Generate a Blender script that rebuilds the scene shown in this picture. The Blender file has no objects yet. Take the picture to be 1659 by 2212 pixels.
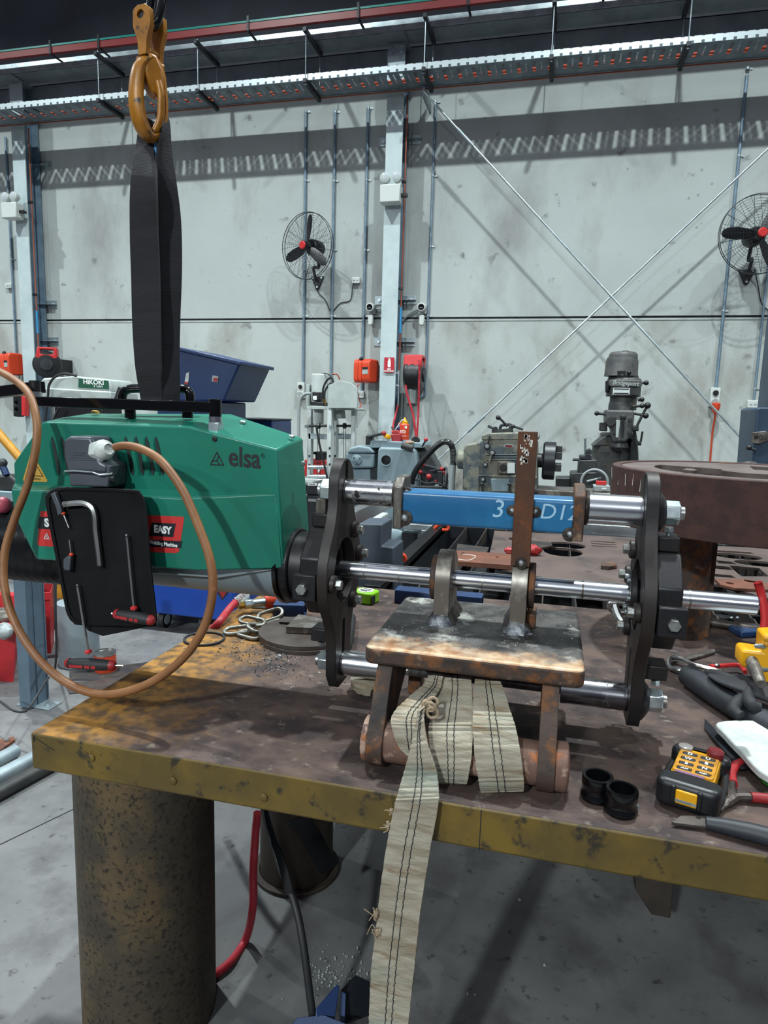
import bpy, bmesh, math, random
from mathutils import Vector, Matrix
from mathutils.geometry import tessellate_polygon
random.seed(7)
S = bpy.context.scene
COL = S.collection
PI = math.pi
V = Vector
# ------------------------------------------------------------------ camera
FPX, PX, PY = 1453.0, 829.5, 1106.0
CAM = V((0, 0, 1.55))
def _n(v): return v.normalized()
_D = _n(V((551 - PX, 10900 - PY, FPX)))
_Y = V((1200 - PX, 901 - PY, FPX)); _Y = _n(_Y - _D * _D.dot(_Y))
_X = _D.cross(_Y)
ROT = Matrix((_X, _Y, -_D))            # world = ROT @ (right, down, forward)
cd = bpy.data.cameras.new('camera'); cam = bpy.data.objects.new('camera', cd); COL.objects.link(cam)
r_, d_, f_ = ROT.col[0], ROT.col[1], ROT.col[2]
m4 = Matrix((r_, -d_, -f_)).transposed().to_4x4(); m4.translation = CAM
cam.matrix_world = m4
cd.sensor_fit = 'VERTICAL'; cd.sensor_height = 36; cd.lens = FPX / 2212 * 36; cd.clip_end = 200; cd.clip_start = .02
S.camera = cam
def at(px, py, X=None, Y=None, Z=None):
    """a point of the place: the line of sight through a pixel met with a real plane"""
    d = ROT @ V((px - PX, py - PY, FPX))
    if Y is not None: t = (Y - CAM.y) / d.y
    elif Z is not None: t = (Z - CAM.z) / d.z
    else: t = (X - CAM.x) / d.x
    return CAM + d * t
# ------------------------------------------------------------------ light
S.view_settings.view_transform = 'Standard'; S.view_settings.look = 'None'
S.view_settings.gamma = 1; S.view_settings.use_curve_mapping = False
S.view_settings.exposure = -.38
W = bpy.data.worlds.new('hall'); S.world = W; W.use_nodes = True
_N = W.node_tree.nodes; _L = W.node_tree.links
_tc = _N.new('ShaderNodeTexCoord'); _sp = _N.new('ShaderNodeSeparateXYZ'); _L.new(_tc.outputs['Generated'], _sp.inputs[0])
_cr = _N.new('ShaderNodeValToRGB'); _L.new(_sp.outputs[2], _cr.inputs[0])      # added ambient glow, brighter overhead for soft fill and chrome reflections
_cr.color_ramp.elements[0].position = .0; _cr.color_ramp.elements[0].color = (.36, .35, .48, 1)
_cr.color_ramp.elements[1].position = .95; _cr.color_ramp.elements[1].color = (1.7, 1.85, 2.2, 1)
_e = _cr.color_ramp.elements.new(.45); _e.color = (.74, .74, .98, 1)
_L.new(_cr.outputs[0], _N['Background'].inputs[0])
W.node_tree.nodes['Background'].inputs[1].default_value = .24
def lamp(name, loc, power, size, color=(.9, 1, 1), spread=150, aim=(0, 0, -1), sy=None):
    l = bpy.data.lights.new(name, 'AREA'); l.shape = 'DISK' if sy is None else 'RECTANGLE'
    l.size = size; l.energy = power; l.color = color; l.spread = math.radians(spread)
    if sy: l.size_y = sy
    o = bpy.data.objects.new(name, l); COL.objects.link(o); o.location = loc
    o.rotation_euler = V(aim).to_track_quat('-Z', 'Y').to_euler()
    return o
LP = 490
for lx, k in ((.72, 1.0), (-4.35, 1.0), (-9.4, 1.0), (-14.4, 1.2), (5.8, .8)): lamp('high_bay_lamp', (lx, 3.85, 8.4), LP * k, .2, spread=131)  # leftmost lamp is added to lift the floor under the table
for lx, k in ((-2.6, 1.0), (-8.2, 1.2), (3.2, .6)): lamp('front_fill_lamp', (lx, -8.6, 7.0), 165 * k, .5, spread=66, aim=(.12, .8, -.62))  # added fill behind the camera, for front faces and under the table
lamp('overhead_fill_lamp', (-1.0, 1.0, 9.6), 110, 12, (.86, .96, 1), 170, sy=1.6)  # added overhead fill for soft ambient and chrome highlights
# ------------------------------------------------------------------ materials
def lin(h):
    if not isinstance(h, str): return tuple(h) + (1,) if len(h) == 3 else h
    h = h.lstrip('#'); c = [int(h[i:i + 2], 16) / 255 for i in (0, 2, 4)]
    return tuple(x / 12.92 if x <= .04045 else ((x + .055) / 1.055) ** 2.4 for x in c) + (1,)
def mat(name, c1, rough=.5, metal=0, c2=None, sc=6, lo=.4, hi=.6, c3=None, sc3=20, lo3=.6, hi3=.68, bump=0, bsc=60,
        st=(1, 1, 1), r3=None, m3=None, spec=.5, det=6, rv=0, c4=None, sc4=3, lo4=.6, hi4=.7, st4=None):
    m = bpy.data.materials.new(name); m.use_nodes = True; nt = m.node_tree; N = nt.nodes; L = nt.links
    b = N['Principled BSDF']; b.inputs['Roughness'].default_value = rough; b.inputs['Metallic'].default_value = metal
    b.inputs['Specular IOR Level'].default_value = spec
    tc = N.new('ShaderNodeTexCoord'); mp = N.new('ShaderNodeMapping'); mp.inputs['Scale'].default_value = st
    L.new(tc.outputs['Object'], mp.inputs['Vector'])
    def noise(scale, stv=None):
        n = N.new('ShaderNodeTexNoise'); n.inputs['Scale'].default_value = scale; n.inputs['Detail'].default_value = det
        n.inputs['Roughness'].default_value = .62
        if stv:
            q = N.new('ShaderNodeMapping'); q.inputs['Scale'].default_value = stv; L.new(tc.outputs['Object'], q.inputs['Vector'])
            L.new(q.outputs[0], n.inputs['Vector'])
        else: L.new(mp.outputs[0], n.inputs['Vector'])
        return n.outputs['Fac']
    def ramp(fac, lo, hi):
        r = N.new('ShaderNodeMapRange'); r.inputs['From Min'].default_value = lo; r.inputs['From Max'].default_value = hi
        L.new(fac, r.inputs['Value']); return r.outputs[0]
    def mix(fac, a, bcol):
        x = N.new('ShaderNodeMix'); x.data_type = 'RGBA'; L.new(fac, x.inputs[0])
        if isinstance(a, tuple): x.inputs[6].default_value = a
        else: L.new(a, x.inputs[6])
        x.inputs[7].default_value = bcol; return x.outputs[2]
    col = lin(c1)
    if c2: col = mix(ramp(noise(sc), lo, hi), col, lin(c2))
    if c4: col = mix(ramp(noise(sc4, st4), lo4, hi4), col, lin(c4))
    if c3:
        f3 = ramp(noise(sc3), lo3, hi3); col = mix(f3, col, lin(c3))
        for inp, base, tgt in (('Roughness', rough, r3), ('Metallic', metal, m3)):
            if tgt is not None:
                q = N.new('ShaderNodeMapRange'); q.inputs['To Min'].default_value = base; q.inputs['To Max'].default_value = tgt
                L.new(f3, q.inputs['Value']); L.new(q.outputs[0], b.inputs[inp])
    if isinstance(col, tuple): b.inputs['Base Color'].default_value = col
    else: L.new(col, b.inputs['Base Color'])
    if rv and r3 is None:
        q = N.new('ShaderNodeMapRange'); q.inputs['To Min'].default_value = max(0, rough - rv); q.inputs['To Max'].default_value = min(1, rough + rv)
        L.new(noise(sc * 2), q.inputs['Value']); L.new(q.outputs[0], b.inputs['Roughness'])
    if bump:
        bp = N.new('ShaderNodeBump'); bp.inputs['Strength'].default_value = bump; bp.inputs['Distance'].default_value = .004
        L.new(noise(bsc), bp.inputs['Height']); L.new(bp.outputs[0], b.inputs['Normal'])
    m['tc'] = 1
    return m
def stripes(m, axis, freq, duty, col, other=None):
    """a repeating mark across the surface: holes, ribs or weave, multiplied over the colour"""
    nt = m.node_tree; N = nt.nodes; L = nt.links; b = N['Principled BSDF']
    tc = N.new('ShaderNodeTexCoord'); sp = N.new('ShaderNodeSeparateXYZ'); L.new(tc.outputs['Object'], sp.inputs[0])
    def band(ax, fr, du):
        a = N.new('ShaderNodeMath'); a.operation = 'MULTIPLY'; a.inputs[1].default_value = fr; L.new(sp.outputs[ax], a.inputs[0])
        f = N.new('ShaderNodeMath'); f.operation = 'FRACT'; L.new(a.outputs[0], f.inputs[0])
        c = N.new('ShaderNodeMath'); c.operation = 'LESS_THAN'; c.inputs[1].default_value = du; L.new(f.outputs[0], c.inputs[0])
        return c.outputs[0]
    fac = band(axis, freq, duty)
    if other:
        g = N.new('ShaderNodeMath'); g.operation = 'MULTIPLY'; L.new(fac, g.inputs[0]); L.new(band(*other), g.inputs[1]); fac = g.outputs[0]
    x = N.new('ShaderNodeMix'); x.data_type = 'RGBA'; L.new(fac, x.inputs[0])
    src = b.inputs['Base Color']
    if src.is_linked: L.new(src.links[0].from_socket, x.inputs[6])
    else: x.inputs[6].default_value = src.default_value
    x.inputs[7].default_value = lin(col); L.new(x.outputs[2], src)
    return m
M = {}
def mk(k, *a, **kw): M[k] = mat(k, *a, **kw); return M[k]
mk('concrete_wall', '#a3a9a8', .85, c2='#b3bab8', sc=.6, lo=.3, hi=.7, c3='#6d6f72', sc3=5, lo3=.64, hi3=.74, bump=.5, bsc=45, c4='#8a8b8a', sc4=1.1, lo4=.5, hi4=.74, st4=(1, 1, .5), det=9)
mk('concrete_wall_low', '#a5acaa', .85, c2='#b4bbb7', sc=.8, lo=.3, hi=.7, c3='#706e6c', sc3=4.5, lo3=.62, hi3=.73, bump=.5, bsc=45, c4='#87847d', sc4=1.3, lo4=.5, hi4=.72, st4=(1, 1, .5), det=9)
mk('concrete_floor', '#595a5b', .6, c2='#6e6e6e', sc=2.6, lo=.36, hi=.64, c3='#403f41', sc3=26, lo3=.6, hi3=.68, bump=.2, bsc=40, c4='#4c4a4c', sc4=4.5, lo4=.5, hi4=.68, rv=.1, det=10)
mk('galvanised', '#a4b1b6', .42, .55, c2='#8e9ba2', sc=9, lo=.4, hi=.6)
mk('galvanised_bright', '#c4d0d4', .34, .7, c2='#a9b6bb', sc=9, lo=.4, hi=.6)
mk('galvanised_blue', '#7f95a5', .45, .35, c2='#6d8292', sc=7, lo=.4, hi=.6, c3='#8b8c86', sc3=14, lo3=.66, hi3=.74)
mk('column_white', '#bccacb', .5, .12, c2='#aab9bc', sc=3, lo=.4, hi=.62)
mk('dark_steel', '#3b3e43', .5, .5, c2='#2a2c31', sc=8, lo=.4, hi=.6)
mk('girder_grey', '#8c979c', .5, .25, c2='#78848a', sc=3, lo=.4, hi=.6)
mk('shaded_wall', '#3d4149', .8, 0, c2='#34383f', sc=1, lo=.4, hi=.6)  # upper wall coloured dark to paint in the shade up there
mk('black_plastic', '#141518', .42, 0, bump=.05, bsc=200)
mk('black_gloss', '#08090b', .14, 0)
mk('black_rubber', '#17181a', .6, 0, c2='#202124', sc=12, lo=.4, hi=.6)
mk('red_plastic', '#c02a2c', .42)
mk('red_dark', '#8a1e22', .5, c2='#a12428', sc=6, lo=.4, hi=.6)
mk('rail_red', '#7a2323', .45)
mk('button_red', '#6b1f24', .4)
mk('red_bin', '#b01f27', .5, c2='#8f1820', sc=5, lo=.45, hi=.6, c3='#4a1216', sc3=9, lo3=.62, hi3=.72)
mk('orange_plastic', '#dc4a2c', .42, c2='#c8401f', sc=5, lo=.4, hi=.6)
mk('orange_cable', '#b84a2c', .5)
mk('tray_shaded', '#7d8a92', .45, .4, c2='#6a767e', sc=9, lo=.4, hi=.6)  # galvanised tray base coloured darker to paint in its shaded underside
mk('copper_pipe', '#9a5540', .4, .4)
mk('white_plastic', '#c6ccc8', .4)
mk('dull_zinc', '#8b8a83', .42, .7, c2='#75736c', sc=30, lo=.4, hi=.6)
mk('grey_plastic', '#8f9696', .5)
mk('white_paint', '#c9d0ce', .45, 0, c2='#b9c1bf', sc=5, lo=.4, hi=.6)
mk('grey_paint', '#a9b2af', .5, 0, c2='#9ca5a2', sc=6, lo=.4, hi=.6)
mk('machine_grey', '#7b8c92', .42, 0, c2='#70828a', sc=5, lo=.4, hi=.6, c3='#50585a', sc3=16, lo3=.68, hi3=.74)
mk('lathe_paint', '#77776a', .5, .1, c2='#4b555a', sc=6, lo=.48, hi=.56, c3='#2f3032', sc3=16, lo3=.6, hi3=.68, bump=.15, bsc=40)
mk('mill_paint', '#585755', .5, .15, c2='#3f4143', sc=7, lo=.4, hi=.6, c3='#756852', sc3=10, lo3=.6, hi3=.7, bump=.12, bsc=40)
mk('mill_dark', '#303234', .45, .35, c2='#3d3d3c', sc=10, lo=.4, hi=.6)
mk('drill_blue', '#33475c', .42, .1, c2='#293a4d', sc=5, lo=.4, hi=.6)
mk('green_paint', '#187360', .34, 0, c2='#166a58', sc=4, lo=.4, hi=.6, bump=.04, bsc=300, c3='#2f826e', sc3=3, lo3=.66, hi3=.85)
mk('green_edge', '#127863', .4)
mk('louvre_dark', '#11201d', .6)
mk('steel_chrome', '#dfe2e6', .22, 1, c2='#cdd0d6', sc=3, lo=.4, hi=.6, rv=.05)
mk('steel_ground', '#b5b6b4', .3, 1, c2='#77726c', sc=9, lo=.52, hi=.62)
mk('pin_blackened', '#c8c9cc', .22, 1, c2='#8d8d90', sc=5, lo=.4, hi=.6, c3='#1f1a1a', sc3=24, lo3=.56, hi3=.62, r3=.55, m3=.3)
mk('zinc_bolt', '#c3ced0', .3, .85, c2='#a2adb2', sc=30, lo=.4, hi=.6)
mk('bolt_head', '#a8abaa', .35, .8, c2='#84817c', sc=60, lo=.45, hi=.6)
mk('phosphate', '#27272b', .42, .55, c2='#302d2d', sc=6, lo=.4, hi=.6, bump=.08, bsc=120)
mk('phosphate_brown', '#352f2d', .5, .5, c2='#2a2829', sc=5, lo=.4, hi=.6, bump=.08, bsc=120)
mk('knurled', '#2c2c2f', .45, .6); 
stripes(M['knurled'], 1, 420, .5, '#171719', other=(2, 420, .5))
mk('blue_paint', '#195d8c', .32, 0, c2='#236a98', sc=9, lo=.45, hi=.62, c3='#4583a6', sc3=14, lo3=.62, hi3=.74)
mk('blue_offcut', '#1d3358', .42, .1, c2='#253e66', sc=9, lo=.4, hi=.6, c3='#6f7a88', sc3=22, lo3=.66, hi3=.7)
mk('blue_cart', '#1a48a2', .35, 0, c2='#174197', sc=2, lo=.4, hi=.6)
mk('blue_tub', '#162c55', .38, 0, c2='#1b355f', sc=3, lo=.4, hi=.6)
mk('mill_scale', '#5a544f', .45, .6, c2='#7c7872', sc=18, lo=.48, hi=.58, c3='#2e2a28', sc3=12, lo3=.62, hi3=.7, st=(1, 1, .5), bump=.1, bsc=60)
mk('lug_steel', '#6e6760', .42, .6, c2='#a8a399', sc=13, lo=.5, hi=.64, c3='#463b34', sc3=10, lo3=.54, hi3=.66, st=(1, 1, .6))
mk('weld_bead', '#b4b8ba', .28, .9, c2='#70757c', sc=70, lo=.42, hi=.6, bump=.9, bsc=90)
mk('weld_dark', '#35302e', .4, .7, c2='#504842', sc=50, lo=.4, hi=.6, bump=.6, bsc=90)
mk('rust_flat', '#4f3325', .7, .25, c2='#643a22', sc=12, lo=.45, hi=.6, c3='#8a4c25', sc3=9, lo3=.62, hi3=.74, bump=.2, bsc=80, c4='#332824', sc4=5, lo4=.55, hi4=.68)
mk('rust_pipe', '#6c5146', .8, .1, c2='#96592f', sc=20, lo=.5, hi=.6, c3='#a98c7d', sc3=17, lo3=.54, hi3=.61, bump=.5, bsc=60, c4='#4f3f3d', sc4=8, lo4=.56, hi4=.66)
mk('rust_dark', '#463730', .7, .2, c2='#744826', sc=24, lo=.5, hi=.62, c3='#2a2422', sc3=9, lo3=.54, hi3=.66, c4='#8a6f5c', sc4=14, lo4=.6, hi4=.68, bump=.35, bsc=70)
mk('rust_ring', '#472d28', .75, .15, c2='#372421', sc=22, lo=.42, hi=.6, c3='#8a7a72', sc3=60, lo3=.7, hi3=.76, bump=.2, bsc=80, c4='#6b3a1e', sc4=4, lo4=.6, hi4=.78)
mk('ring_top', '#6a5f5c', .6, .35, c2='#574b48', sc=9, lo=.4, hi=.6, c3='#8d8784', sc3=40, lo3=.64, hi3=.72)
mk('plate_rust', '#594a45', .75, .15, c2='#4a3f3b', sc=4, lo=.42, hi=.58, c3='#3d3433', sc3=5, lo3=.58, hi3=.64, bump=.1, bsc=60)
mk('plate_orange', '#6e4230', .7, .15, c2='#5c3a2e', sc=8, lo=.4, hi=.6)
mk('slat_dark', '#29272a', .7, .3, c2='#40362f', sc=10, lo=.45, hi=.6)
mk('pit_black', '#0b0c0f', .8)
mk('anodised_black', '#101114', .4, .3)
mk('alu_rail', '#b7bdc0', .3, .8, c2='#8f959a', sc=4, lo=.4, hi=.6)
mk('gantry_grey', '#3d4652', .55, 0, c2='#36404b', sc=4, lo=.4, hi=.6)
mk('cabinet_black', '#191c22', .4, .1)
mk('yellow_hook', '#ad7112', .4, .05, c2='#8f5a10', sc=16, lo=.4, hi=.6, c3='#3a2916', sc3=30, lo3=.59, hi3=.65, bump=.12, bsc=50)
mk('yellow_bright', '#e0a10f', .35, 0, c2='#cf930c', sc=8, lo=.4, hi=.6)
mk('yellow_stand', '#c58a1c', .5, 0, c2='#a8731a', sc=6, lo=.42, hi=.6)
mk('webbing_black', '#1b1a1e', .85, c2='#232127', sc=20, lo=.4, hi=.6, bump=.5, bsc=240, st=(.3, .3, 1.6))
mk('webbing_white', '#a39b8b', .95, c2='#857a68', sc=26, lo=.42, hi=.6, c3='#7d6850', sc3=40, lo3=.56, hi3=.68, bump=1, bsc=170, st=(.22, .6, 1.2), c4='#7c857a', sc4=7, lo4=.5, hi4=.64)
mk('webbing_thread', '#26282a', .9)
mk('webbing_fray', '#8f7c66', .95, c2='#a8957c', sc=60, lo=.4, hi=.6, bump=.6, bsc=300)
mk('cable_brown', '#8a5d37', .5, c2='#7a4f2d', sc=14, lo=.42, hi=.6, c3='#a06a48', sc3=40, lo3=.68, hi3=.75)
mk('connector_grey', '#50545c', .4, .15, c2='#484c54', sc=8, lo=.4, hi=.6)
mk('mat_black', '#0b0c0e', .8, spec=.2, c2='#131417', sc=5, lo=.45, hi=.6, c3='#24262a', sc3=9, lo3=.66, hi3=.8)
mk('hose_black', '#101215', .25, c2='#17191c', sc=12, lo=.4, hi=.6)
mk('pink_plastic', '#b04a5c', .4)
mk('red_hose', '#a5222f', .5, c2='#bd3a45', sc=10, lo=.45, hi=.62)
mk('lime_plastic', '#7cb81a', .35)
mk('bright_green', '#2a7a22', .7)
mk('leather_black', '#16171c', .7, c2='#23252c', sc=8, lo=.4, hi=.62, bump=.3, bsc=60)
mk('foam_black', '#1d2027', .55, c2='#25282f', sc=9, lo=.4, hi=.6)
mk('paper_white', '#c3c8c5', .8, c2='#b4bab7', sc=30, lo=.45, hi=.6)
mk('cut_steel', '#57504c', .5, .6, c2='#463f3c', sc=9, lo=.4, hi=.6, c3='#7c4a34', sc3=8, lo3=.64, hi3=.72, bump=.1, bsc=90)
mk('swarf', '#3f4347', .4, .6, c2='#b9bdbf', sc=35, lo=.54, hi=.6)
mk('floor_stain', '#2e3034', .8)
mk('sign_red', '#b3122c', .5)
mk('ink_black', '#15171a', .6)
mk('ink_white', '#e6e9e6', .6)
mk('marker_white', '#9cc0d6', .7)
mk('glass_lens', '#b7bfc2', .1, 0)
mk('sticker_blue', '#2f86b8', .5)
mk('brass', '#a98643', .35, .9)
mk('gold_label', '#b9913a', .5)
mk('logo_red', '#c2302e', .45)
mk('logo_dark', '#171c24', .45)
mk('hikoki_green', '#14503a', .45)
mk('tinted_post', '#5f7282', .5, .2, c2='#556774', sc=5, lo=.4, hi=.6)
mk('purple_tape', '#7a5876', .5)
mk('clear_lens', '#8a8683', .2)
# ------------------------------------------------------------------ mesh builder
def spline(pts, n=8, closed=False):
    P = [V(p) for p in pts]; out = []; k = len(P)
    for i in range(k if closed else k - 1):
        if closed: a, b, c, d = P[(i - 1) % k], P[i], P[(i + 1) % k], P[(i + 2) % k]
        else: a, b, c, d = P[max(i - 1, 0)], P[i], P[i + 1], P[min(i + 2, k - 1)]
        for j in range(n):
            t = j / n
            out.append(.5 * ((2 * b) + (c - a) * t + (2 * a - 5 * b + 4 * c - d) * t * t + (3 * b - a - 3 * c + d) * t ** 3))
    if not closed: out.append(P[-1])
    return out
def frame(d):
    d = d.normalized(); a = V((0, 0, 1)) if abs(d.z) < .9 else V((1, 0, 0))
    u = d.cross(a).normalized(); return u, d.cross(u).normalized()
def arc(cx, cy, r, a0, a1, n):
    return [(cx + r * math.cos(math.radians(a0 + (a1 - a0) * i / n)), cy + r * math.sin(math.radians(a0 + (a1 - a0) * i / n))) for i in range(n + 1)]
def rrect(w, h, r, n=5, cx=0, cy=0):
    o = []
    for sx, sy, a in ((1, -1, -90), (1, 1, 0), (-1, 1, 90), (-1, -1, 180)):
        o += arc(cx + sx * (w / 2 - r), cy + sy * (h / 2 - r), r, a, a + 90, n)
    return o
class MB:
    def __init__(s): s.bm = bmesh.new()
    def face(s, pts):
        try: s.bm.faces.new([s.bm.verts.new(V(p)) for p in pts])
        except ValueError: pass
        return s
    def loft(s, rings, cap=True, loop=False, closed=True):
        R = [[s.bm.verts.new(V(p)) for p in r] for r in rings]; n = len(R[0]); k = len(R)
        for i in range(k if loop else k - 1):
            a, b = R[i], R[(i + 1) % k]
            for j in range(n if closed else n - 1):
                try: s.bm.faces.new((a[j], a[(j + 1) % n], b[(j + 1) % n], b[j]))
                except ValueError: pass
        if cap and not loop and closed:
            for r in (R[0][::-1], R[-1]):
                try: s.bm.faces.new(r)
                except ValueError: pass
        return s
    def box(s, c, size, rot=None):
        c = V(c); h = V(size) / 2; rt = rot or Matrix.Identity(3)
        q = lambda x, y, z: c + rt @ V((x * h.x, y * h.y, z * h.z))
        return s.loft([[q(-1, -1, z), q(1, -1, z), q(1, 1, z), q(-1, 1, z)] for z in (-1, 1)])
    def box2(s, lo, hi):
        lo, hi = V(lo), V(hi); return s.box((lo + hi) / 2, (abs(hi.x - lo.x), abs(hi.y - lo.y), abs(hi.z - lo.z)))
    def bar(s, p0, p1, w, h, up=(0, 0, 1)):
        p0, p1 = V(p0), V(p1); d = (p1 - p0).normalized(); u = d.cross(V(up)).normalized(); v = u.cross(d)
        return s.loft([[p - u * w / 2 - v * h / 2, p + u * w / 2 - v * h / 2, p + u * w / 2 + v * h / 2, p - u * w / 2 + v * h / 2] for p in (p0, p1)])
    def cyl(s, p0, p1, r0, r1=None, n=20, cap=True, ph=0):
        p0, p1 = V(p0), V(p1); r1 = r0 if r1 is None else r1; u, v = frame(p1 - p0)
        return s.loft([[p + (u * math.cos(2 * PI * i / n + ph) + v * math.sin(2 * PI * i / n + ph)) * r for i in range(n)] for p, r in ((p0, r0), (p1, r1))], cap)
    def hexa(s, p0, p1, r, ph=0): return s.cyl(p0, p1, r, n=6, ph=ph)
    def lathe(s, prof, o=(0, 0, 0), d=(0, 0, 1), n=28, cap=True):
        o = V(o); d = V(d).normalized(); u, v = frame(d)
        return s.loft([[o + d * t + (u * math.cos(2 * PI * i / n) + v * math.sin(2 * PI * i / n)) * max(r, 1e-5) for i in range(n)] for r, t in prof], cap)
    def pipe(s, p0, p1, ro, ri, n=32):
        p0, p1 = V(p0), V(p1); u, v = frame(p1 - p0)
        c = lambda p, r: [p + (u * math.cos(2 * PI * i / n) + v * math.sin(2 * PI * i / n)) * r for i in range(n)]
        return s.loft([c(p0, ro), c(p1, ro), c(p1, ri), c(p0, ri)], loop=True)
    def tube(s, pts, r, n=10, loop=False, cap=True):
        P = [V(p) for p in pts]; k = len(P); rings = []
        t0 = (P[1] - P[0]).normalized(); u, v = frame(t0); pt = t0
        for i in range(k):
            if loop: t = (P[(i + 1) % k] - P[i - 1]).normalized()
            else: t = (P[min(i + 1, k - 1)] - P[max(i - 1, 0)]).normalized()
            q = pt.rotation_difference(t); u = q @ u; v = q @ v; pt = t
            rr = r[i] if isinstance(r, (list, tuple)) else r
            rings.append([P[i] + (u * math.cos(2 * PI * j / n) + v * math.sin(2 * PI * j / n)) * rr for j in range(n)])
        return s.loft(rings, cap, loop)
    def strap(s, pts, wid, th):
        """webbing: centre line, half-width vector at every point, thickness"""
        P = [V(p) for p in pts]; k = len(P); rings = []
        for i in range(k):
            t = (P[min(i + 1, k - 1)] - P[max(i - 1, 0)]).normalized(); w = V(wid[i]); n = t.cross(w).normalized() * th / 2
            rings.append([P[i] - w - n, P[i] - w * .5 - n * 1.1, P[i] - n * 1.1, P[i] + w * .5 - n * 1.1, P[i] + w - n, P[i] + w + n, P[i] + w * .5 + n * 1.1, P[i] + n * 1.1, P[i] - w * .5 + n * 1.1, P[i] - w + n])
        return s.loft(rings)
    def prism(s, poly, axis, a, b, holes=(), mp=None):
        """outline extruded along an axis: 'x' takes (y,z), 'y' takes (x,z), 'z' takes (x,y)"""
        f = mp or {'x': lambda p, t: V((t, p[0], p[1])), 'y': lambda p, t: V((p[0], t, p[1])), 'z': lambda p, t: V((p[0], p[1], t))}[axis]
        loops = [list(poly)] + [list(h) for h in holes]; fl = [p for l in loops for p in l]
        tri = tessellate_polygon([[V((p[0], p[1], 0)) for p in l] for l in loops]) if holes else None
        A = [s.bm.verts.new(f(p, a)) for p in fl]; B = [s.bm.verts.new(f(p, b)) for p in fl]
        def nf(l):
            try: s.bm.faces.new(l)
            except ValueError: pass
        if tri:
            for t in tri: nf([A[i] for i in t]); nf([B[i] for i in t][::-1])
        else: nf(A); nf(B[::-1])
        o = 0
        for l in loops:
            n = len(l)
            for i in range(n): nf([A[o + i], A[o + (i + 1) % n], B[o + (i + 1) % n], B[o + i]])
            o += n
        return s
    def ball(s, c, r, n=14, sq=(1, 1, 1)):
        c = V(c); m = n // 2 + 1
        return s.loft([[c + V((r * sq[0] * math.sin(PI * i / m) * math.cos(2 * PI * j / n), r * sq[1] * math.sin(PI * i / m) * math.sin(2 * PI * j / n), -r * sq[2] * math.cos(PI * i / m))) for j in range(n)] for i in [.02] + list(range(1, m)) + [m - .02]])
    def torus(s, c, R, r, d=(0, 0, 1), n=32, k=8, sq=1):
        c = V(c); u, v = frame(V(d)); return s.tube([c + (u * math.cos(2 * PI * i / n) + v * math.sin(2 * PI * i / n) * sq) * R for i in range(n)], r, k, loop=True)
    def hull(s, pts):
        vs = [s.bm.verts.new(V(p)) for p in pts]; r = bmesh.ops.convex_hull(s.bm, input=vs)
        bad = [g for g in set(r['geom_interior'] + r['geom_unused']) if isinstance(g, bmesh.types.BMVert)]
        if bad: bmesh.ops.delete(s.bm, geom=bad, context='VERTS')
        bmesh.ops.dissolve_limit(s.bm, angle_limit=.02, verts=[v for v in vs if v.is_valid], edges=list({e for v in vs if v.is_valid for e in v.link_edges}))
        return s
    def xf(s, m): bmesh.ops.transform(s.bm, matrix=m, verts=s.bm.verts); return s
    def jitter(s, a, seed=1):
        rr = random.Random(seed)
        for v in s.bm.verts: v.co += V((rr.uniform(-a, a), rr.uniform(-a, a), rr.uniform(-a, a)))
        return s
    def build(s, name, m, parent=None, bev=0, seg=2, ang=38, label=None, local=False, sub=0):
        bm = s.bm; bmesh.ops.recalc_face_normals(bm, faces=bm.faces); off = None
        if parent and not local:
            mw = parent.matrix_basis.copy(); p = parent.parent
            while p: mw = p.matrix_basis @ mw; p = p.parent
            bm.transform(mw.inverted())
        elif not parent and not local and bm.verts:
            xs = [v.co for v in bm.verts]
            off = V(((min(c.x for c in xs) + max(c.x for c in xs)) / 2, (min(c.y for c in xs) + max(c.y for c in xs)) / 2, min(c.z for c in xs)))
            bm.transform(Matrix.Translation(-off))
        me = bpy.data.meshes.new(name); bm.to_mesh(me); bm.free()
        me.materials.append(M[m] if isinstance(m, str) else m)
        for p in me.polygons: p.use_smooth = True
        me.set_sharp_from_angle(angle=math.radians(ang))
        o = bpy.data.objects.new(name, me); COL.objects.link(o)
        if parent: o.parent = parent
        if off is not None: o.location = off
        if bev:
            b = o.modifiers.new('bevel', 'BEVEL'); b.width = bev; b.segments = seg; b.limit_method = 'ANGLE'; b.angle_limit = math.radians(35)
            b.harden_normals = False
        if sub:
            b = o.modifiers.new('sub', 'SUBSURF'); b.levels = sub; b.render_levels = sub
        if label: o['label'] = label
        return o
def tag(o, label, cat, group=None):
    o['label'] = label; o['category'] = cat
    if group: o['group'] = group
    return o
def thing(name, label, cat, loc=(0, 0, 0), rot=(0, 0, 0), group=None):
    o = bpy.data.objects.new(name, None); COL.objects.link(o); o.empty_display_size = .05
    o.location = loc; o.rotation_euler = rot; o.matrix_basis   # base of the thing
    return tag(o, label, cat, group)
def struct(o): o['kind'] = 'structure'; return o
def dup(root, loc, rot=None, label=None, group=None):
    r = root.copy(); COL.objects.link(r); r.location = loc
    if rot is not None: r.rotation_euler = rot
    if label: r['label'] = label
    if group: r['group'] = group
    for ch in list(root.children):
        c = ch.copy(); COL.objects.link(c); c.parent = r
        for g in list(ch.children):
            e = g.copy(); COL.objects.link(e); e.parent = c
    return r
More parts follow.
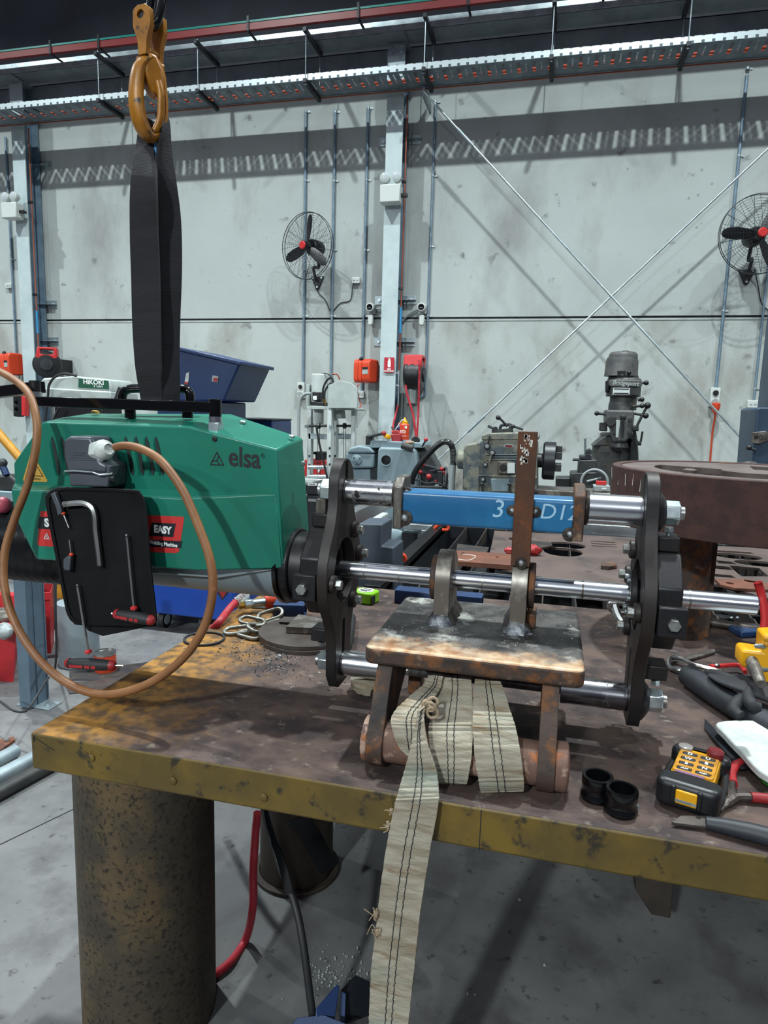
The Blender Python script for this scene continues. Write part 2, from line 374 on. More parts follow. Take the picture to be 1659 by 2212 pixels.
def text(body, size, o, right, up, m, parent=None, ext=.0004, name='lettering', align='CENTER', bold=0, sx=1, shear=0):
    cu = bpy.data.curves.new(name, 'FONT'); cu.body = body; cu.size = size; cu.extrude = ext; cu.align_x = align; cu.align_y = 'CENTER'
    cu.offset = bold; cu.resolution_u = 3; cu.shear = shear
    t = bpy.data.objects.new('tmp_text', cu); COL.objects.link(t)
    dg = bpy.context.evaluated_depsgraph_get(); dg.update()
    me = bpy.data.meshes.new_from_object(t.evaluated_get(dg)); bpy.data.objects.remove(t)
    right, up = V(right).normalized(), V(up).normalized(); nrm = right.cross(up)
    mx = Matrix((right * sx, up, nrm)).transposed().to_4x4(); mx.translation = V(o)
    b = MB(); b.bm.from_mesh(me); bpy.data.meshes.remove(me); b.xf(mx)
    return b.build(name, m, parent)
def hexbolt(name, p, d, r, h, m, parent, shank=0, face=True):
    d = V(d).normalized(); p = V(p); b = MB(); b.lathe([(r * .82, -.0005), (r * 1.0, h * .1)] , p, d, 6)
    b.bm.free(); b = MB(); b.hexa(p, p + d * h, r); b.cyl(p + d * h, p + d * (h + r * .06), r * .84, r * .8, 20)
    if shank: b.cyl(p + d * h, p + d * (h + shank), r * .55, n=16)
    return b.build(name, m, parent, bev=r * .08, seg=1)
# ================================================================== setting
WY = 8.0
struct(MB().box2((-16, -9, -.2), (9, WY + .2, 0)).build('floor', 'concrete_floor'))
JZ = 2.655
struct(MB().box2((-16, WY, -.02), (9, WY + .25, JZ - .012)).build('wall_back', 'concrete_wall_low'))
struct(MB().box2((-16, WY + .0, JZ + .012), (9, WY + .25, 5.35)).build('wall_back_upper', 'concrete_wall'))
struct(MB().box2((-16, WY + .03, JZ - .014), (9, WY + .2, JZ + .014)).build('trim_1', 'dark_steel'))
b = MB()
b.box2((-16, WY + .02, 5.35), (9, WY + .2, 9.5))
struct(b.build('wall_back_shaded', 'shaded_wall'))  # top of the wall, its shade put into the colour
struct(MB().box2((-16, WY - .007, JZ - .034), (9, WY + .02, JZ - .014)).build('trim_5', 'concrete_wall'))
# saw-cut joints in the floor slab, thin strips of dark sealant
def joint(p0, p1, w=.006):
    p0, p1 = at(*p0, Z=0), at(*p1, Z=0); d = (p1 - p0).normalized(); b = MB(); b.bar(p0 - d * 3 + V((0, 0, .0005)), p1 + d * 2 + V((0, 0, .0005)), w, .003); return b
struct(joint((0, 1690), (190, 1555)).build('trim_2', 'floor_stain'))
struct(joint((10, 1820), (180, 1738), .004).build('trim_3', 'floor_stain'))
# ------------------------------------------------------------------ columns
def column(cx, label, z1=5.51):
    t = thing('steel_column', label, 'column', (cx, 7.82, 0)); yf, yb = 7.715, 7.97
    b = MB(); b.box2((cx - .095, yf, 0), (cx + .095, yf + .014, z1)); b.build('front_flange', 'column_white', t, label='pale painted front flange')
    b = MB(); b.box2((cx - .006, yf + .014, 0), (cx + .006, yb - .014, z1)); b.box2((cx - .095, yb - .014, 0), (cx + .095, yb, z1)); b.build('web', 'galvanised_blue', t)
    for z in (4.62, 2.86, 2.38):
        b = MB(); b.box2((cx - .25, WY - .012, z - .05), (cx + .25, WY, z + .05)); b.box2((cx - .11, yb - .05, z - .008), (cx + .25, WY, z + .0)); q = b.build('wall_cleat', 'galvanised', t, bev=.002)
        for sx in (-.19, .19): hexbolt('bolt', (cx + sx, WY - .013, z), (0, -1, 0), .022, .016, 'galvanised_bright', q)
    return t
CX = at(851, 300, Y=7.7).x
col_mid = column(CX, 'pale steel column in the middle of the wall with a fire sign on it')
CL = at(44, 450, Y=7.7).x
col_left = column(CL, 'pale steel column at the far left behind the hose reels')
hexs = MB(); hexs.box2((CX - .1, 7.703, 5.12), (CX + .1, 7.715, 5.5)); pl = hexs.build('splice_plate', 'galvanised', col_mid, bev=.002)
for sx in (-.06, .06):
    for z in (5.17, 5.23, 5.4, 5.46): hexbolt('bolt', (CX + sx, 7.702, z), (0, -1, 0), .014, .012, 'galvanised_bright', pl)
# ------------------------------------------------------------------ crane runway beam, girt and conductor bar
BZ, BY = 5.53, 7.68
t = thing('crane_runway_beam', 'long grey crane runway I-beam running the length of the wall', 'beam', (-3.5, BY, BZ))
MB().box2((-16, BY - .13, BZ), (9, BY + .13, BZ + .018)).build('bottom_flange', 'girder_grey', t)
MB().box2((-16, BY - .006, BZ + .018), (9, BY + .006, BZ + .09)).build('web', 'girder_grey', t)
MB().box2((-16, BY - .13, BZ + .09), (9, BY + .13, BZ + .105)).build('top_flange', 'girder_grey', t)
MB().box2((-16, BY - .155, BZ + .002), (9, BY - .142, BZ + .105)).build('front_lip', 'galvanised_bright', t)
for i in range(12): MB().box2((-15 + i * 2.05, BY - .11, BZ + .018), (-14.99 + i * 2.05, BY - .006, BZ + .09)).build('stiffener', 'girder_grey', t)
for cx, nm in ((CX, 'crane beam cap plate on the middle column'), (CL, 'crane beam cap plate on the left column')):
    tag(MB().box2((cx - .12, BY - .16, BZ - .02), (cx + .12, WY - .01, BZ)).build('cap_plate', 'girder_grey', bev=.003), nm, 'bracket')
b = MB(); zc = at(830, 128, Y=7.9).z; b.box2((-16, 7.88, zc - .09), (9, 7.89, zc + .09)); b.box2((-16, 7.88, zc + .08), (9, 7.978, zc + .09)); b.box2((-16, 7.88, zc - .09), (9, 7.978, zc - .08))
tag(b.build('wall_girt', 'girder_grey'), 'grey channel girt along the wall just above the cable tray', 'beam')
CY = 7.36
zr = at(830, 19, Y=CY).z
t = thing('conductor_bar', 'red crane conductor bar with a green top along the runway beam', 'conductor bar', (-3, CY, zr - .06))
MB().box2((-16, CY - .02, zr - .062), (9, CY + .02, zr + .012)).build('red_housing', 'rail_red', t, bev=.004)
mk('teal_strip', '#127a70', .35)
MB().box2((-16, CY - .024, zr + .012), (9, CY + .024, zr + .035)).build('green_cover', 'teal_strip', t, bev=.003)
for px in (110, 215, 538, 775, 1010, 1300):
    x = at(px, 60, Y=CY).x; b = MB(); b.box2((x - .012, CY - .03, zr - .074), (x + .012, BY - .14, zr - .062)); b.box2((x - .012, CY - .035, zr - .074), (x + .012, CY - .024, zr + .075)); b.build('hanger_clip', 'dark_steel', t)
# ------------------------------------------------------------------ cable tray with its cables
TN, TF = 7.29, 7.68
TZ = 5.02
t = thing('cable_tray', 'long perforated galvanised cable tray hung along the wall', 'cable tray', (-3, (TN + TF) / 2, TZ))
mk('tray_lip', '#c6d2d5', .36, .5); stripes(M['tray_lip'], 0, 11, .3, '#4a545a', other=(2, 17.5, .42))
x0, x1 = -12.5, 4.5
MB().box2((x0, TN, TZ), (x1, TN + .003, TZ + .062)).build('near_lip', 'tray_lip', t)
MB().box2((x0, TF - .003, TZ), (x1, TF, TZ + .062)).build('far_lip', 'tray_lip', t)
b = MB(); b.box2((x0, TN, TZ - .002), (x1, TN + .05, TZ)); b.box2((x0, TF - .13, TZ - .002), (x1, TF, TZ))
i = 0; x = x0
while x < x1:
    b.box2((x, TN + .05, TZ - .002), (x + .055, TF - .13, TZ))                 # a rib, then a long slot, then a rib with short slots
    b.box2((x + .089, TN + .05, TZ - .002), (x + .136, TF - .13, TZ))
    for k in range(9): y = TN + .05 + k * .024; b.box2((x + .136, y, TZ - .002), (x + .15, y + .013, TZ))
    x += .15
b.build('slotted_base', 'tray_shaded', t)
for k, (y, r, m, lb) in enumerate(((TF - .1, .011, 'orange_cable', 'orange power cable lying nearest the wall in the cable tray'), (TF - .145, .011, 'orange_cable', 'orange power cable second from the wall in the cable tray'), (TF - .168, .0105, 'orange_cable', 'orange power cable third from the wall in the cable tray'), (TF - .07, .009, 'grey_plastic', 'grey cable in the cable tray on the side nearest the room'), (TF - .045, .007, 'sticker_blue', 'thin blue data cable against the far lip of the cable tray'))):
    pts = [(x0 + j * .5, y + .002 * math.sin(j * 1.3 + k), TZ + r + .003 + .002 * math.sin(j * 2.1 + k * 2)) for j in range(35)]
    tag(MB().tube(pts, r, 8).build('tray_cable', m), lb, 'cable', 'cables in the tray')
b = MB(); b.tube([(x0, TF + .006, TZ - .012), (x1, TF + .006, TZ - .012)], .008, 8)
tag(b.build('copper_air_pipe', 'copper_pipe'), 'thin copper pipe running under the far edge of the cable tray', 'pipe')
# trapeze hangers of the tray
ZS = at(422, 90, Y=TN - .07).z
def hanger(px, lb, first=None):
    x = at(px, 140, Y=TN - .06).x
    if first: return dup(first, (x, 7.48, TZ - .045), None, lb)
    t = thing('tray_hanger', lb, 'hanger', (x, 7.48, TZ - .045), group='trapeze hangers of the cable tray')
    MB().box2((x - .02, TN - .08, ZS - .02), (x + .02, TF + .06, ZS + .02)).build('top_strut', 'dark_steel', t, bev=.002)
    MB().box2((x - .02, TN - .06, TZ - .047), (x + .02, TF + .03, TZ - .006)).build('bottom_strut', 'dark_steel', t, bev=.002)
    for y in (TN - .03, TF + .018):
        b = MB(); b.cyl((x, y, TZ - .06), (x, y, BZ if y > 7.55 else ZS + .045), .0055, n=8)
        q = b.build('threaded_rod', 'galvanised', t)
        for z in (TZ - .053, ZS + .026): MB().hexa((x, y, z - .006), (x, y, z + .006), .012).build('nut', 'galvanised_bright', q)
    return t
hn = ['leftmost', 'second from the left', 'third from the left', 'fourth from the left, beside the middle column', 'third from the right', 'second from the right']
h0 = None
for px, w in zip((208, 424, 658, 915, 1190, 1484), hn):
    h = hanger(px, 'trapeze hanger of the cable tray, ' + w, h0); h0 = h0 or h
# ------------------------------------------------------------------ conduits
def conduit(px, py, lb, ytop, ybot, r=.0155, saddles=(), bend=None):
    Yc = WY - .02; x = at(px, py, Y=Yc).x; zt = at(px, ytop, Y=Yc).z if ytop else TZ - .02; zb = at(px, ybot, Y=Yc).z
    t = thing('conduit', lb, 'conduit', (x, Yc, zb), group='grey conduits on the wall')
    pts = [(x, Yc, zt), (x, Yc, zb)]
    if bend: pts = [(x, Yc, zt)] + spline([(x, Yc, zb + .12), (x, Yc, zb + .04), (x + bend * .3, Yc, zb), (x + bend, Yc, zb)], 5)
    MB().tube(pts, r, 10).build('pipe', 'galvanised_blue', t)
    for sy in saddles:
        z = at(px, sy, Y=Yc).z; b = MB(); b.cyl((x, Yc, z - .01), (x, Yc, z + .01), r + .003, n=12); b.box2((x, Yc + .012, z - .01), (x + .05, Yc + .02, z + .01)); q = b.build('saddle', 'galvanised_bright', t)
        MB().cyl((x + .035, Yc + .014, z), (x + .035, Yc + .006, z), .006, n=8).build('screw', 'white_plastic', q)
    return x
conduit(659, 440, 'vertical grey conduit behind the left wall fan down to a round power outlet', None, 842, saddles=(241, 390, 682))
conduit(721, 440, 'vertical grey conduit between the left fan and its socket, ending above the white press', None, 822, saddles=(242, 391, 540, 682))
conduit(791, 440, 'vertical grey conduit running down behind the orange cable reel', None, 850, saddles=(234, 389, 540, 682))
conduit(931, 500, 'vertical grey conduit right of the middle column, bending into an isolator', None, 858, r=.013, saddles=(221, 380, 532, 682), bend=-.14)
conduit(1588, 420, 'long vertical grey conduit from the tray to the outlet with the orange plug', None, 848, r=.017, saddles=(150, 337, 671))
conduit(1647, 690, 'vertical grey conduit under the right wall fan ending at a white switch', 560, 868, r=.013, saddles=(840,))
conduit(27, 600, 'vertical dark conduit left of the left column', None, 812, r=.015, saddles=(560,))
# ------------------------------------------------------------------ cross bracing
def brace(p0, p1, Yb, lb, pb, pt):
    a, c = at(*p0, Y=Yb), at(*p1, Y=Yb); t = thing('bracing_rod', lb, 'bracing rod', tuple(a if a.z < c.z else c), group='diagonal bracing rods')
    MB().tube([a, c], .0115, 10).build('rod', 'galvanised_bright', t)
    d = (c - a).normalized(); b = MB(); b.cyl(a + d * .55, a + d * .80, .017, n=12); b.build('turnbuckle', 'galvanised', t)
    b = MB(); b.box2(a - V((.012, .006, .05)), V((a.x + .012, WY - .002, a.z + .05))); b.build('gusset', 'galvanised', t)
brace((915, 198), (1665, 1016), 7.60, 'bracing rod falling from the middle column down to the right', 0, 0)
brace((935, 1004), (1690, 292), 7.64, 'bracing rod rising from behind the lathe up to the right fan', 0, 0)
# ------------------------------------------------------------------ emergency lights
def emergency(cx, z, lb, first=None):
    if first: return dup(first, (cx, 7.69, z), None, lb)
    t = thing('emergency_light', lb, 'light', (cx, 7.69, z), group='twin-spot emergency lights')
    MB().box2((cx - .115, 7.55, z - .1), (cx + .115, 7.69, z + .09)).build('housing', 'white_plastic', t, bev=.012)
    for s in (-.065, .065):
        b = MB(); b.cyl((cx + s, 7.62, z + .09), (cx + s, 7.62, z + .12), .012); b.lathe([(.03, .05), (.05, .035), (.054, -.03), (.05, -.035)], (cx + s, 7.6, z + .165), (0, 1, 0), 20); q = b.build('spot_lamp', 'white_plastic', t)
        MB().lathe([(.044, -.037), (.02, -.045)], (cx + s, 7.6, z + .165), (0, 1, 0), 20).build('lens', 'glass_lens', q)
    b = MB(); b.box2((cx + .115, 7.6, z - .03), (cx + .18, 7.66, z - .0)); b.build('clamp', 'black_plastic', t)
    return t
p = at(845, 420, Y=7.62); e0 = emergency(p.x, p.z, 'white twin-spot emergency light on the middle column')
p = at(27, 456, Y=7.62); emergency(p.x, p.z, 'white twin-spot emergency light on the left column', e0)
# ------------------------------------------------------------------ wall fans
def fan(c, yaw, pitch, R, lb, cord, blade_rot, plate):
    c = V(c); t = thing('wall_fan', lb, 'fan', tuple(c))
    rm = Matrix.Rotation(yaw, 3, 'Z') @ Matrix.Rotation(pitch, 3, 'X')
    q = lambda x, y, z: c + rm @ V((x, y, z))                      # y towards the wall
    nrm = rm @ V((0, 1, 0))
    b = MB()
    def ring(r, y, rr, k=5): b.tube([q(r * math.cos(a), y, r * math.sin(a)) for a in [2 * PI * i / 40 for i in range(40)]], rr, k, loop=True)
    def dome(r, s): return -s * (.5 + .5 * math.cos(PI * min(1, r / R))) * .075 * (1 if s > 0 else 1)
    n = 15
    for i in range(1, n): ring(R * i / n, -.035 - .05 * math.cos(PI / 2 * i / n), .0011, 4)
    for k in range(26):
        a = 2 * PI * k / 26; b.tube([q(R * s * math.cos(a), -.035 - .05 * math.cos(PI / 2 * s), R * s * math.sin(a)) for s in (.12, .4, .7, .9, 1)], .0017, 4)
    ring(R, -.02, .004, 6); ring(R, .02, .004, 6)
    b.build('front_guard', 'dark_steel', t)
    b = MB()
    for i in range(3, n): ring(R * i / n, .035 + .06 * math.cos(PI / 2 * i / n), .0011, 4)
    for k in range(16):
        a = 2 * PI * (k + .5) / 16; b.tube([q(R * s * math.cos(a), .03 + .06 * math.cos(PI / 2 * s), R * s * math.sin(a)) for s in (.15, .5, .8, 1)], .002, 4)
    b.build('rear_guard', 'dark_steel', t)
    b = MB()
    b.cyl(q(0, -.06, 0), q(0, .02, 0), .05, n=20)
    for k in range(3):
        a0 = blade_rot + 2 * PI * k / 3; rings = []
        for s, w, tw in ((.12, .03, .5), (.3, .05, .45), (.55, .058, .35), (.8, .05, .28), (.9, .034, .25), (.94, .014, .25)):
            r = R * s; e = V((math.cos(a0), 0, math.sin(a0))); f = V((-math.sin(a0) * math.cos(tw), math.sin(tw), math.cos(a0) * math.cos(tw)))
            rings.append([q(*(e * r + f * w + V((0, .0, 0)))), q(*(e * r + V((0, -.008, 0)))), q(*(e * r - f * w)), q(*(e * r + V((0, .004, 0))))])
        b.loft(rings)
    b.build('blades', 'black_plastic', t)
    MB().lathe([(.045, .012), (.045, 0), (.036, -.008)], q(0, -.09, 0), nrm, 24).build('badge', 'red_plastic', t, label='round red centre badge')
    MB().lathe([(.075, .05), (.09, .07), (.09, .2), (.07, .24)], q(0, 0, 0), nrm, 24).build('motor', 'black_plastic', t)
    pw = V(plate); b = MB(); b.tube(spline([q(0, .16, -.06), q(.0, .2, -.2), (pw.x, WY - .16, pw.z + .13), (pw.x, WY - .06, pw.z)], 6), .018, 10); b.build('arm', 'black_plastic', t)
    b = MB(); b.prism([(pw.x - .085, pw.z + .06), (pw.x + .085, pw.z + .06), (pw.x + .02, pw.z - .09), (pw.x - .02, pw.z - .09)], 'y', WY - .03, WY - .001)
    w = b.build('wall_plate', 'black_plastic', t, bev=.008)
    for dx, dz in ((-.055, .04), (.055, .04), (0, -.065)): hexbolt('bolt', (pw.x + dx, WY - .031, pw.z + dz), (0, -1, 0), .012, .008, 'galvanised_bright', w)
    MB().tube(spline(cord, 6), .0055, 6).build('power_cord', 'black_rubber', t)
    return t
c = at(664, 532, Y=7.58); pl = at(687, 609, Y=WY)
fan(c, -.34, .06, .362, 'black wall fan with a red badge left of the middle column', [at(683, 622, Y=WY - .01), at(690, 635, Y=WY - .01), at(703, 648, Y=WY - .01), at(716, 673, Y=WY - .008), at(735, 655, Y=WY - .01), at(757, 648, Y=WY - .01), at(762, 618, Y=WY - .03), at(766, 607, Y=WY - .04)], 1.4, pl)
c = at(1640, 506, Y=7.56); pl = at(1612, 596, Y=WY)
fan(c, .12, .03, .372, 'black wall fan with a red badge cut by the right edge', [at(1630, 580, Y=WY - .05), at(1638, 620, Y=WY - .01), at(1645, 655, Y=WY - .01), at(1662, 672, Y=WY - .01)], 3.1, pl)
# ------------------------------------------------------------------ sockets and small boxes on the wall
def outlet(px, py, w, h, lb, kind='socket', d=.05):
    p = at(px, py, Y=WY - d); t = thing('power_outlet', lb, 'socket', (p.x, WY, p.z - h / 2))
    MB().box2((p.x - w / 2, WY - d, p.z - h / 2), (p.x + w / 2, WY - .001, p.z + h / 2)).build('box', 'white_plastic', t, bev=.006)
    if kind == 'round':
        b = MB(); b.cyl((p.x, WY - d, p.z + h * .22), (p.x, WY - d - .015, p.z + h * .22), w * .3, n=20); b.box((p.x, WY - d - .018, p.z + h * .22), (.012, .01, w * .5)); b.build('rotary_switch', 'black_plastic', t)
        b = MB(); b.cyl((p.x, WY - d, p.z - h * .25), (p.x, WY - d - .03, p.z - h * .25), w * .34, n=20); b.build('socket_cover', 'grey_plastic', t)
    else:
        b = MB(); b.box((p.x - w * .18, WY - d - .003, p.z + h * .1), (w * .22, .006, h * .3)); b.box((p.x + w * .2, WY - d - .003, p.z + h * .1), (w * .22, .006, h * .3)); b.build('switch', 'white_paint', t)
    return p
outlet(649, 843, .085, .19, 'white round-pin power outlet at the foot of the conduit left of the white press', 'round', .07)
outlet(768, 605, .1, .07, 'small white socket that the left wall fan is plugged into')
outlet(778, 852, .09, .085, 'small white socket under the orange cable reel with an orange lead')
PO = outlet(1545, 858, .095, .2, 'white power outlet with an orange plug on the right of the wall', 'round', .08)
outlet(1627, 873, .11, .08, 'small white switch on the wall above the drill press')
outlet(17, 617, .1, .065, 'small white socket on the wall left of the left column')
b = MB(); p = at(889, 855, Y=WY - .05); b.box2((p.x - .06, WY - .1, p.z - .09), (p.x + .06, WY - .001, p.z + .09)); b.cyl((p.x, WY - .05, p.z - .09), (p.x, WY - .05, .9), .012, n=10)
tag(b.build('isolator_box', 'grey_plastic', bev=.005), 'grey isolator box below the red and black hose reel', 'switch')
# orange plug and lead
t = thing('extension_lead', 'orange extension lead hanging from the outlet on the right of the wall', 'cable', (PO.x, WY - .1, .8))
p = at(1546, 880, Y=WY - .14); b = MB(); b.lathe([(.02, .0), (.045, .01), (.045, .05), (.03, .09), (.012, .12)], p + V((0, 0, .05)), (0, 0, -1), 16); b.build('plug', 'orange_plastic', t)
MB().tube(spline([p + V((0, 0, -.05)), at(1544, 905, Y=WY - .12), at(1539, 935, Y=WY - .08), at(1534, 1000, Y=WY - .06), at(1533, 1060, Y=WY - .06)], 6), .011, 8).build('cord', 'orange_cable', t)
# ------------------------------------------------------------------ security cameras beside the middle column
def camera_unit(px, py, sx, lb, first=None):
    p = at(px, py, Y=WY - .1)
    if first: return dup(first, (p.x, WY - .02, p.z), None, lb)
    t = thing('sensor_light', lb, 'camera', (p.x, WY - .02, p.z), group='white sensor cameras')
    MB().box2((p.x - .045, WY - .06, p.z - .045), (p.x + .045, WY - .001, p.z + .06)).build('mount', 'white_plastic', t, bev=.01)
    b = MB(); b.lathe([(.04, .02), (.05, 0), (.05, -.06), (.042, -.07)], (p.x - .0, WY - .07, p.z + .02), (0, 1, 0), 22); h = b.build('camera_head', 'white_plastic', t)
    MB().lathe([(.036, -.071), (.03, -.075), (.02, -.072)], (p.x, WY - .07, p.z + .02), (0, 1, 0), 22).build('lens', 'black_gloss', h)
    b = MB(); b.prism(rrect(.062, .13, .03, 5, p.x, p.z - .12), 'y', WY - .1, WY - .05); b.build('sensor', 'white_plastic', t, bev=.012)
    return t
c0 = camera_unit(800, 668, 1, 'white sensor camera on the wall left of the middle column')
camera_unit(911, 668, -1, 'white sensor camera on the wall right of the middle column', c0)
for px0, px1, py0, py1, lb in ((806, 832, 667, 668, 'short grey flexible conduit from the left sensor camera to the column'), (872, 905, 690, 667, 'curved grey flexible conduit from the right sensor camera to the column')):
    a, c = at(px0, py0, Y=WY - .03), at(px1, py1, Y=WY - .03); mid = (a + c) / 2 + V((0, 0, .015 if px0 > 850 else 0))
    tag(MB().tube(spline([a, mid, c], 6), .011, 8).build('flexible_conduit', 'grey_plastic'), lb, 'conduit')
# ------------------------------------------------------------------ copper pipe with a blue sticker on each column, turnbuckle and red hose
for cx, lb, hose in ((CX, 'copper air pipe with a blue sticker on the middle column', 1), (CL, 'copper air pipe with a blue sticker on the left column', 0)):
    x = cx + .125; t = thing('air_pipe', lb, 'pipe', (x, 7.76, 1.7))
    zb = at(858, 800, Y=7.76).z
    MB().tube([(x, 7.76, TZ - .03), (x, 7.76, zb)], .009, 8).build('pipe', 'copper_pipe', t)
    MB().cyl((x, 7.76, at(862, 720, Y=7.76).z), (x, 7.76, at(862, 664, Y=7.76).z), .014, n=12).build('sticker', 'sticker_blue', t, label='blue sticker wrapped round the pipe')
    for z in (4.1, 2.95): MB().box2((cx + .05, 7.74, z - .012), (x + .012, 7.775, z + .012)).build('pipe_clip', 'black_plastic', t)
    if hose:
        b = MB(); b.cyl((x, 7.76, zb), (x, 7.76, zb - .14), .014, n=10); b.box((x - .03, 7.76, zb - .03), (.07, .02, .02)); b.box((x - .03, 7.76, zb - .17), (.06, .02, .02)); b.cyl((x, 7.76, zb - .14), (x, 7.76, zb - .42), .01, n=10); b.build('valve', 'galvanised_bright', t)
        MB().tube(spline([(x, 7.76, zb - .4), at(855, 895, Y=7.7), at(850, 915, Y=7.6), at(848, 935, Y=7.5)], 6), .012, 8).build('hose', 'red_hose', t)
# ------------------------------------------------------------------ fire extinguisher sign
a, c = at(830, 772, Y=7.69), at(850.5, 805, Y=7.69)
t = thing('fire_sign', 'red FIRE EXTINGUISHER sign on the middle column', 'sign', ((a.x + c.x) / 2, 7.695, c.z)); w, h = c.x - a.x, a.z - c.z; mx = (a.x + c.x) / 2
MB().box2((a.x, 7.693, c.z), (c.x, 7.699, a.z)).build('panel', 'sign_red', t)
b = MB(); b.prism(rrect(w * .3, h * .46, .012, 4, mx + w * .02, c.z + h * .58), 'y', 7.690, 7.6925); b.box2((mx - w * .06, 7.69, c.z + h * .8), (mx + w * .12, 7.6925, c.z + h * .92)); b.box2((mx - w * .14, 7.69, c.z + h * .9), (mx + w * .05, 7.6925, c.z + h * .94)); b.build('symbol', 'ink_white', t)
text('FIRE', h * .13, (mx, 7.691, c.z + h * .225), (1, 0, 0), (0, 0, 1), 'ink_white', t, bold=.0015)
text('EXTINGUISHER', h * .1, (mx, 7.691, c.z + h * .1), (1, 0, 0), (0, 0, 1), 'ink_white', t, bold=.001)
# ------------------------------------------------------------------ cable and hose reels
def cable_reel(px, py, w, h, lb, Yr=7.8):
    p = at(px, py, Y=Yr); t = thing('cable_reel', lb, 'reel', (p.x, WY - .02, p.z - h / 2))
    rz = Matrix.Rotation(-.35, 3, 'Z'); q = lambda x, y, z: p + rz @ V((x * w, y * w, z * h))
    for s, x0, x1 in ((0, -.36, -.14), (1, -.12, .06)):
        b = MB(); prof = rrect(1.0, 1.0, .2, 4)
        f = lambda pp, tt: q(tt, pp[0] * .8, pp[1]); b.prism(prof, 'x', x0, x1, [rrect(.62, .62, .12, 4)], mp=f); b.build('rim', 'orange_plastic', t, bev=.006)
    b = MB(); f = lambda pp, tt: q(tt, pp[0] * .8, pp[1]); b.prism(rrect(1.0, 1.0, .22, 4), 'x', .06, .5, mp=f); cv = b.build('side_cover', 'orange_plastic', t, bev=.015)
    b = MB(); b.prism(rrect(.8, .8, .3, 5), 'x', -.3, .05, mp=f); b.build('drum', 'black_rubber', t, label='dark cable drum inside the reel')
    b = MB(); b.box(q(.28, -.405, .0), (w * .3, .004, h * .3), rz); b.build('sticker', 'grey_paint', cv)
    b = MB(); b.box(q(.28, -.41, .1), (w * .3, .004, h * .1), rz); b.build('sticker_band', 'ink_black', cv)
    b = MB(); b.box2((p.x + w * .3, Yr, p.z - h * .25), (p.x + w * .5, WY - .001, p.z + h * .3)); b.build('wall_bracket', 'black_plastic', t)
    MB().ball(q(-.02, -.3, .5), .025).build('stopper', 'black_plastic', t)
    return t
rl_ = cable_reel(789, 802, .26, .27, 'orange cable reel on the wall left of the fire sign')
MB().tube(spline([at(776, 830, Y=7.6), at(771, 838, Y=7.62), at(774, 852, Y=7.75), at(777, 866, Y=7.85), at(780, 876, Y=7.8), at(772, 884, Y=7.6), at(764, 884, Y=7.3)], 6), .006, 6).build('lead', 'orange_cable', rl_)
cable_reel(24, 787, .27, .29, 'orange cable reel at the far left edge of the photo')
def hose_reel(c, ax, R, wdt, lb):
    c = V(c); ax = V(ax).normalized(); t = thing('hose_reel', lb, 'reel', (c.x, WY, c.z - R)); u = V((0, 0, 1)); s = ax.cross(u).normalized()
    b = MB(); b.lathe([(R * .3, -wdt * .56), (R * .9, -wdt * .5), (R, -wdt * .4), (R * .93, -wdt * .2), (R, 0), (R * .93, wdt * .2), (R, wdt * .4), (R * .9, wdt * .5), (R * .3, wdt * .56)], c, ax, 30); b.build('drum_housing', 'black_plastic', t)
    b = MB(); f = lambda p, tt: c + ax * tt + s * p[0] + u * p[1]
    b.prism([(-R * .75, R * .5), (-R * .75, R * 1.28), (R * .6, R * 1.28), (R * .75, R * .5), (R * .5, R * .35), (-R * .5, R * .35)], 'x', -wdt * .52, wdt * .52, [[(-R * .5, R * .8), (R * .4, R * .8), (R * .4, R * 1.1), (-R * .5, R * 1.1)]], mp=f); b.build('top_frame', 'red_plastic', t, bev=.012)
    b = MB(); b.cyl(c + ax * wdt * .5, c + ax * wdt * .62, R * .45, n=20); b.build('hub', 'dark_steel', t)
    b = MB(); b.box((c.x, (c.y + R * .6 + WY) / 2, c.z), (wdt * .6, WY - c.y - R * .6, R * 1.0)); b.build('wall_bracket', 'black_plastic', t)
    return t
hr = hose_reel(at(895, 810, Y=7.62), (1, .0, 0), .17, .2, 'red and black air hose reel right of the fire sign')
MB().tube(spline([at(905, 778, Y=7.42), at(906, 800, Y=7.42), at(904, 880, Y=7.5), at(902, 920, Y=7.5), at(900, 960, Y=7.5)], 6), .012, 8).build('hose', 'red_hose', hr)
MB().tube(spline([at(876, 800, Y=7.55), at(877, 840, Y=7.5), at(885, 870, Y=7.5), at(893, 900, Y=7.5), at(900, 955, Y=7.5)], 6), .013, 8).build('feed_hose', 'red_hose', hr)
hose_reel(at(103, 788, Y=7.6), (.55, -.85, 0), .17, .19, 'black hose reel with a red frame beside the left column')
# chalk dots on the wall: form-tie patches
b = MB()
for px, py in ((1497, 378), (1516, 367), (1538, 397), (1508, 421), (1488, 428), (1505, 491), (1530, 672), (1470, 666), (1512, 666), (1356, 365), (1600, 880), (1047, 255), (720, 273), (550, 273)):
    p = at(px, py, Y=WY); b.cyl((p.x, WY - .0015, p.z), (p.x, WY + .002, p.z), .014, n=14)
struct(b.build('trim_4', 'grey_plastic'))
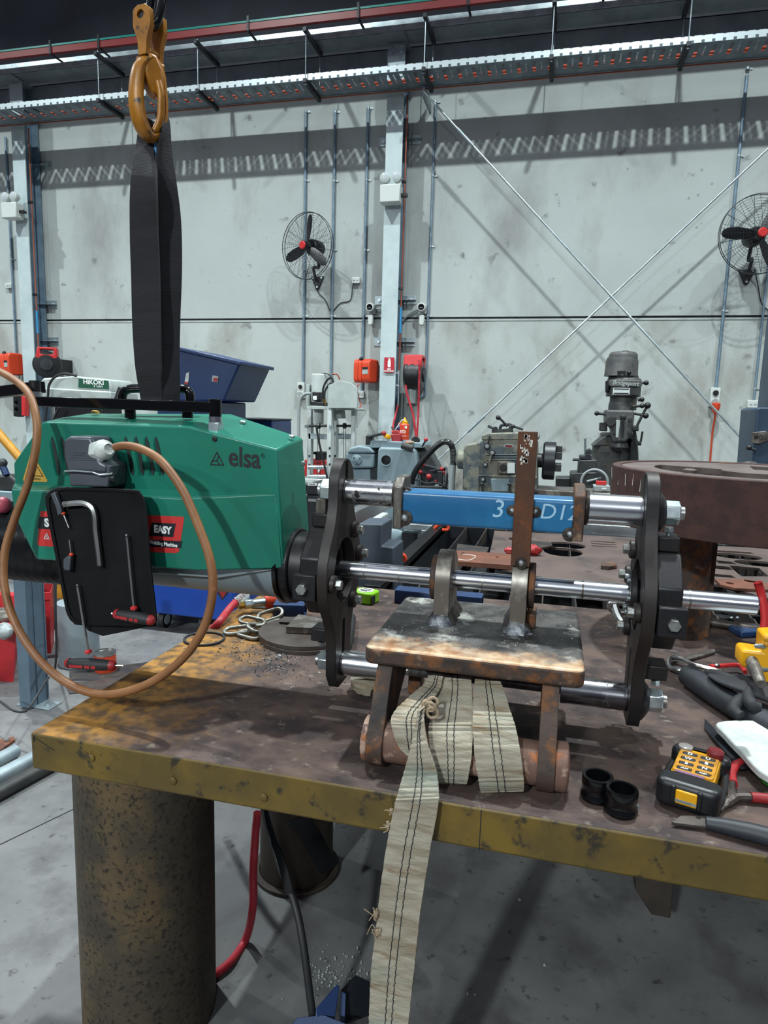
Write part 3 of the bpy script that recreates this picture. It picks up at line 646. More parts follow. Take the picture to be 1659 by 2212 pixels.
# ================================================================== the work table
TT = .85; TB = .766; TY0, TY1, TX0, TX1 = 1.135, 2.55, -1.05, 1.55
def graded(name, base, over, axis, e0, e1, nsc=5, amt=.35, rough=.55, metal=.1, third=None, t3=(9, .58, .68), bump=.15, bsc=60, st=(1, 1, 1), r2=None):
    """two finishes meeting along a worn border at a fixed place on the thing"""
    m = mat(name, base[0], rough, metal, c2=base[1], sc=nsc, lo=.4, hi=.6, spec=.35, c3=third, sc3=t3[0], lo3=t3[1], hi3=t3[2], bump=bump, bsc=bsc, st=st)
    nt = m.node_tree; N = nt.nodes; L = nt.links; b = N['Principled BSDF']
    tc = N.new('ShaderNodeTexCoord'); sp = N.new('ShaderNodeSeparateXYZ'); L.new(tc.outputs['Object'], sp.inputs[0])
    n = N.new('ShaderNodeTexNoise'); n.inputs['Scale'].default_value = nsc * 1.3; n.inputs['Detail'].default_value = 8; n.inputs['Roughness'].default_value = .68; L.new(tc.outputs['Object'], n.inputs['Vector'])
    a = N.new('ShaderNodeMath'); a.operation = 'MULTIPLY_ADD'; L.new(n.outputs['Fac'], a.inputs[0]); a.inputs[1].default_value = amt; L.new(sp.outputs[axis], a.inputs[2])
    r = N.new('ShaderNodeMapRange'); r.inputs['From Min'].default_value = e0 + amt * .5; r.inputs['From Max'].default_value = e1 + amt * .5; L.new(a.outputs[0], r.inputs['Value'])
    n2 = N.new('ShaderNodeTexNoise'); n2.inputs['Scale'].default_value = 26; n2.inputs['Detail'].default_value = 6; L.new(tc.outputs['Object'], n2.inputs['Vector'])
    ov = N.new('ShaderNodeMix'); ov.data_type = 'RGBA'; ov.inputs[6].default_value = lin(over[0]); ov.inputs[7].default_value = lin(over[1]); n2r = N.new('ShaderNodeMapRange'); n2r.inputs['From Min'].default_value = .42; n2r.inputs['From Max'].default_value = .62; L.new(n2.outputs['Fac'], n2r.inputs['Value']); L.new(n2r.outputs[0], ov.inputs[0])
    x = N.new('ShaderNodeMix'); x.data_type = 'RGBA'; L.new(r.outputs[0], x.inputs[0]); L.new(ov.outputs[2], x.inputs[6])
    L.new(b.inputs['Base Color'].links[0].from_socket, x.inputs[7]); L.new(x.outputs[2], b.inputs['Base Color'])
    M[name] = m; return m
table = thing('work_table', 'heavy steel work table with worn yellow edges in the foreground', 'table', (.2, 1.85, 0))
# local x of the table top runs from its empty at x = .2
graded('table_top', ('#594841', '#352b2b'), ('#9a6d30', '#57422b'), 0, -1.16, -.92, nsc=7, amt=.6, rough=.68, metal=.1, third='#75695e', t3=(26, .59, .72), bump=.3, bsc=50, st=(1, 1.25, 1))
mk('table_edge', '#6b551a', .55, 0, c2='#51421b', sc=7, lo=.36, hi=.62, c3='#2b2417', sc3=26, lo3=.57, hi3=.66, bump=.25, bsc=30, c4='#54431a', sc4=3.5, lo4=.48, hi4=.66)
b = MB(); b.box2((TX0, TY0, TB), (TX1, TY1, TT)); tt = b.build('tabletop', 'table_top', table, bev=.006, seg=2)
tt.data.materials.append(M['table_edge'])
for p in tt.data.polygons:
    if p.normal.z < .5: p.material_index = 1
for px, py in ((198, 1636), (374, 1686), (570, 1722)):
    p = at(px, py, Y=TY0); MB().lathe([(.0085, .002), (.0085, -.003), (.005, -.005)], p, (0, 1, 0), 16).build('plug_screw', 'table_edge', table)
for px, z0, z1, w in ((1037, TB, TT - .004, .0016),):
    p = at(px, 1800, Y=TY0); MB().box2((p.x - w / 2, TY0 - .0006, z0), (p.x + w / 2, TY0 + .002, z1)).build('seam', 'ink_black', table)
a, c = at(76, 1594, Y=TY0), at(118, 1621, Y=TY0); MB().bar(a, c, .0016, .0012, up=(0, 1, 0)).build('scratch', 'ink_black', table); MB().bar(at(73, 1588, Y=TY0), at(74, 1602, Y=TY0), .005, .0012, up=(0, 1, 0)).build('scratch', 'ink_black', table)
def leg(px0, px1, Y, py, m, flange=None):
    a, c = at(px0, py, Y=Y), at(px1, py, Y=Y); r = (c.x - a.x) / 2 * .985; x = (a.x + c.x) / 2
    l = MB().pipe((x, Y, 0), (x, Y, TB), r, r - .008, 40).build('leg', m, table)
    if flange: MB().pipe((x, Y, 0), (x, Y, .014), flange, r + .001, 40).build('foot_flange', m, l, bev=.003)
    return x, r
mk('leg_olive', '#383127', .6, .1, c2='#463d2f', sc=6, lo=.4, hi=.6, c3='#231c15', sc3=90, lo3=.52, hi3=.62, bump=.3, bsc=90, c4='#66502f', sc4=3.0, lo4=.46, hi4=.68, det=9)
mk('leg_brown', '#372f28', .6, .2, c2='#2b2520', sc=7, lo=.4, hi=.6, bump=.15, bsc=60)
LX, LR = leg(196, 448, 1.36, 1860, 'leg_olive')
BX, BR = leg(568, 717, 1.97, 1800, 'leg_brown', .146)
for x, y in ((1.2, 1.36), (1.2, 2.3)): MB().pipe((x, y, 0), (x, y, TB), .13, .12, 32).build('leg', 'leg_olive', table)
p = at(1390, 1925, Y=1.9)
b = MB(); b.prism([(p.x - .075, TB), (p.x + .07, TB), (p.x + .07, p.z - .04), (p.x + .02, p.z - .04), (p.x - .03, p.z + .03)], 'y', 1.86, 1.96); b.build('underside_bracket', 'leg_brown', table, bev=.003)
# ================================================================== rusty clevis bracket on the table
BY0, BZ0, BR0 = 1.52, 1.172, .0203          # axis of the boring bar
clev = thing('clevis_bracket', 'rusty welded steel clevis bracket with two upright lugs standing on the table', 'bracket', (-.13, 1.42, TT))
graded('plate_top_metal', ('#5a5755', '#2f2d2d'), ('#c4a98c', '#9a6a44'), 1, -.142, -.075, nsc=11, amt=.24, rough=.5, metal=.3, third='#a3a29c', t3=(9, .545, .64), bump=.15, bsc=60)
b = MB(); b.prism(rrect(.433, .405, .02, 4, -.1315, 1.4635), 'z', 1.043, 1.08); b.build('top_plate', 'plate_top_metal', clev, bev=.008, seg=3); b = bpy.data.objects['top_plate']; b.data.materials.append(M['rust_dark'])
for p in b.data.polygons:
    if p.normal.z < .5: p.material_index = 1
pipe_c = (1.233, .9)
def side_plate(x0, x1, boss0, boss1):
    cy, cz = pipe_c; o = arc(cy, cz, .049, 165, 345, 14)
    prof = o + [(1.31, .935), (1.40, .985), (1.54, .985), (1.585, .93), (1.585, TT), (1.64, TT), (1.64, 1.043), (1.262, 1.043), (1.235, 1.0)]
    s = MB().prism(prof, 'x', x0, x1, [arc(cy, cz, .03, 0, 345, 15)]).build('side_plate', 'rust_dark', clev, bev=.004)
    MB().lathe([(.02, 0), (.046, .0), (.046, abs(boss1 - boss0)), (.03, abs(boss1 - boss0) + .004)], (boss0, cy, cz), (1 if boss1 > boss0 else -1, 0, 0), 26).build('pin_boss', 'rust_pipe', s, bev=.003)
side_plate(-.318, -.286, -.318, -.33)
side_plate(.008, .04, .04, .062)
MB().cyl((-.33, *pipe_c), (.06, *pipe_c), .041, n=32).build('cross_pipe', 'rust_pipe', clev)
for z in (.91, .975): MB().box2((-.286, 1.59, z - .01), (.008, 1.605, z + .012)).build('cross_bar', 'rust_dark', clev, bev=.002)
def lug(x0, x1):
    y0, y1 = 1.457, 1.592; pr = [(y0, 1.08), (y1, 1.08)] + arc(BY0 + .003, BZ0, .0665, 0, 180, 16)
    l = MB().prism(pr, 'x', x0, x1, [arc(BY0, BZ0, .0212, 0, 345, 23)]).build('lug', 'lug_steel', clev, bev=.004, seg=2)
    b = MB()
    for s, xx in ((-1, x0), (1, x1)):
        b.loft([[(xx + s * .001, y, 1.079), (xx + s * (.016 + .003 * math.sin(i * 2.1)), y, 1.079), (xx + s * (.008 + .002 * math.cos(i * 1.7)), y, 1.092), (xx + s * .001, y, 1.103 + .002 * math.sin(i * 1.3))] for i, y in enumerate([y0 + (y1 - y0) * k / 12 for k in range(13)])])
    b.build('weld_fillet', 'weld_dark', l)
    xm = (x0 + x1) / 2; b = MB(); rr = random.Random(int(abs(x0) * 1000))
    b.loft([[(xm + w * math.cos(a) * (1 + .14 * rr.uniform(-1, 1)), y0 + .002 - d * math.sin(a) * (1 + .14 * rr.uniform(-1, 1)), z + .0015 * rr.uniform(-1, 1)) for a in [PI * i / 12 for i in range(13)] + [PI * 1.25, PI * 1.5, PI * 1.75]] for w, d, z in ((.033, .03, 1.0795), (.028, .024, 1.086), (.022, .015, 1.094), (.017, .006, 1.101))])
    b.build('weld_toe', 'weld_bead', l, ang=70)
    return l
l1 = lug(-.2405, -.206); l2 = lug(-.071, -.036)
for l, x0, x1 in ((l1, -.2545, -.2415), (l2, -.035, -.021)):
    MB().pipe((x0, BY0, BZ0), (x1, BY0, BZ0), .052, .0225, 36).build('wear_collar', 'rust_dark', l, bev=.002)
MB().box2((-.0345, 1.49, 1.081), (-.014, 1.56, 1.113)).build('weld_tab', 'rust_dark', l2, bev=.003)
# ================================================================== chromed boring bar
t = thing('boring_bar', 'long polished chrome boring bar running through the bracket lugs', 'bar', (-.09, BY0, BZ0))
b = MB(); b.lathe([(BR0 - .003, 0), (BR0, .003), (BR0, 1.06), (BR0 - .003, 1.063)], (-.628, BY0, BZ0), (1, 0, 0), 40); b.build('shaft', 'steel_chrome', t)
for x in (-.42, -.335, -.14, .08, .3):
    b = MB(); b.pipe((x, BY0, BZ0), (x + .004, BY0, BZ0), BR0 + .0002, BR0 - .0006, 40); b.build('keyway_band', 'steel_ground', t)
# ================================================================== dog-bone mounting plates
def bone():
    hw = [(0, .135), (.04, .129), (.075, .112), (.1, .093), (.125, .077), (.15, .067), (.18, .0615), (.208, .06)]
    top = arc(0, .208, .06, 0, 180, 14)
    right = [(w, d) for d, w in hw]
    low = [(.06, -.208), (.06, -.25), (.035, -.287), (-.035, -.287), (-.06, -.25), (-.06, -.208)]
    o = [(w, -d) for d, w in hw[::-1]][1:-1] + right + top[1:-1] + [(-w, d) for d, w in hw[::-1]] + [(-w, -d) for d, w in hw[1:-1]] + low[::-1]
    return [(BY0 + y, BZ0 + z) for y, z in o]
def slot(z0, z1, w): return [(BY0 + y, BZ0 + z) for y, z in arc(0, z1, w, 0, 180, 6) + arc(0, z0, w, 180, 360, 6)]
def oct_(r, a=22.5): return [(BY0 + r * math.cos(math.radians(a + 45 * i)), BZ0 + r * math.sin(math.radians(a + 45 * i))) for i in range(8)]
def mount(name_label, x0, x1, side, m):
    """side = -1: carries its clamp head on the machine side, +1: on the far side"""
    t = thing('mounting_plate', name_label, 'plate', ((x0 + x1) / 2, BY0, BZ0 - .287))
    MB().prism(bone(), 'x', x0, x1, [arc(BY0, BZ0, .078, 0, 350, 35), slot(.215, .252, .0095), slot(-.235, -.13, .0095)]).build('plate', m, t, bev=.003)
    xo = x0 if side < 0 else x1; xi = x1 if side < 0 else x0
    B = lambda a, c: ((xo, xo + side * a), (xo, xo + side * c))
    h = MB().prism(oct_(.112), 'x', xo + side * .001, xo + side * .052, [arc(BY0, BZ0, .06, 0, 345, 23)]).build('clamp_head', 'phosphate', t, bev=.004)
    b = MB(); b.box2((xo + side * .004, BY0 - .128, BZ0 - .052), (xo + side * .06, BY0 - .1, BZ0 + .01)); blk = b.build('clamp_block', 'phosphate', h, bev=.003)
    hexbolt('clamp_bolt', (xo + side * .034, BY0 - .143, BZ0 - .022), (0, 1, 0), .0125, .015, 'bolt_head', h)
    for zz in (.118, -.165): MB().box2((xo + side * .002, BY0 - .03, BZ0 + zz - .014), (xo + side * .05, BY0 + .03, BZ0 + zz + .018)).build('jack_block', 'phosphate', t, bev=.003)
    for zz, s in ((.136, 1), (-.179, -1)): 
        hexbolt('jack_screw', (xo + side * .03, BY0 - .005, BZ0 + zz + s * .018), (0, 0, -s), .0095, .011, 'zinc_bolt', t, shank=.02)
    if side < 0: MB().box2((xo - .045, BY0 - .02, BZ0 + .09), (xo - .02, BY0 + .02, BZ0 + .17)).build('jack_bar', 'mill_scale', t, bev=.002)
    for dy, dz in ((-.105, -.012), (.062, .088), (.058, -.09), (.108, .02)):
        b = MB(); b.lathe([(.019, 0), (.021, .002), (.021, .011), (.017, .013)], (xi, BY0 + dy, BZ0 + dz), (-side, 0, 0), 22); w = b.build('washer', m, t)
        hexbolt('bolt', (xi - side * .026, BY0 + dy, BZ0 + dz), (side, 0, 0), .0115, .013, 'bolt_head', w)
    return t
mpl = mount('dark dog-bone mounting plate on the machine side of the bracket', -.4955, -.4705, -1, 'phosphate_brown')
mpr = mount('dark dog-bone mounting plate on the right, its clamp head facing right', .193, .219, 1, 'phosphate_brown')
# bearing inside the right plate
b = MB(); b.pipe((.178, BY0, BZ0), (.193, BY0, BZ0), .055, .0225, 32); q = b.build('bearing_cap', 'phosphate', mpr, bev=.003)
for a in range(0, 360, 60):
    y, z = BY0 + .04 * math.cos(math.radians(a)), BZ0 + .04 * math.sin(math.radians(a)); MB().cyl((.178, y, z), (.172, y, z), .0055, n=10).build('cap_screw', 'zinc_bolt', q)
MB().pipe((.22, BY0, BZ0), (.271, BY0, BZ0), .061, .0225, 32).build('bearing_sleeve', 'phosphate', mpr)
# spacer studs with nuts: (label, x of the plate's outer face, side, z)
def nut(parent, x, side, z, r=.0265, cone=True):
    if cone: MB().lathe([(.048, 0), (.046, .006), (.03, .018)], (x, BY0, z), (side, 0, 0), 26).build('cone_washer', 'phosphate', parent)
    x += side * .018 if cone else side * .004
    b = MB(); b.hexa((x, BY0, z), (x + side * .03, BY0, z), r, ph=.35); n = b.build('nut', 'zinc_bolt', parent, bev=.0025)
    MB().cyl((x + side * .026, BY0, z), (x + side * .039, BY0, z), r * .55, n=16).build('stud_end', 'bolt_head', n)
ZT, ZL = 1.362, .936
# ================================================================== blue spacer beam between the plates
sp = thing('spacer_beam', 'blue square tube between chrome pins with a rusty flat bar tacked to its front', 'beam', (-.135, BY0, 1.3))
tube_z = 1.338
b = MB(); b.prism(rrect(.078, .075, .009, 3, BY0, tube_z), 'x', -.324, .049, [rrect(.068, .065, .005, 3, BY0, tube_z)]); b.build('blue_tube', 'blue_paint', sp)
for x0, x1, m in ((-.345, -.3245, 'mill_scale'), (.0495, .073, 'rust_dark')):
    b = MB(); b.prism([(1.473, 1.288), (1.567, 1.288), (1.567, 1.405), (1.5, 1.405), (1.473, 1.385)], 'x', x0, x1); b.build('end_plate', m, sp, bev=.003)
b = MB(); b.cyl((-.4695, BY0, ZT), (-.3455, BY0, ZT), .0305, n=36); b.build('pin', 'pin_blackened', sp, label='chrome pin stained with dark burn marks')
b = MB(); b.cyl((.0735, BY0, ZT - .006), (.192, BY0, ZT - .006), .032, n=36); b.build('pin', 'steel_chrome', sp, label='bright chrome pin')
MB().torus((.077, BY0, ZT - .006), .033, .006, (1, 0, 0), 28, 8).build('weld_ring', 'weld_dark', sp)
MB().torus((-.349, BY0, ZT), .031, .004, (1, 0, 0), 28, 8).build('weld_ring', 'weld_dark', sp)
fb0 = at(1134, 932, Y=1.47); fx = -.0545
b = MB(); b.box2((fx - .0205, 1.4665, 1.226), (fx + .0205, 1.4795, fb0.z)); b.build('flat_bar', 'rust_flat', sp, bev=.0015)
mk('chalk', '#c9c3bb', .9); 
rr = random.Random(4); b = MB()
for k in range(34):
    z = fb0.z - .008 - .06 * rr.random() ** 1.2; x = fx - .013 + .016 * rr.random() + (.006 if z > fb0.z - .03 else 0); w = .001 + .003 * rr.random()
    b.box((x, 1.4662, z), (w * 1.6, .0006, w * 2.4))
b.build('paint_marks', 'chalk', sp)['kind'] = 'stuff'
def tack(x, y, z, r, par, d=(0, -1, 0)):
    b = MB(); b.ball((x, y, z), r, 12, (1, .6, 1)); b.jitter(r * .08, int(x * 1e4) & 255); q = b.build('tack_weld', 'weld_bead', par, ang=70); q['label'] = 'bright tack weld'
    MB().lathe([(r * 2.0, .0), (r * 1.9, .0012), (r * .9, .002)], (x, y + r * .3, z), d, 20).build('heat_ring', 'weld_dark', q)
for x, y, z, r in ((fx - .024, 1.479, 1.345, .0065), (fx + .025, 1.479, 1.345, .0065), (fx + .002, 1.464, 1.233, .0065), (-.318, 1.478, 1.313, .009), (-.318, 1.487, 1.372, .006), (.046, 1.479, 1.301, .008)):
    tack(x, y, z, r, sp)
def chalk_text(s, px, py, size):
    p = at(px, py, Y=BY0 - .039); text(s, size, (p.x, BY0 - .0394, p.z), (1, 0, 0), (0, 0, 1), 'marker_white', sp, shear=.15)
chalk_text('3', 1075, 1101, .056); chalk_text('D12', 1207, 1108, .047)
# ================================================================== lower spacer rod
lr = thing('spacer_rod', 'lower chrome spacer rod passing behind the clevis between the two plates', 'rod', (-.13, BY0, ZL - .03))
MB().cyl((-.4695, BY0, ZL), (-.34, BY0, ZL), .031, n=36).build('sleeve', 'steel_chrome', lr)
MB().cyl((.05, BY0, ZL), (.192, BY0, ZL), .031, n=36).build('sleeve', 'pin_blackened', lr)
MB().cyl((-.34, BY0, ZL), (.05, BY0, ZL), .012, n=16).build('stud', 'bolt_head', lr)
nut(mpl, -.4955, -1, ZT, .029, False); nut(mpl, -.4955, -1, ZL, .026, False)
nut(mpr, .219, 1, ZT - .006); nut(mpr, .219, 1, ZL)
# ================================================================== green boring and welding machine
YU, YB, YL = 1.43, 1.59, 1.392
mc = thing('boring_machine', 'green portable boring and welding machine hanging above the table', 'machine', (-.9, BY0, 1.15))
U = lambda px, py: at(px, py, Y=YU)
Lw = lambda px, py: at(px, py, Y=YL)
Bk = lambda px, py: at(px, py, Y=YB)
b = MB(); b.hull([U(92, 912), U(407, 921), U(598, 971), U(613, 1230), U(78, 1207), U(35, 1120), U(30, 1000), Bk(130, 903), Bk(193, 893), Bk(500, 894), Bk(654, 946), Bk(668, 1140), Bk(662, 1215), Bk(110, 1200), Bk(60, 1010)])
b.build('cover', 'green_paint', mc, bev=.004, seg=2, ang=25)
b = MB(); b.hull([U(30, 1043), U(598, 1066), U(612, 1229), U(78, 1207), U(38, 1120), Lw(24, 1058), Lw(80, 1074), Lw(391, 1076), Lw(430, 1233), Lw(80, 1208), Lw(33, 1115)])
b.build('cover_bulge', 'green_paint', mc, bev=.004, seg=2, ang=25)
b = MB(); c0, c1 = U(330, 1226), U(600, 1234); b.hull([U(100, 1207), U(600, 1230), U(470, 1249), U(120, 1225), U(100, 1207) + V((0, .15, 0)), U(600, 1230) + V((0, .15, 0)), U(470, 1249) + V((0, .15, 0)), U(120, 1225) + V((0, .15, 0))])
b.build('base_tray', 'galvanised', mc, bev=.002)
# louvres, screws
for px in (113, 134, 153, 272, 294, 316, 337):
    a, c = U(px, 942), U(px + 13, 1028); w = .0072
    b = MB(); f = lambda x, z, y: V((x, y, z))
    o = [(a.x, a.z), (a.x + w, a.z - .016), (c.x + w, c.z + .014), (c.x + .003, c.z), (c.x - w, c.z + .016), (a.x - w * .7, a.z - .014)]
    b.prism(o, 'y', YU - .0012, YU + .004); v = b.build('vent_slot', 'louvre_dark', mc)
    b = MB(); b.loft([[(x - .002, YU - .0005, z), (x + .003, YU - .007 * k, z), (x + .0055, YU - .0005, z)] for x, z, k in ((a.x - w, a.z - .004, .1), (a.x - w + .001, a.z - .02, 1), (c.x - w - .002, c.z + .018, 1), (c.x - w - .001, c.z, .1))]); b.build('louvre_lip', 'green_edge', v)
for px, py in ((652, 1001), (656, 1159)):
    p = at(px, py, X=at(640, py, Y=1.53).x); 
    MB().lathe([(.0065, .0), (.006, .004), (.003, .006)], (at(px, py, Y=1.53).x + .002, 1.53, p.z if False else at(px, py, Y=1.53).z), (1, -.35, 0), 14).build('screw', 'zinc_bolt', mc)
for px, py in ((525, 912), (630, 943)):
    p = at(px, py, Y=1.54); MB().lathe([(.0075, -.002), (.007, .003), (.003, .005)], p, (.25, -.2, 1), 14).build('screw', 'zinc_bolt', mc)
p = U(464, 948); MB().lathe([(.006, .0005), (.006, -.002), (.003, -.0025)], (p.x, YU - .0005, p.z), (0, 1, 0), 16).build('socket_screw', 'black_plastic', mc)
p = at(206, 893, Y=1.56); MB().lathe([(.011, 0), (.01, .006), (.004, .008)], p, (0, 0, 1), 16).build('dome_nut', 'gold_label', mc)
p = at(503, 1240, Y=1.47); MB().cyl(p + V((0, 0, .012)), p - V((0, 0, .012)), .0055, n=10).build('lower_bolt', 'zinc_bolt', mc)
# logo: triangle mark and name
def tri_logo(cx, cz, s, y, m, parent):
    P = [(cx + s * math.sin(math.radians(a)), cz + s * math.cos(math.radians(a)) * 1.02) for a in (0, 120, 240)]; C = (cx - s * .02, cz + s * .02); b = MB(); w = s * .13
    for i in range(3):
        q, r = P[i], P[(i + 1) % 3]; b.bar((q[0], y, q[1]), (r[0], y, r[1]), w, .0006, up=(0, 1, 0))
        mid = ((P[i][0] + P[(i + 1) % 3][0]) / 2 * .55 + q[0] * .45, (P[i][1] + P[(i + 1) % 3][1]) / 2 * .55 + q[1] * .45)
        b.bar((C[0], y, C[1]), (mid[0], y, mid[1]), w, .0006, up=(0, 1, 0)); 
    return b.build('logo_mark', m, parent)
p = U(469, 995); tri_logo(p.x, p.z, .0195, YU - .0008, 'ink_black', mc)
p = U(528, 992); text('elsa', .064, (p.x, YU - .0008, p.z + .002), (1, 0, -.035), (0, 0, 1), 'ink_black', mc, bold=.0013, sx=.84)
p = U(568, 984); text('R', .006, (p.x, YU - .0008, p.z), (1, 0, 0), (0, 0, 1), 'ink_black', mc); MB().torus((p.x, YU - .0008, p.z), .0045, .0005, (0, 1, 0), 20, 5).build('registered_ring', 'ink_black', mc)
# warning triangle
A, Bq, Cq = U(69, 983), U(50, 1036), U(103, 1038)
lift = V((0, -.0008, 0))
b = MB(); b.loft([[A + V((-.004, 0, .002)), A + V((.004, 0, .002)), Cq, Cq - V((.003, 0, .004)), Bq - V((-.003, 0, .004)), Bq], [v + lift for v in (A + V((-.004, 0, .002)), A + V((.004, 0, .002)), Cq, Cq - V((.003, 0, .004)), Bq - V((-.003, 0, .004)), Bq)]]); wl = b.build('warning_label', 'gold_label', mc)
cen = (A + Bq + Cq) / 3; b = MB(); T = [cen + (v - cen) * .68 + V((0, -.0012, .004)) for v in (A, Bq, Cq)]
for i in range(3): b.bar(T[i], T[(i + 1) % 3], .0016, .0006, up=(0, 1, 0))
b.bar(cen + V((-.004, -.0012, .014)), cen + V((-.001, -.0012, .004)), .0016, .0006, up=(0, 1, 0)); b.bar(cen + V((-.001, -.0012, .005)), cen + V((-.004, -.0012, -.003)), .0016, .0006, up=(0, 1, 0))
for dz in (-.0165, -.0195): b.bar(cen + V((-.019, -.0012, dz)), cen + V((.019, -.0012, dz)), .0011, .0006, up=(0, 1, 0))
b.build('warning_symbol', 'ink_black', wl)
# red label on the bulge
def quad(pts, y, th=.0008):
    b = MB(); P = [at(px, py, Y=y) for px, py in pts]; b.loft([P, [v + V((0, -th, 0)) for v in P]]); return b
rl = quad(((88, 1104), (396, 1116), (398, 1120), (387, 1191), (380, 1195), (84, 1179), (81, 1172)), YL + .0003).build('red_label', 'logo_red', mc)
yl2 = YL - .0012
quad(((85, 1116), (140, 1119), (138, 1144), (81, 1142)), yl2 + .0008).build('dark_panel', 'logo_dark', rl)
quad(((328, 1129), (380, 1131), (374, 1160), (322, 1157)), yl2 + .0008).build('dark_panel', 'logo_dark', rl)
quad(((300, 1165), (394, 1169), (391, 1184), (300, 1180)), yl2 + .0008).build('dark_panel', 'logo_dark', rl)
ty = yl2 - .0012; xr = (1, 0, -.045)
p = at(101, 1130, Y=ty); text('S', .028, p, xr, (0, 0, 1), 'ink_white', rl, bold=.0014)
p = at(351, 1145, Y=ty); text('EASY', .0235, p, xr, (0, 0, 1), 'ink_white', rl, bold=.0012, sx=.86)
p = at(353, 1175, Y=ty); text('Welding Machine', .0125, p, xr, (0, 0, 1), 'ink_white', rl, bold=.0004, sx=.84)
p = at(101, 1160, Y=ty); tri_logo(p.x, p.z, .0095, ty, 'ink_white', rl)
# connector, gland
b = MB(); c0, c1 = at(147, 1002, Y=1.36), at(236, 1052, Y=1.36); b.hull([at(147, 1005, Y=1.36), at(236, 1005, Y=1.36), at(234, 1053, Y=1.36), at(150, 1050, Y=1.36), at(147, 1005, Y=1.36) + V((0, .07, 0)), at(236, 1005, Y=1.36) + V((0, .07, 0)), at(234, 1053, Y=1.36) + V((0, .07, 0)), at(150, 1050, Y=1.36) + V((0, .07, 0))])
cb = b.build('connector_base', 'connector_grey', mc, bev=.004)
b = MB(); F = [(136, 951), (150, 942), (196, 944), (217, 998), (231, 1005), (228, 1022), (146, 1018), (137, 985)]
b.prism([(at(x, y, Y=1.355).x, at(x, y, Y=1.355).z) for x, y in F], 'y', 1.355, 1.43); hd = b.build('connector_hood', 'connector_grey', mc, bev=.007, seg=3)
for i, (x0, x1, y) in enumerate(((158, 184, 977), (153, 192, 982), (150, 199, 987), (147, 205, 992))):
    MB().bar(at(x0, y, Y=1.3545), at(x1, y + 2, Y=1.3545), .002, .0022, up=(0, 1, 0)).build('grip_rib', 'connector_grey', hd)
MB().tube([at(139, 1024, Y=1.40), at(140, 1018, Y=1.352), at(160, 1017, Y=1.35), at(200, 1020, Y=1.35), at(215, 1026, Y=1.35), at(240, 1024, Y=1.36), at(246, 1016, Y=1.40)], .0022, 8).build('locking_lever', 'zinc_bolt', cb)
p = at(240, 1033, Y=1.375); MB().cyl(p, p + V((.016, 0, 0)), .013, n=18).build('lever_pivot', 'black_plastic', cb)
g0 = at(208, 975, Y=1.375); gd = (at(250, 967, Y=1.35) - g0).normalized()
MB().hexa(g0 + gd * .004, g0 + gd * .028, .0265, ph=.3).build('gland_nut', 'white_plastic', mc, bev=.0012, seg=1, ang=20)
MB().lathe([(.023, .028), (.023, .036), (.019, .045), (.0125, .05), (.0125, .046)], g0, gd, 26).build('gland_dome', 'white_plastic', mc)
# spindle tube, bellows, end knob, chuck
MB().cyl((-.62, BY0, BZ0), (-1.19, BY0, BZ0), .083, n=40).build('spindle_tube', 'girder_grey', mc)
b = MB(); pr = []
for i in range(33): pr += [(.098 if i % 2 else .108, -.0135 * i)]
b.lathe([(.075, .0)] + pr + [(.07, -.44)], (-1.16, BY0, BZ0), (1, 0, 0), 34); b.build('bellows', 'hose_black', mc, ang=60)
p = at(6, 1091, Y=1.46); MB().ball(p, .022, 18).build('end_knob', 'pink_plastic', mc, label='pink ball knob')
for prof, m, nm in (([(.06, 0), (.094, 0), (.096, .003), (.096, .011), (.09, .013), (.06, .013)], 'black_gloss', 'front_ring'), ([(.06, .0145), (.091, .0145), (.0925, .017), (.0925, .033), (.09, .036), (.06, .036)], 'knurled', 'knurled_ring'), ([(.05, .0365), (.083, .0365), (.083, .066), (.05, .066)], 'phosphate', 'chuck_body')):
    b = MB(); b.lathe(prof, (-.6215, BY0, BZ0), (1, 0, 0), 44); kr = b.build(nm, m, mc)
    if nm == 'knurled_ring':
        for a in (115, 155, 200, 245): 
            c = V((-.5965, BY0 + .0925 * math.cos(math.radians(a)), BZ0 + .0925 * math.sin(math.radians(a)))); d = V((0, math.cos(math.radians(a)), math.sin(math.radians(a)))); MB().cyl(c - d * .003, c + d * .0006, .0052, n=14).build('spanner_hole', 'pit_black', kr)
# carrying frame on top
yb_ = 1.5
a, c = at(72, 867, Y=1.52), at(470, 880, Y=1.468)
fr = MB().bar(a, c, .032, .026).build('carry_bar', 'black_gloss', mc, bev=.002)
a2, c2 = at(-60, 855, Y=1.60), at(88, 836, Y=1.54); MB().bar(a2, c2, .03, .03).build('swing_arm', 'black_gloss', mc, bev=.002)
p = at(76, 842, Y=1.525); MB().cyl(p + V((0, 0, .024)), p - V((0, 0, .04)), .014, n=20).build('pivot', 'black_plastic', mc)
MB().cyl(p - V((0, 0, .005)), p - V((0, 0, .02)), .0165, n=20).build('pivot_collar', 'zinc_bolt', mc)
for px in (281, 405):
    p = at(px, 878, Y=yb_); MB().cyl(p, (p.x, p.y, at(px, 903, Y=yb_).z), .0135, n=20).build('frame_post', 'black_gloss', mc)
yb_ = 1.462; p = at(465, 862, Y=yb_); z1, z2, z3 = at(467, 900, Y=yb_).z, at(467, 912, Y=yb_).z, at(468, 938, Y=yb_).z
MB().cyl((p.x, yb_, p.z), (p.x, yb_, z1), .0145, n=22).build('end_post', 'black_gloss', mc, bev=.001)
MB().cyl((p.x, yb_, z1), (p.x, yb_, z2), .0155, n=22).build('chrome_collar', 'steel_chrome', mc)
MB().box2((p.x - .012, yb_ - .014, z3 - .008), (p.x + .014, yb_ + .014, z2)).build('square_foot', 'galvanised_bright', mc, bev=.002)
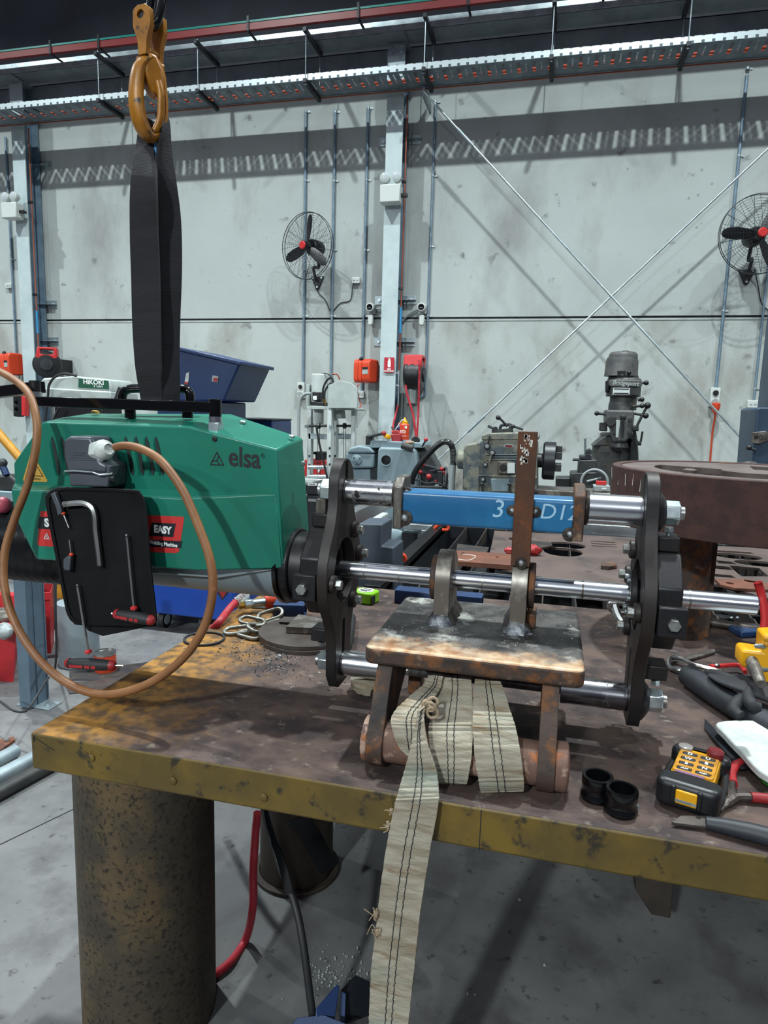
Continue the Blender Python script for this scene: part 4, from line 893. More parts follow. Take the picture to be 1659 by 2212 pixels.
for yh in (1.56,):
    MB().tube(spline([at(263, 872, Y=yh), at(265, 852, Y=yh), at(275, 842, Y=yh), at(300, 839, Y=yh), at(380, 840, Y=yh), at(402, 842, Y=yh), at(410, 853, Y=yh), at(411, 874, Y=yh)], 6), .0115, 12).build('lifting_handle', 'black_gloss', mc)
MB().tube([at(252, 866, Y=1.6), at(262, 838, Y=1.6)], .0085, 10).build('side_grip', 'black_rubber', mc)
# ------------------------------------------------------------------ power cable loop
pts = [(250, 966, 1.345), (275, 963, 1.33), (310, 972, 1.315), (350, 998, 1.30), (395, 1060, 1.29), (432, 1145, 1.28), (456, 1220, 1.27), (458, 1290, 1.26), (436, 1365, 1.25), (385, 1432, 1.24), (310, 1482, 1.23), (225, 1500, 1.23), (150, 1478, 1.235), (85, 1425, 1.25), (35, 1350, 1.27), (10, 1270, 1.29), (10, 1195, 1.31), (32, 1120, 1.33), (62, 1040, 1.345), (79, 955, 1.36), (76, 890, 1.38), (52, 838, 1.42), (-10, 798, 1.5), (-90, 770, 1.6)]
tag(MB().tube(spline([at(x, y, Y=yy) for x, y, yy in pts], 8), .0094, 14).build('power_cable', 'cable_brown'), 'thick brown power cable hanging in a big loop from the grey connector', 'cable')
# ------------------------------------------------------------------ magnetic tool mat and its tools
YM = 1.352
def mp(px, py, d=0): return at(px, py, Y=YM - d - (py - 1060) * .00006)
mt = thing('tool_mat', 'black rubber tool mat hanging on the front of the green machine', 'mat', tuple(mp(215, 1345)))
out = [(98, 1085), (102, 1066), (118, 1055), (150, 1052), (285, 1057), (303, 1063), (313, 1080), (318, 1110), (327, 1220), (339, 1325), (337, 1344), (325, 1354), (180, 1351), (158, 1345), (146, 1330), (138, 1300), (115, 1180)]
out = [(p.x, p.y) for p in spline([V((x, y, 0)) for x, y in out], 3, closed=True)]
b = MB(); b.loft([[mp(x, y, -.006) for x, y in out], [mp(x, y, .002) for x, y in out], [mp(x + (217 - x) * .02, y + (1200 - y) * .015, .005) for x, y in out], [mp(x + (217 - x) * .07, y + (1200 - y) * .05, .0045) for x, y in out], [mp(x + (217 - x) * .075, y + (1200 - y) * .055, .001) for x, y in out]]); b.build('pad', 'mat_black', mt, ang=50)
b = MB(); lo = [(175, 1345), (330, 1350), (300, 1358), (222, 1374), (190, 1362)]; b.loft([[mp(x, y, -.012) for x, y in lo], [mp(x, y, -.004) for x, y in lo]]); b.build('folded_edge', 'mat_black', mt)
def tool(px, py, name, lb, cat, group=None): return thing(name, lb, cat, tuple(mp(px, py, .012)), group=group)
t = tool(216, 1222, 'hex_key', 'large bright L-shaped hex key on the black tool mat', 'hex key')
MB().tube(spline([mp(138, 1089, .012), mp(160, 1087, .012), mp(182, 1087, .012), mp(198, 1096, .012), mp(205, 1115, .012), mp(207, 1145, .012), mp(212, 1185, .012), mp(216, 1222, .012)], 5), .0072, 6).build('rod', 'steel_ground', t, ang=20)
def t_handle(s0, s1, h0, h1, lb, stub):
    t = tool(s1[0], s1[1], 't_handle_key', lb, 'hex key', 'red and black T-handle hex keys')
    A, Bp, H0, H1 = mp(*s0, .012), mp(*s1, .013), mp(*h0, .014), mp(*h1, .014)
    b = MB(); b.tube([A, Bp], .0032, 6); b.ball(A + (A - Bp).normalized() * .004, .0034, 10); b.build('shaft', 'steel_ground', t, ang=20)
    d = H1 - H0; ln = d.length; b = MB(); b.lathe([(.006, 0), (.0105, .004), (.013, ln * .25), (.0145, ln * .5), (.0135, ln * .75), (.0105, ln - .004), (.006, ln)], H0, d, 22); g = b.build('grip', 'black_rubber', t)
    for k, (u, w) in enumerate(((0.0, .1), (.9, .1))):
        b = MB(); b.lathe([(.0065, -.0005), (.0112, .004), (.0125, .012)] if k == 0 else [(.0125, ln - .012), (.0112, ln - .004), (.0065, ln + .0005)], H0, d, 22); b.build('red_end', 'red_dark', g)
    f = V((0, -1, 0)); up = d.cross(f).normalized(); dn = d.normalized()
    for u0, u1 in ((.14, .42), (.46, .56), (.59, .68)):
        b = MB(); b.loft([[H0 + dn * ln * u + f * (.0128) + up * .0015 * s for u, s in ((u0, -1), (u1, -1), (u1, 3.5), (u0, 3.5))], [H0 + dn * ln * u + f * .0147 + up * .0015 * s for u, s in ((u0, -1), (u1, -1), (u1, 3.5), (u0, 3.5))]]); b.build('red_inlay', 'red_dark', g)
    MB().lathe([(.0085, 0), (.0085, .005), (.005, .008)], Bp - (Bp - A).normalized() * .004, (A - Bp), 16).build('red_collar', 'red_plastic', t)
    MB().tube([mp(*stub[0], .014), mp(*stub[1], .014)], .003, 6).build('short_shaft', 'steel_chrome', t, ang=20)
t_handle((274, 1160), (290, 1320), (247, 1325), (333, 1341), 'red and black T-handle hex key at the lower right of the tool mat', ((248, 1326), (241, 1325)))
t_handle((168, 1268), (192, 1414), (142, 1432), (249, 1438), 'red and black T-handle hex key hanging below the tool mat', ((247, 1438), (267, 1438)))
def mini(hpts, rod, collar, lb):
    t = tool(hpts[0][0], hpts[0][1], 'small_driver', lb, 'screwdriver', 'small grey drivers on the tool mat')
    P = [mp(x, y, .006) for x, y in hpts]; Q = [v + V((0, -.012, 0)) for v in P]; MB().loft([P, Q]).build('handle', 'connector_grey', t, bev=.002)
    MB().tube([mp(*rod[0], .01), mp(*rod[1], .01)], .0021, 8).build('blade', 'steel_ground', t)
    c = mp(*collar, .011); MB().ball(c, .0058, 12, (1, 1, .7)).build('orange_collar', 'orange_plastic', t)
mini([(116, 1066), (125, 1062), (139, 1095), (141, 1108), (132, 1112), (128, 1095)], ((138, 1112), (149, 1140)), (137, 1109), 'small grey and orange driver beside the L-shaped hex key')
mini([(144, 1206), (152, 1199), (160, 1201), (158, 1230), (147, 1230), (144, 1222)], ((150, 1166), (154, 1196)), (154, 1198), 'small grey and orange driver pointing up at the left of the mat')
# ------------------------------------------------------------------ lifting hook and black sling
hk = thing('crane_hook', 'scuffed yellow safety lifting hook hanging from a black chain link', 'hook', tuple(at(330, 300, Y=1.5)))
yw = .86; uh = V((math.cos(yw), math.sin(yw), 0)); vh = V((-math.sin(yw), math.cos(yw), 0))
H0 = at(325, 160, Y=1.5)
def hp(u, z, v=0): return H0 + uh * u + vh * v + V((0, 0, z))
loop = [(.0, .03, .022), (-.024, .006, .024), (-.033, -.04, .026), (-.032, -.085, .027), (-.02, -.122, .025), (.002, -.138, .019), (.022, -.115, .015), (.03, -.075, .014), (.029, -.03, .014), (.022, .012, .015), (.004, .034, .016)]
P = spline([hp(u, z) for u, z, r in loop], 5); R = [v.x for v in spline([V((r, 0, 0)) for u, z, r in loop], 5)]
def oval(P, R, flat=.62, n=14):
    rings = []
    for i, p in enumerate(P):
        t = (P[min(i + 1, len(P) - 1)] - P[max(i - 1, 0)]).normalized(); n1 = vh; n2 = t.cross(vh).normalized()
        rings.append([p + n1 * R[i] * math.cos(2 * PI * j / n) * 1.0 + n2 * R[i] * flat * math.sin(2 * PI * j / n) for j in range(n)])
    return rings
b = MB(); b.loft(oval(P, R)); b.build('hook_body', 'yellow_hook', hk)
b = MB(); f = lambda p, t: hp(p[0], p[1], t)
b.prism([(-.022, -.005), (-.012, .038), (.01, .038), (.026, .008), (.027, -.03), (.012, -.052), (-.004, -.04)], 'x', -.021, .021, mp=f); b.build('jaw', 'yellow_hook', hk, bev=.008, seg=3)
P2 = spline([hp(.012, -.02, -.02), hp(.016, -.05, -.024), hp(.014, -.1, -.02), hp(.004, -.126, -.012)], 6); MB().tube(P2, .0085, 10).build('latch', 'yellow_hook', hk)
b = MB(); b.cyl(hp(-.03, .02), hp(.03, .02), .009, n=14); b.build('hinge_pin', 'yellow_hook', hk)
yw2 = -.15; uc = V((math.cos(yw2), math.sin(yw2), 0)); vc = V((-math.sin(yw2), math.cos(yw2), 0)); C0 = at(325, 62, Y=1.5); fc = lambda p, t: C0 + uc * p[0] + vc * t + V((0, 0, p[1]))
for t0, t1, dx in ((-.028, -.014, 0), (.016, .03, 0)):
    b = MB(); b.prism([(-.025, .03), (-.012, .037), (.01, .037), (.022, .028), (.024, -.005), (.012, -.036), (.01, -.066), (-.012, -.066), (-.014, -.036), (-.026, -.004)], 'x', t0, t1, [arc(-.004, .018, .0095, 0, 345, 15)], mp=fc); b.build('clevis_cheek', 'yellow_hook', hk, bev=.004)
b = MB(); b.cyl(fc((-.004, .018), -.022), fc((-.004, .018), .03), .0085, n=16); b.build('load_pin', 'dark_steel', hk)
b = MB(); b.cyl(fc((-.001, -.055), -.02), fc((-.001, -.05), .02), .011, n=16); b.cyl(fc((0, -.062), .0), fc((0, -.1), 0), .012, n=16); b.build('swivel', 'yellow_hook', hk)
b = MB()
b.tube([fc((x, z), y) for x, z, y in [(.012 + .017 * math.cos(a), .05 + .052 * math.sin(a), .006 + .012 * math.sin(a)) for a in [2 * PI * i / 28 for i in range(28)]]], .0095, 10, loop=True); ch = b.build('chain_link', 'black_gloss', hk)
b = MB(); b.tube([fc((.01 + .004 * math.cos(a), .142 + .052 * math.sin(a)), .004 + .017 * math.cos(a)) for a in [2 * PI * i / 28 for i in range(28)]], .0095, 10, loop=True); b.build('chain_link', 'black_gloss', hk)
b = MB(); b.tube([fc((.012 + .017 * math.cos(a), .228 + .052 * math.sin(a)), .004) for a in [2 * PI * i / 28 for i in range(28)]], .0095, 10, loop=True); b.build('chain_link', 'black_gloss', hk)
sl = thing('lifting_sling', 'black webbing sling looped from the yellow hook around the machine handles', 'sling', tuple(at(345, 858, Y=1.5)))
def strap_px(rows, th, m, parent, name='strap', n=5):
    L_ = spline([at(r[0], r[1], Y=r[4]) for r in rows], n); R_ = spline([at(r[2], r[3], Y=r[4] if len(r) < 6 else r[5]) for r in rows], n)
    if m == 'webbing_white':                                   # cross wrinkles and ragged selvedges of the old webbing
        q = random.Random(len(rows) * 7 + int(rows[0][0])); L2, R2 = [], []
        for i, (a, c) in enumerate(zip(L_, R_)):
            t = (L_[min(i + 1, len(L_) - 1)] - L_[max(i - 1, 0)]).normalized(); nn = t.cross((c - a).normalized()); k = .0009 * math.sin(i * 1.9) + q.uniform(-.0007, .0007)
            e = (c - a).normalized(); L2.append(a + nn * (k + q.uniform(-.0006, .0006)) + e * q.uniform(-.0005, .0005)); R2.append(c + nn * (k + q.uniform(-.0006, .0006)) + e * q.uniform(-.0005, .0005))
        L_, R_ = L2, R2
    b = MB(); b.strap([(a + c) / 2 for a, c in zip(L_, R_)], [(c - a) / 2 for a, c in zip(L_, R_)], th); return b.build(name, m, parent, ang=50), L_, R_
strap_px([(314, 250, 332, 262, 1.53, 1.53), (302, 268, 334, 292, 1.53, 1.53), (296, 310, 334, 325, 1.51, 1.51), (284, 400, 337, 400, 1.46), (282, 500, 341, 500, 1.46, 1.47), (285, 600, 345, 600, 1.465, 1.475), (288, 700, 346, 700, 1.47), (294, 790, 348, 790, 1.48), (304, 850, 352, 852, 1.5), (306, 866, 352, 866, 1.5)], .009, 'webbing_black', sl)
strap_px([(338, 242, 352, 252, 1.5, 1.52), (346, 280, 362, 262, 1.5, 1.53), (340, 330, 369, 330, 1.5, 1.53), (340, 400, 381, 400, 1.5, 1.53), (342, 480, 391, 480, 1.5, 1.53), (344, 580, 393, 580, 1.5, 1.53), (345, 690, 389, 690, 1.5, 1.53), (346, 780, 387, 780, 1.5, 1.53), (350, 845, 388, 842, 1.5, 1.53), (350, 866, 386, 866, 1.5, 1.53)], .012, 'webbing_black', sl)
strap_px([(334, 305, 343, 305, 1.51), (334, 320, 344, 320, 1.51), (336, 335, 342, 335, 1.51)], .004, 'sticker_blue', sl, 'sling_tag')
# ------------------------------------------------------------------ white webbing sling in the clevis
ws = thing('webbing_sling', 'frayed off-white webbing sling wound round the rusty pipe and hanging over the table edge', 'sling', (-.2, 1.17, .9))
def wstrap(rows, th=.006, lines=((.42, .0), (.58, 0)), n=13):
    o, L_, R_ = strap_px(rows, th, 'webbing_white', ws, 'strap', n)
    for u, _ in lines:
        P = [a.lerp(c, u) for a, c in zip(L_, R_)]; Q = []
        for i, p in enumerate(P):
            t = (P[min(i + 1, len(P) - 1)] - P[max(i - 1, 0)]).normalized(); nn = t.cross((R_[i] - L_[i]).normalized()).normalized()
            if nn.y > 0: nn = -nn
            Q.append(p + nn * (th * .55 + .0004) + (R_[i] - L_[i]).normalized() * .0009 * math.sin(i * 2.4))
        MB().tube(Q, .0009, 5).build('stitching', 'webbing_thread', o)
    return o
wstrap([(1030, 1462, 1075, 1462, 1.31), (1025, 1480, 1084, 1480, 1.285), (1022, 1535, 1104, 1540, 1.235), (1022, 1580, 1116, 1580, 1.205), (1027, 1640, 1126, 1638, 1.181), (1035, 1690, 1131, 1688, 1.176), (1038, 1706, 1131, 1703, 1.185), (1042, 1709, 1128, 1706, 1.205)])
wstrap([(948, 1462, 1018, 1462, 1.32), (948, 1490, 1020, 1490, 1.295), (934, 1545, 1023, 1545, 1.24), (926, 1580, 1022, 1580, 1.212), (932, 1640, 1019, 1635, 1.185), (940, 1680, 1010, 1685, 1.180), (944, 1690, 1004, 1690, 1.2)])
wstrap([(925, 1462, 958, 1462, 1.31), (916, 1478, 950, 1490, 1.285), (880, 1510, 928, 1522, 1.235), (848, 1545, 914, 1548, 1.200), (848, 1575, 912, 1578, 1.184), (862, 1612, 904, 1606, 1.182), (884, 1634, 898, 1632, 1.184)], lines=((.5, 0), (.66, 0)))
wstrap([(903, 1536, 916, 1526, 1.185, 1.195), (896, 1575, 917, 1562, 1.174, 1.18), (886, 1620, 925, 1612, 1.16), (874, 1665, 942, 1662, 1.15), (860, 1715, 948, 1712, 1.128), (850, 1752, 946, 1745, 1.118), (835, 1830, 932, 1820, 1.112), (822, 1920, 918, 1905, 1.105), (812, 2010, 906, 1990, 1.10), (803, 2090, 897, 2075, 1.095), (799, 2160, 889, 2150, 1.09), (796, 2240, 880, 2235, 1.09), (794, 2330, 872, 2330, 1.09)])
rr = random.Random(3)
c = at(930, 1528, Y=1.205); b = MB()
for k in range(5): b.torus(c + V((rr.uniform(-.012, .008), rr.uniform(-.01, .01), rr.uniform(-.016, .016))), rr.uniform(.006, .010), .003, (rr.uniform(-1, 1), rr.uniform(-1, 1), rr.uniform(-.4, .4)), 14, 6)
b.build('frayed_knot', 'webbing_fray', ws)
for px, py, yy, s in ((812, 1975, 1.096, .009), (815, 2015, 1.094, .008), (838, 1782, 1.113, .006), (845, 1752, 1.116, .005)):
    b = MB(); c = at(px, py, Y=yy); b.ball(c, s, 10, (.7, .5, 1.2)); b.jitter(s * .35, px)
    for k in range(4): b.tube(spline([c, c + V((rr.uniform(-1, .2), rr.uniform(-.4, .4), rr.uniform(-1, 1))) * s * 1.5, c + V((rr.uniform(-1.4, 0), rr.uniform(-.4, .4), rr.uniform(-1.6, .6))) * s * 2], 4), s * .13, 5)
    b.build('fray_tuft', 'webbing_fray', ws, ang=80)
for s in (0, 1):
    P = [at(x, y, Y=1.09 + .02 * 0) for x, y in ((0, 0), (1, 1))]
strap_px([(758, 1468, 770, 1463, 1.56, 1.6), (760, 1480, 800, 1466, 1.53, 1.56), (775, 1492, 812, 1470, 1.51, 1.55), (800, 1498, 830, 1480, 1.5, 1.54)], .02, 'webbing_white', ws, 'strap_end')
# ================================================================== things lying on the table
Tt = lambda px, py, dz=0: at(px, py, Z=TT + dz)
# chain
t = thing('lifting_chain', 'short grey steel chain with its links heaped on the table', 'chain', tuple(Tt(560, 1365)))
def link(c, yaw, pitch, roll, L_, Wd, r):
    R = Matrix.Rotation(math.radians(yaw), 3, 'Z') @ Matrix.Rotation(math.radians(pitch), 3, 'Y') @ Matrix.Rotation(math.radians(roll), 3, 'X'); P = []
    for i in range(24):
        a = 2 * PI * i / 24; x = (L_ - Wd) * (1 if math.cos(a) > 0 else -1) + Wd * math.cos(a); P.append(V(c) + R @ V((x, Wd * math.sin(a), 0)))
    MB().tube(P, r, 10, loop=True).build('link', 'dull_zinc', t)
for px, py, dz, yaw, pit, rol in ((583, 1329, .02, 20, -18, 30), (545, 1342, .028, -8, 4, 12), (562, 1357, .018, 55, 14, 20), (515, 1361, .012, 22, -6, 10), (540, 1371, .008, -20, 0, 4), (595, 1349, .009, 70, 0, 8)):
    link(Tt(px, py, dz), yaw, pit, rol, .043, .021, .0062)
a, c = Tt(396, 1382), Tt(487, 1382); R = (c - a).length / 2
tag(MB().torus((a + c) / 2 + V((0, 0, .004)), R - .004, .0038, (0, 0, 1), 44, 8).build('rubber_ring', 'black_rubber'), 'thin black rubber ring lying flat near the left edge of the table', 'ring')
# two cut discs and a wedge on top
dc = Tt(662, 1378); DR = abs(Tt(569, 1366).x - dc.x)
def disc(z0, z1, lb, off):
    c = dc + V(off); c.z = TT; h = [[(c.x + .085 * math.cos(a) + .009 * math.cos(k), c.y + .085 * math.sin(a) + .009 * math.sin(k)) for k in [2 * PI * i / 14 for i in range(14)]] for a in (2.6, 5.4, .6)]
    b = MB(); b.prism(arc(c.x, c.y, DR, 0, 354, 59), 'z', TT + z0, TT + z1, h); return tag(b.build('cut_disc', 'cut_steel', bev=.0015), lb, 'disc', 'flame-cut steel discs')
disc(.0, .012, 'flame-cut steel disc at the bottom of the pair behind the left plate', (.004, -.004, 0)); disc(.0125, .025, 'flame-cut steel disc with a hole on top of the pair, under the wedge', (0, 0, 0))
b = MB(); W_ = [Tt(x, y, .026) for x, y in ((618, 1367), (700, 1371), (706, 1352), (645, 1339))]; b.loft([[v for v in W_], [v + V((0, 0, .02)) for v in W_]]); tag(b.build('steel_wedge', 'mill_scale', bev=.001), 'wedge-shaped steel offcut lying on the two discs', 'offcut')
b = MB(); W_ = [Tt(x, y, .026) for x, y in ((603, 1347), (640, 1350), (646, 1338), (612, 1336))]; b.loft([[v for v in W_], [v + V((0, 0, .007)) for v in W_]]); tag(b.build('steel_scrap', 'cut_steel', bev=.001), 'small dark steel scrap behind the wedge on the discs', 'offcut')
# blue box tube offcut, flat black plate
q0, q1 = Tt(590, 1338), Tt(655, 1340); d = (q1 - q0); 
def boxtube(p0, p1, w, h, th, m, lb):
    p0, p1 = V(p0), V(p1); d = (p1 - p0).normalized(); s = d.cross(V((0, 0, 1))); f = lambda p, t: p0 + d * t - s * p[0] + V((0, 0, p[1]))
    b = MB(); b.prism(rrect(w, h, .005, 2, w / 2, h / 2), 'x', 0, (p1 - p0).length, [rrect(w - 2 * th, h - 2 * th, .002, 2, w / 2, h / 2)], mp=f); return tag(b.build('box_tube', m), lb, 'tube')
boxtube(q0, q1 + (q1 - q0) * .02, .085, .052, .005, 'blue_offcut', 'short dark blue box tube offcut next to the orange air tool')
e0, e1 = at(852, 1302, Y=2.36), at(1040, 1308, Y=2.36)
boxtube((e0.x, 2.36, TT), (e1.x, 2.36, TT), .07, .052, .004, 'blue_offcut', 'long dark blue box tube at the back edge of the table')
b = MB(); W_ = [Tt(x, y) for x, y in ((533, 1314), (600, 1318), (612, 1306), (560, 1302))]; b.loft([W_, [v + V((0, 0, .004)) for v in W_]]); tag(b.build('flat_plate', 'black_rubber'), 'small black flat plate lying under the orange air tool', 'plate')
# orange air tool with red hose
g0, g1 = Tt(572, 1300, .035), Tt(650, 1290, .035)
t = thing('air_tool', 'orange air tool on the table with a red hose running off to the left', 'air tool', tuple(Tt(600, 1305)))
d = (g1 - g0).normalized(); MB().lathe([(.018, 0), (.026, .01), (.03, .04), (.034, .1), (.03, .14), (.02, .16)], g0, d, 20).build('body', 'orange_plastic', t)
MB().lathe([(.0315, .05), (.0345, .07), (.0355, .09), (.034, .1)], g0, d, 20).build('dark_band', 'black_rubber', t)
b = MB(); b.cyl(g0 - d * .045, g0, .014, n=14); b.hexa(g0 - d * .075, g0 - d * .045, .017); b.build('coupler', 'zinc_bolt', t, bev=.001); b = MB(); b.hexa(g0 - d * .095, g0 - d * .075, .014); b.build('brass_nut', 'brass', t)
h0 = g0 - d * .09
HP = spline([h0, Tt(530, 1287, .05), Tt(505, 1305, .045), Tt(488, 1325, .03), Tt(468, 1350, .01), at(430, 1385, Z=.78), at(400, 1430, Z=.6)], 8)
MB().tube(HP, .0125, 12).build('hose', 'red_hose', t)
P = []
for i in range(200):
    u = i / 199 * 15; k = int(u); v = HP[k].lerp(HP[k + 1], u - k); tt_ = (HP[k + 1] - HP[k]).normalized(); a, c = frame(tt_); P.append(v + a * .0145 * math.cos(i * .75) + c * .0145 * math.sin(i * .75))
MB().tube(P, .0018, 5).build('spring_guard', 'white_paint', t)
# tape measure
p = Tt(790, 1300); t = thing('tape_measure', 'lime green tape measure behind the left mounting plate', 'tape measure', tuple(p), (0, 0, -.25))
b = MB(); b.prism(rrect(.088, .075, .02, 4, 0, 0), 'z', .001, .044); b.build('case', 'lime_plastic', t, local=True, bev=.006, seg=3)
b = MB(); b.prism(arc(0, .0, .03, 0, 345, 23), 'z', .044, .0455); b.build('round_label', 'paper_white', t, local=True)
for z, w in ((.0125, .034), (-.004, .042), (-.016, .026)): MB().box((0, z, .046), (w, .006, .001)).build('label_print', 'ink_black', t, local=True)
b = MB(); b.box((-.03, -.0385, .02), (.022, .003, .03)); b.box((.044, -.022, .02), (.003, .026, .03)); b.build('grip_pad', 'black_rubber', t, local=True, bev=.001)
# gouging needle tool
p0, p1 = Tt(745, 1400, .022), Tt(757, 1335, .022); t = thing('needle_scaler', 'black handled needle scaler standing against the left mounting plate', 'scaler', tuple(Tt(750, 1395)))
d = (p1 - p0).normalized(); ln = (p1 - p0).length; MB().lathe([(.014, 0), (.02, .02), (.021, ln * .6), (.018, ln), (.014, ln + .004)], p0, d, 18).build('grip', 'black_rubber', t)
rr = random.Random(9)
u, v = frame(d)
for k in range(13):
    o = u * rr.uniform(-.011, .011) + v * rr.uniform(-.011, .011); MB().cyl(p1 + o, p1 + o * 1.15 + d * (.045 + .006 * rr.random()), .0016, n=6).build('needle', 'steel_ground', t)
MB().lathe([(.013, -.02), (.016, -.01), (.014, .0)], p0, d, 12).build('end_cap', 'steel_chrome', t)
# swarf: uncountable chips
rr = random.Random(11); b = MB()
for k in range(420):
    cx, cy, s = rr.choice(((598, 1425, 26), (565, 1412, 40), (615, 1410, 20), (580, 1440, 22), (500, 1400, 30), (640, 1440, 60)))
    p = Tt(rr.gauss(cx, s), rr.gauss(cy, s * .42), .0012)
    if p.x < TX0 + .02 or p.y < TY0 + .05: continue
    a = rr.random() * 6.3; r = rr.uniform(.0015, .0052); e = V((math.cos(a), math.sin(a), rr.uniform(-.2, .3))); f = V((-e.y, e.x, 0)) * .42
    b.face([p - e * r, p - f * r, p + e * r + V((0, 0, .001)), p + f * r]); b.face([p - e * r + V((0, 0, .0015)), p + f * r, p + e * r + V((0, 0, .0025)), p - f * r])
for k in range(330):
    p = Tt(rr.uniform(250, 1400), rr.uniform(1400, 1760), .001)
    if not (TX0 + .02 < p.x < .6 and TY0 + .02 < p.y < TY1 - .05): continue
    a = rr.random() * 6.3; r = rr.uniform(.001, .003); e = V((math.cos(a), math.sin(a), .2)); f = V((-e.y, e.x, 0)) * .5; b.face([p - e * r, p - f * r, p + e * r, p + f * r])
o = tag(b.build('metal_chips', 'swarf'), 'scattered dark metal chips on the table top beside the discs', 'swarf'); o['kind'] = 'stuff'
rr = random.Random(12); b = MB()
for k in range(260):
    x, y = rr.uniform(-.33, .07), rr.uniform(1.31, 1.65); b.ball((x, y, 1.0806), rr.uniform(.0006, .0019), 6)
o = tag(b.build('weld_spatter', 'weld_bead'), 'fine bright weld spatter sprinkled over the clevis plate', 'spatter'); o['kind'] = 'stuff'
# two black bushings
def bushing(px, py, lb, first=None, R=.0275, H=.044):
    p = Tt(px, py)
    if first: return dup(first, tuple(p), (0, 0, .8), lb)
    t = thing('bushing', lb, 'bushing', tuple(p), group='black flanged bushings')
    b = MB(); b.lathe([(R * .8, 0), (R * 1.05, 0), (R * 1.08, .003), (R * 1.08, .008), (R, .011), (R * .98, H * .55), (R * 1.03, H * .6), (R * 1.03, H - .003), (R, H), (R * .8, H), (R * .78, H - .003), (R * .78, .003), (R * .8, 0)], (0, 0, 0), (0, 0, 1), 36, cap=False); b.build('shell', 'black_gloss', t, local=True)
    b = MB(); b.cyl((R * .9, -R * .55, H * .3), (R * .7, -R * .85, H * .3), .0025, n=10); b.build('set_screw', 'zinc_bolt', t, local=True)
    return t
b0 = bushing(1288, 1722, 'black flanged bushing standing beside the rusty clevis foot'); bushing(1340, 1752, 'black flanged bushing standing next to the yellow remote control', b0)
# crane remote
p = Tt(1483, 1748); yaw = -.33
t = thing('crane_remote', 'yellow and black crane remote control with lettered buttons on the table', 'remote control', tuple(p), (0, 0, yaw))
def L(m, name, b, parent=None, **k): return b.build(name, m, parent or t, local=True, **k)
hull_b = MB(); hull_b.prism(rrect(.076, .15, .014, 4, 0, .075), 'z', .012, .05); L('yellow_bright', 'housing', hull_b, bev=.005, seg=3)
for y0, y1, z in ((-.022, .028, .056), (.128, .166, .05)):
    b = MB(); b.prism(rrect(.108, y1 - y0, .017, 5, 0, (y0 + y1) / 2), 'z', .004, z); L('black_plastic', 'bumper', b, bev=.011, seg=4)
for s in (-1, 1):
    b = MB(); b.tube(spline([(s * .046, -.0, .018), (s * .05, .05, .014), (s * .05, .1, .014), (s * .046, .145, .018)], 5), .008, 10); L('black_plastic', 'side_rail', b)
b = MB(); b.box((0, -.0225, .032), (.036, .006, .026)); w = L('yellow_bright', 'end_window', b, bev=.002)
b = MB(); b.box((0, -.0262, .026), (.036, .0022, .005)); L('zinc_bolt', 'bail_pin', b, w)
for s in (-.022, .022): MB().box((s, -.022, .034), (.008, .01, .034)).build('window_rib', 'black_plastic', w, local=True, bev=.002)
keys = [('D', 'U'), ('W', 'E'), ('S', 'N'), ('AUX', 'AUX')]
b = MB(); b.prism(rrect(.07, .092, .006, 3, 0, .078), 'z', .05, .054, [rrect(.026, .014, .003, 2, cx, .112 - .022 * i) for i in range(4) for cx in (-.016, .016)]); L('yellow_stand', 'button_frame', b, bev=.001)
for i, row in enumerate(keys):
    for cx, s in zip((-.016, .016), row):
        y = .112 - .022 * i; b = MB(); b.prism(rrect(.025, .013, .003, 3, cx, y), 'z', .048, .0535); k = L('black_rubber', 'button', b, bev=.001)
        mx = Matrix.Rotation(yaw, 3, 'Z'); o = V(p) + mx @ V((cx, y, .0542))
        text(s, .0125 if len(s) == 1 else .0062, o, mx @ V((1, 0, 0)), mx @ V((0, 1, 0)), 'ink_white', k, ext=.0002, bold=.0003)
b = MB(); b.box((-.004, .03, .0535), (.05, .007, .002)); L('purple_tape', 'purple_strip', b, bev=.0008)
b = MB(); b.lathe([(.013, .048), (.0155, .053), (.0155, .062), (.012, .066)], (.026, .135, 0), (0, 0, 1), 22); L('button_red', 'stop_button', b)
b = MB(); b.lathe([(.012, .048), (.0135, .052), (.0135, .056), (.01, .058)], (-.028, .138, 0), (0, 0, 1), 22); L('clear_lens', 'start_button', b)
# side cutters with red handles
t = thing('side_cutters', 'steel side cutters with red handles beside the yellow remote', 'pliers', tuple(Tt(1560, 1745)))
P = lambda *l: [Tt(x, y, z) for x, y, z in l]
for pts, rs in ((((1556, 1752, .008), (1570, 1735, .01), (1590, 1722, .011), (1625, 1722, .011)), (.004, .009, .008, .006)), (((1562, 1745, .008), (1580, 1728, .012), (1578, 1700, .012), (1584, 1690, .012)), (.004, .009, .008, .006))):
    b = MB(); sp_ = spline(P(*pts), 5); b.tube(sp_, [rs[min(3, i // 5)] for i in range(len(sp_))], 8); b.build('jaw', 'cut_steel', t)
MB().lathe([(.009, 0), (.009, .014)], Tt(1582, 1729, .002), (0, 0, 1), 14).build('pivot', 'mill_scale', t)
MB().tube(spline(P((1622, 1722, .011), (1645, 1724, .011), (1690, 1730, .011)), 5), .0095, 10).build('red_handle', 'red_dark', t)
MB().tube(spline(P((1583, 1694, .012), (1580, 1668, .012), (1596, 1650, .012), (1640, 1640, .012)), 5), .0095, 10).build('red_handle', 'red_dark', t)
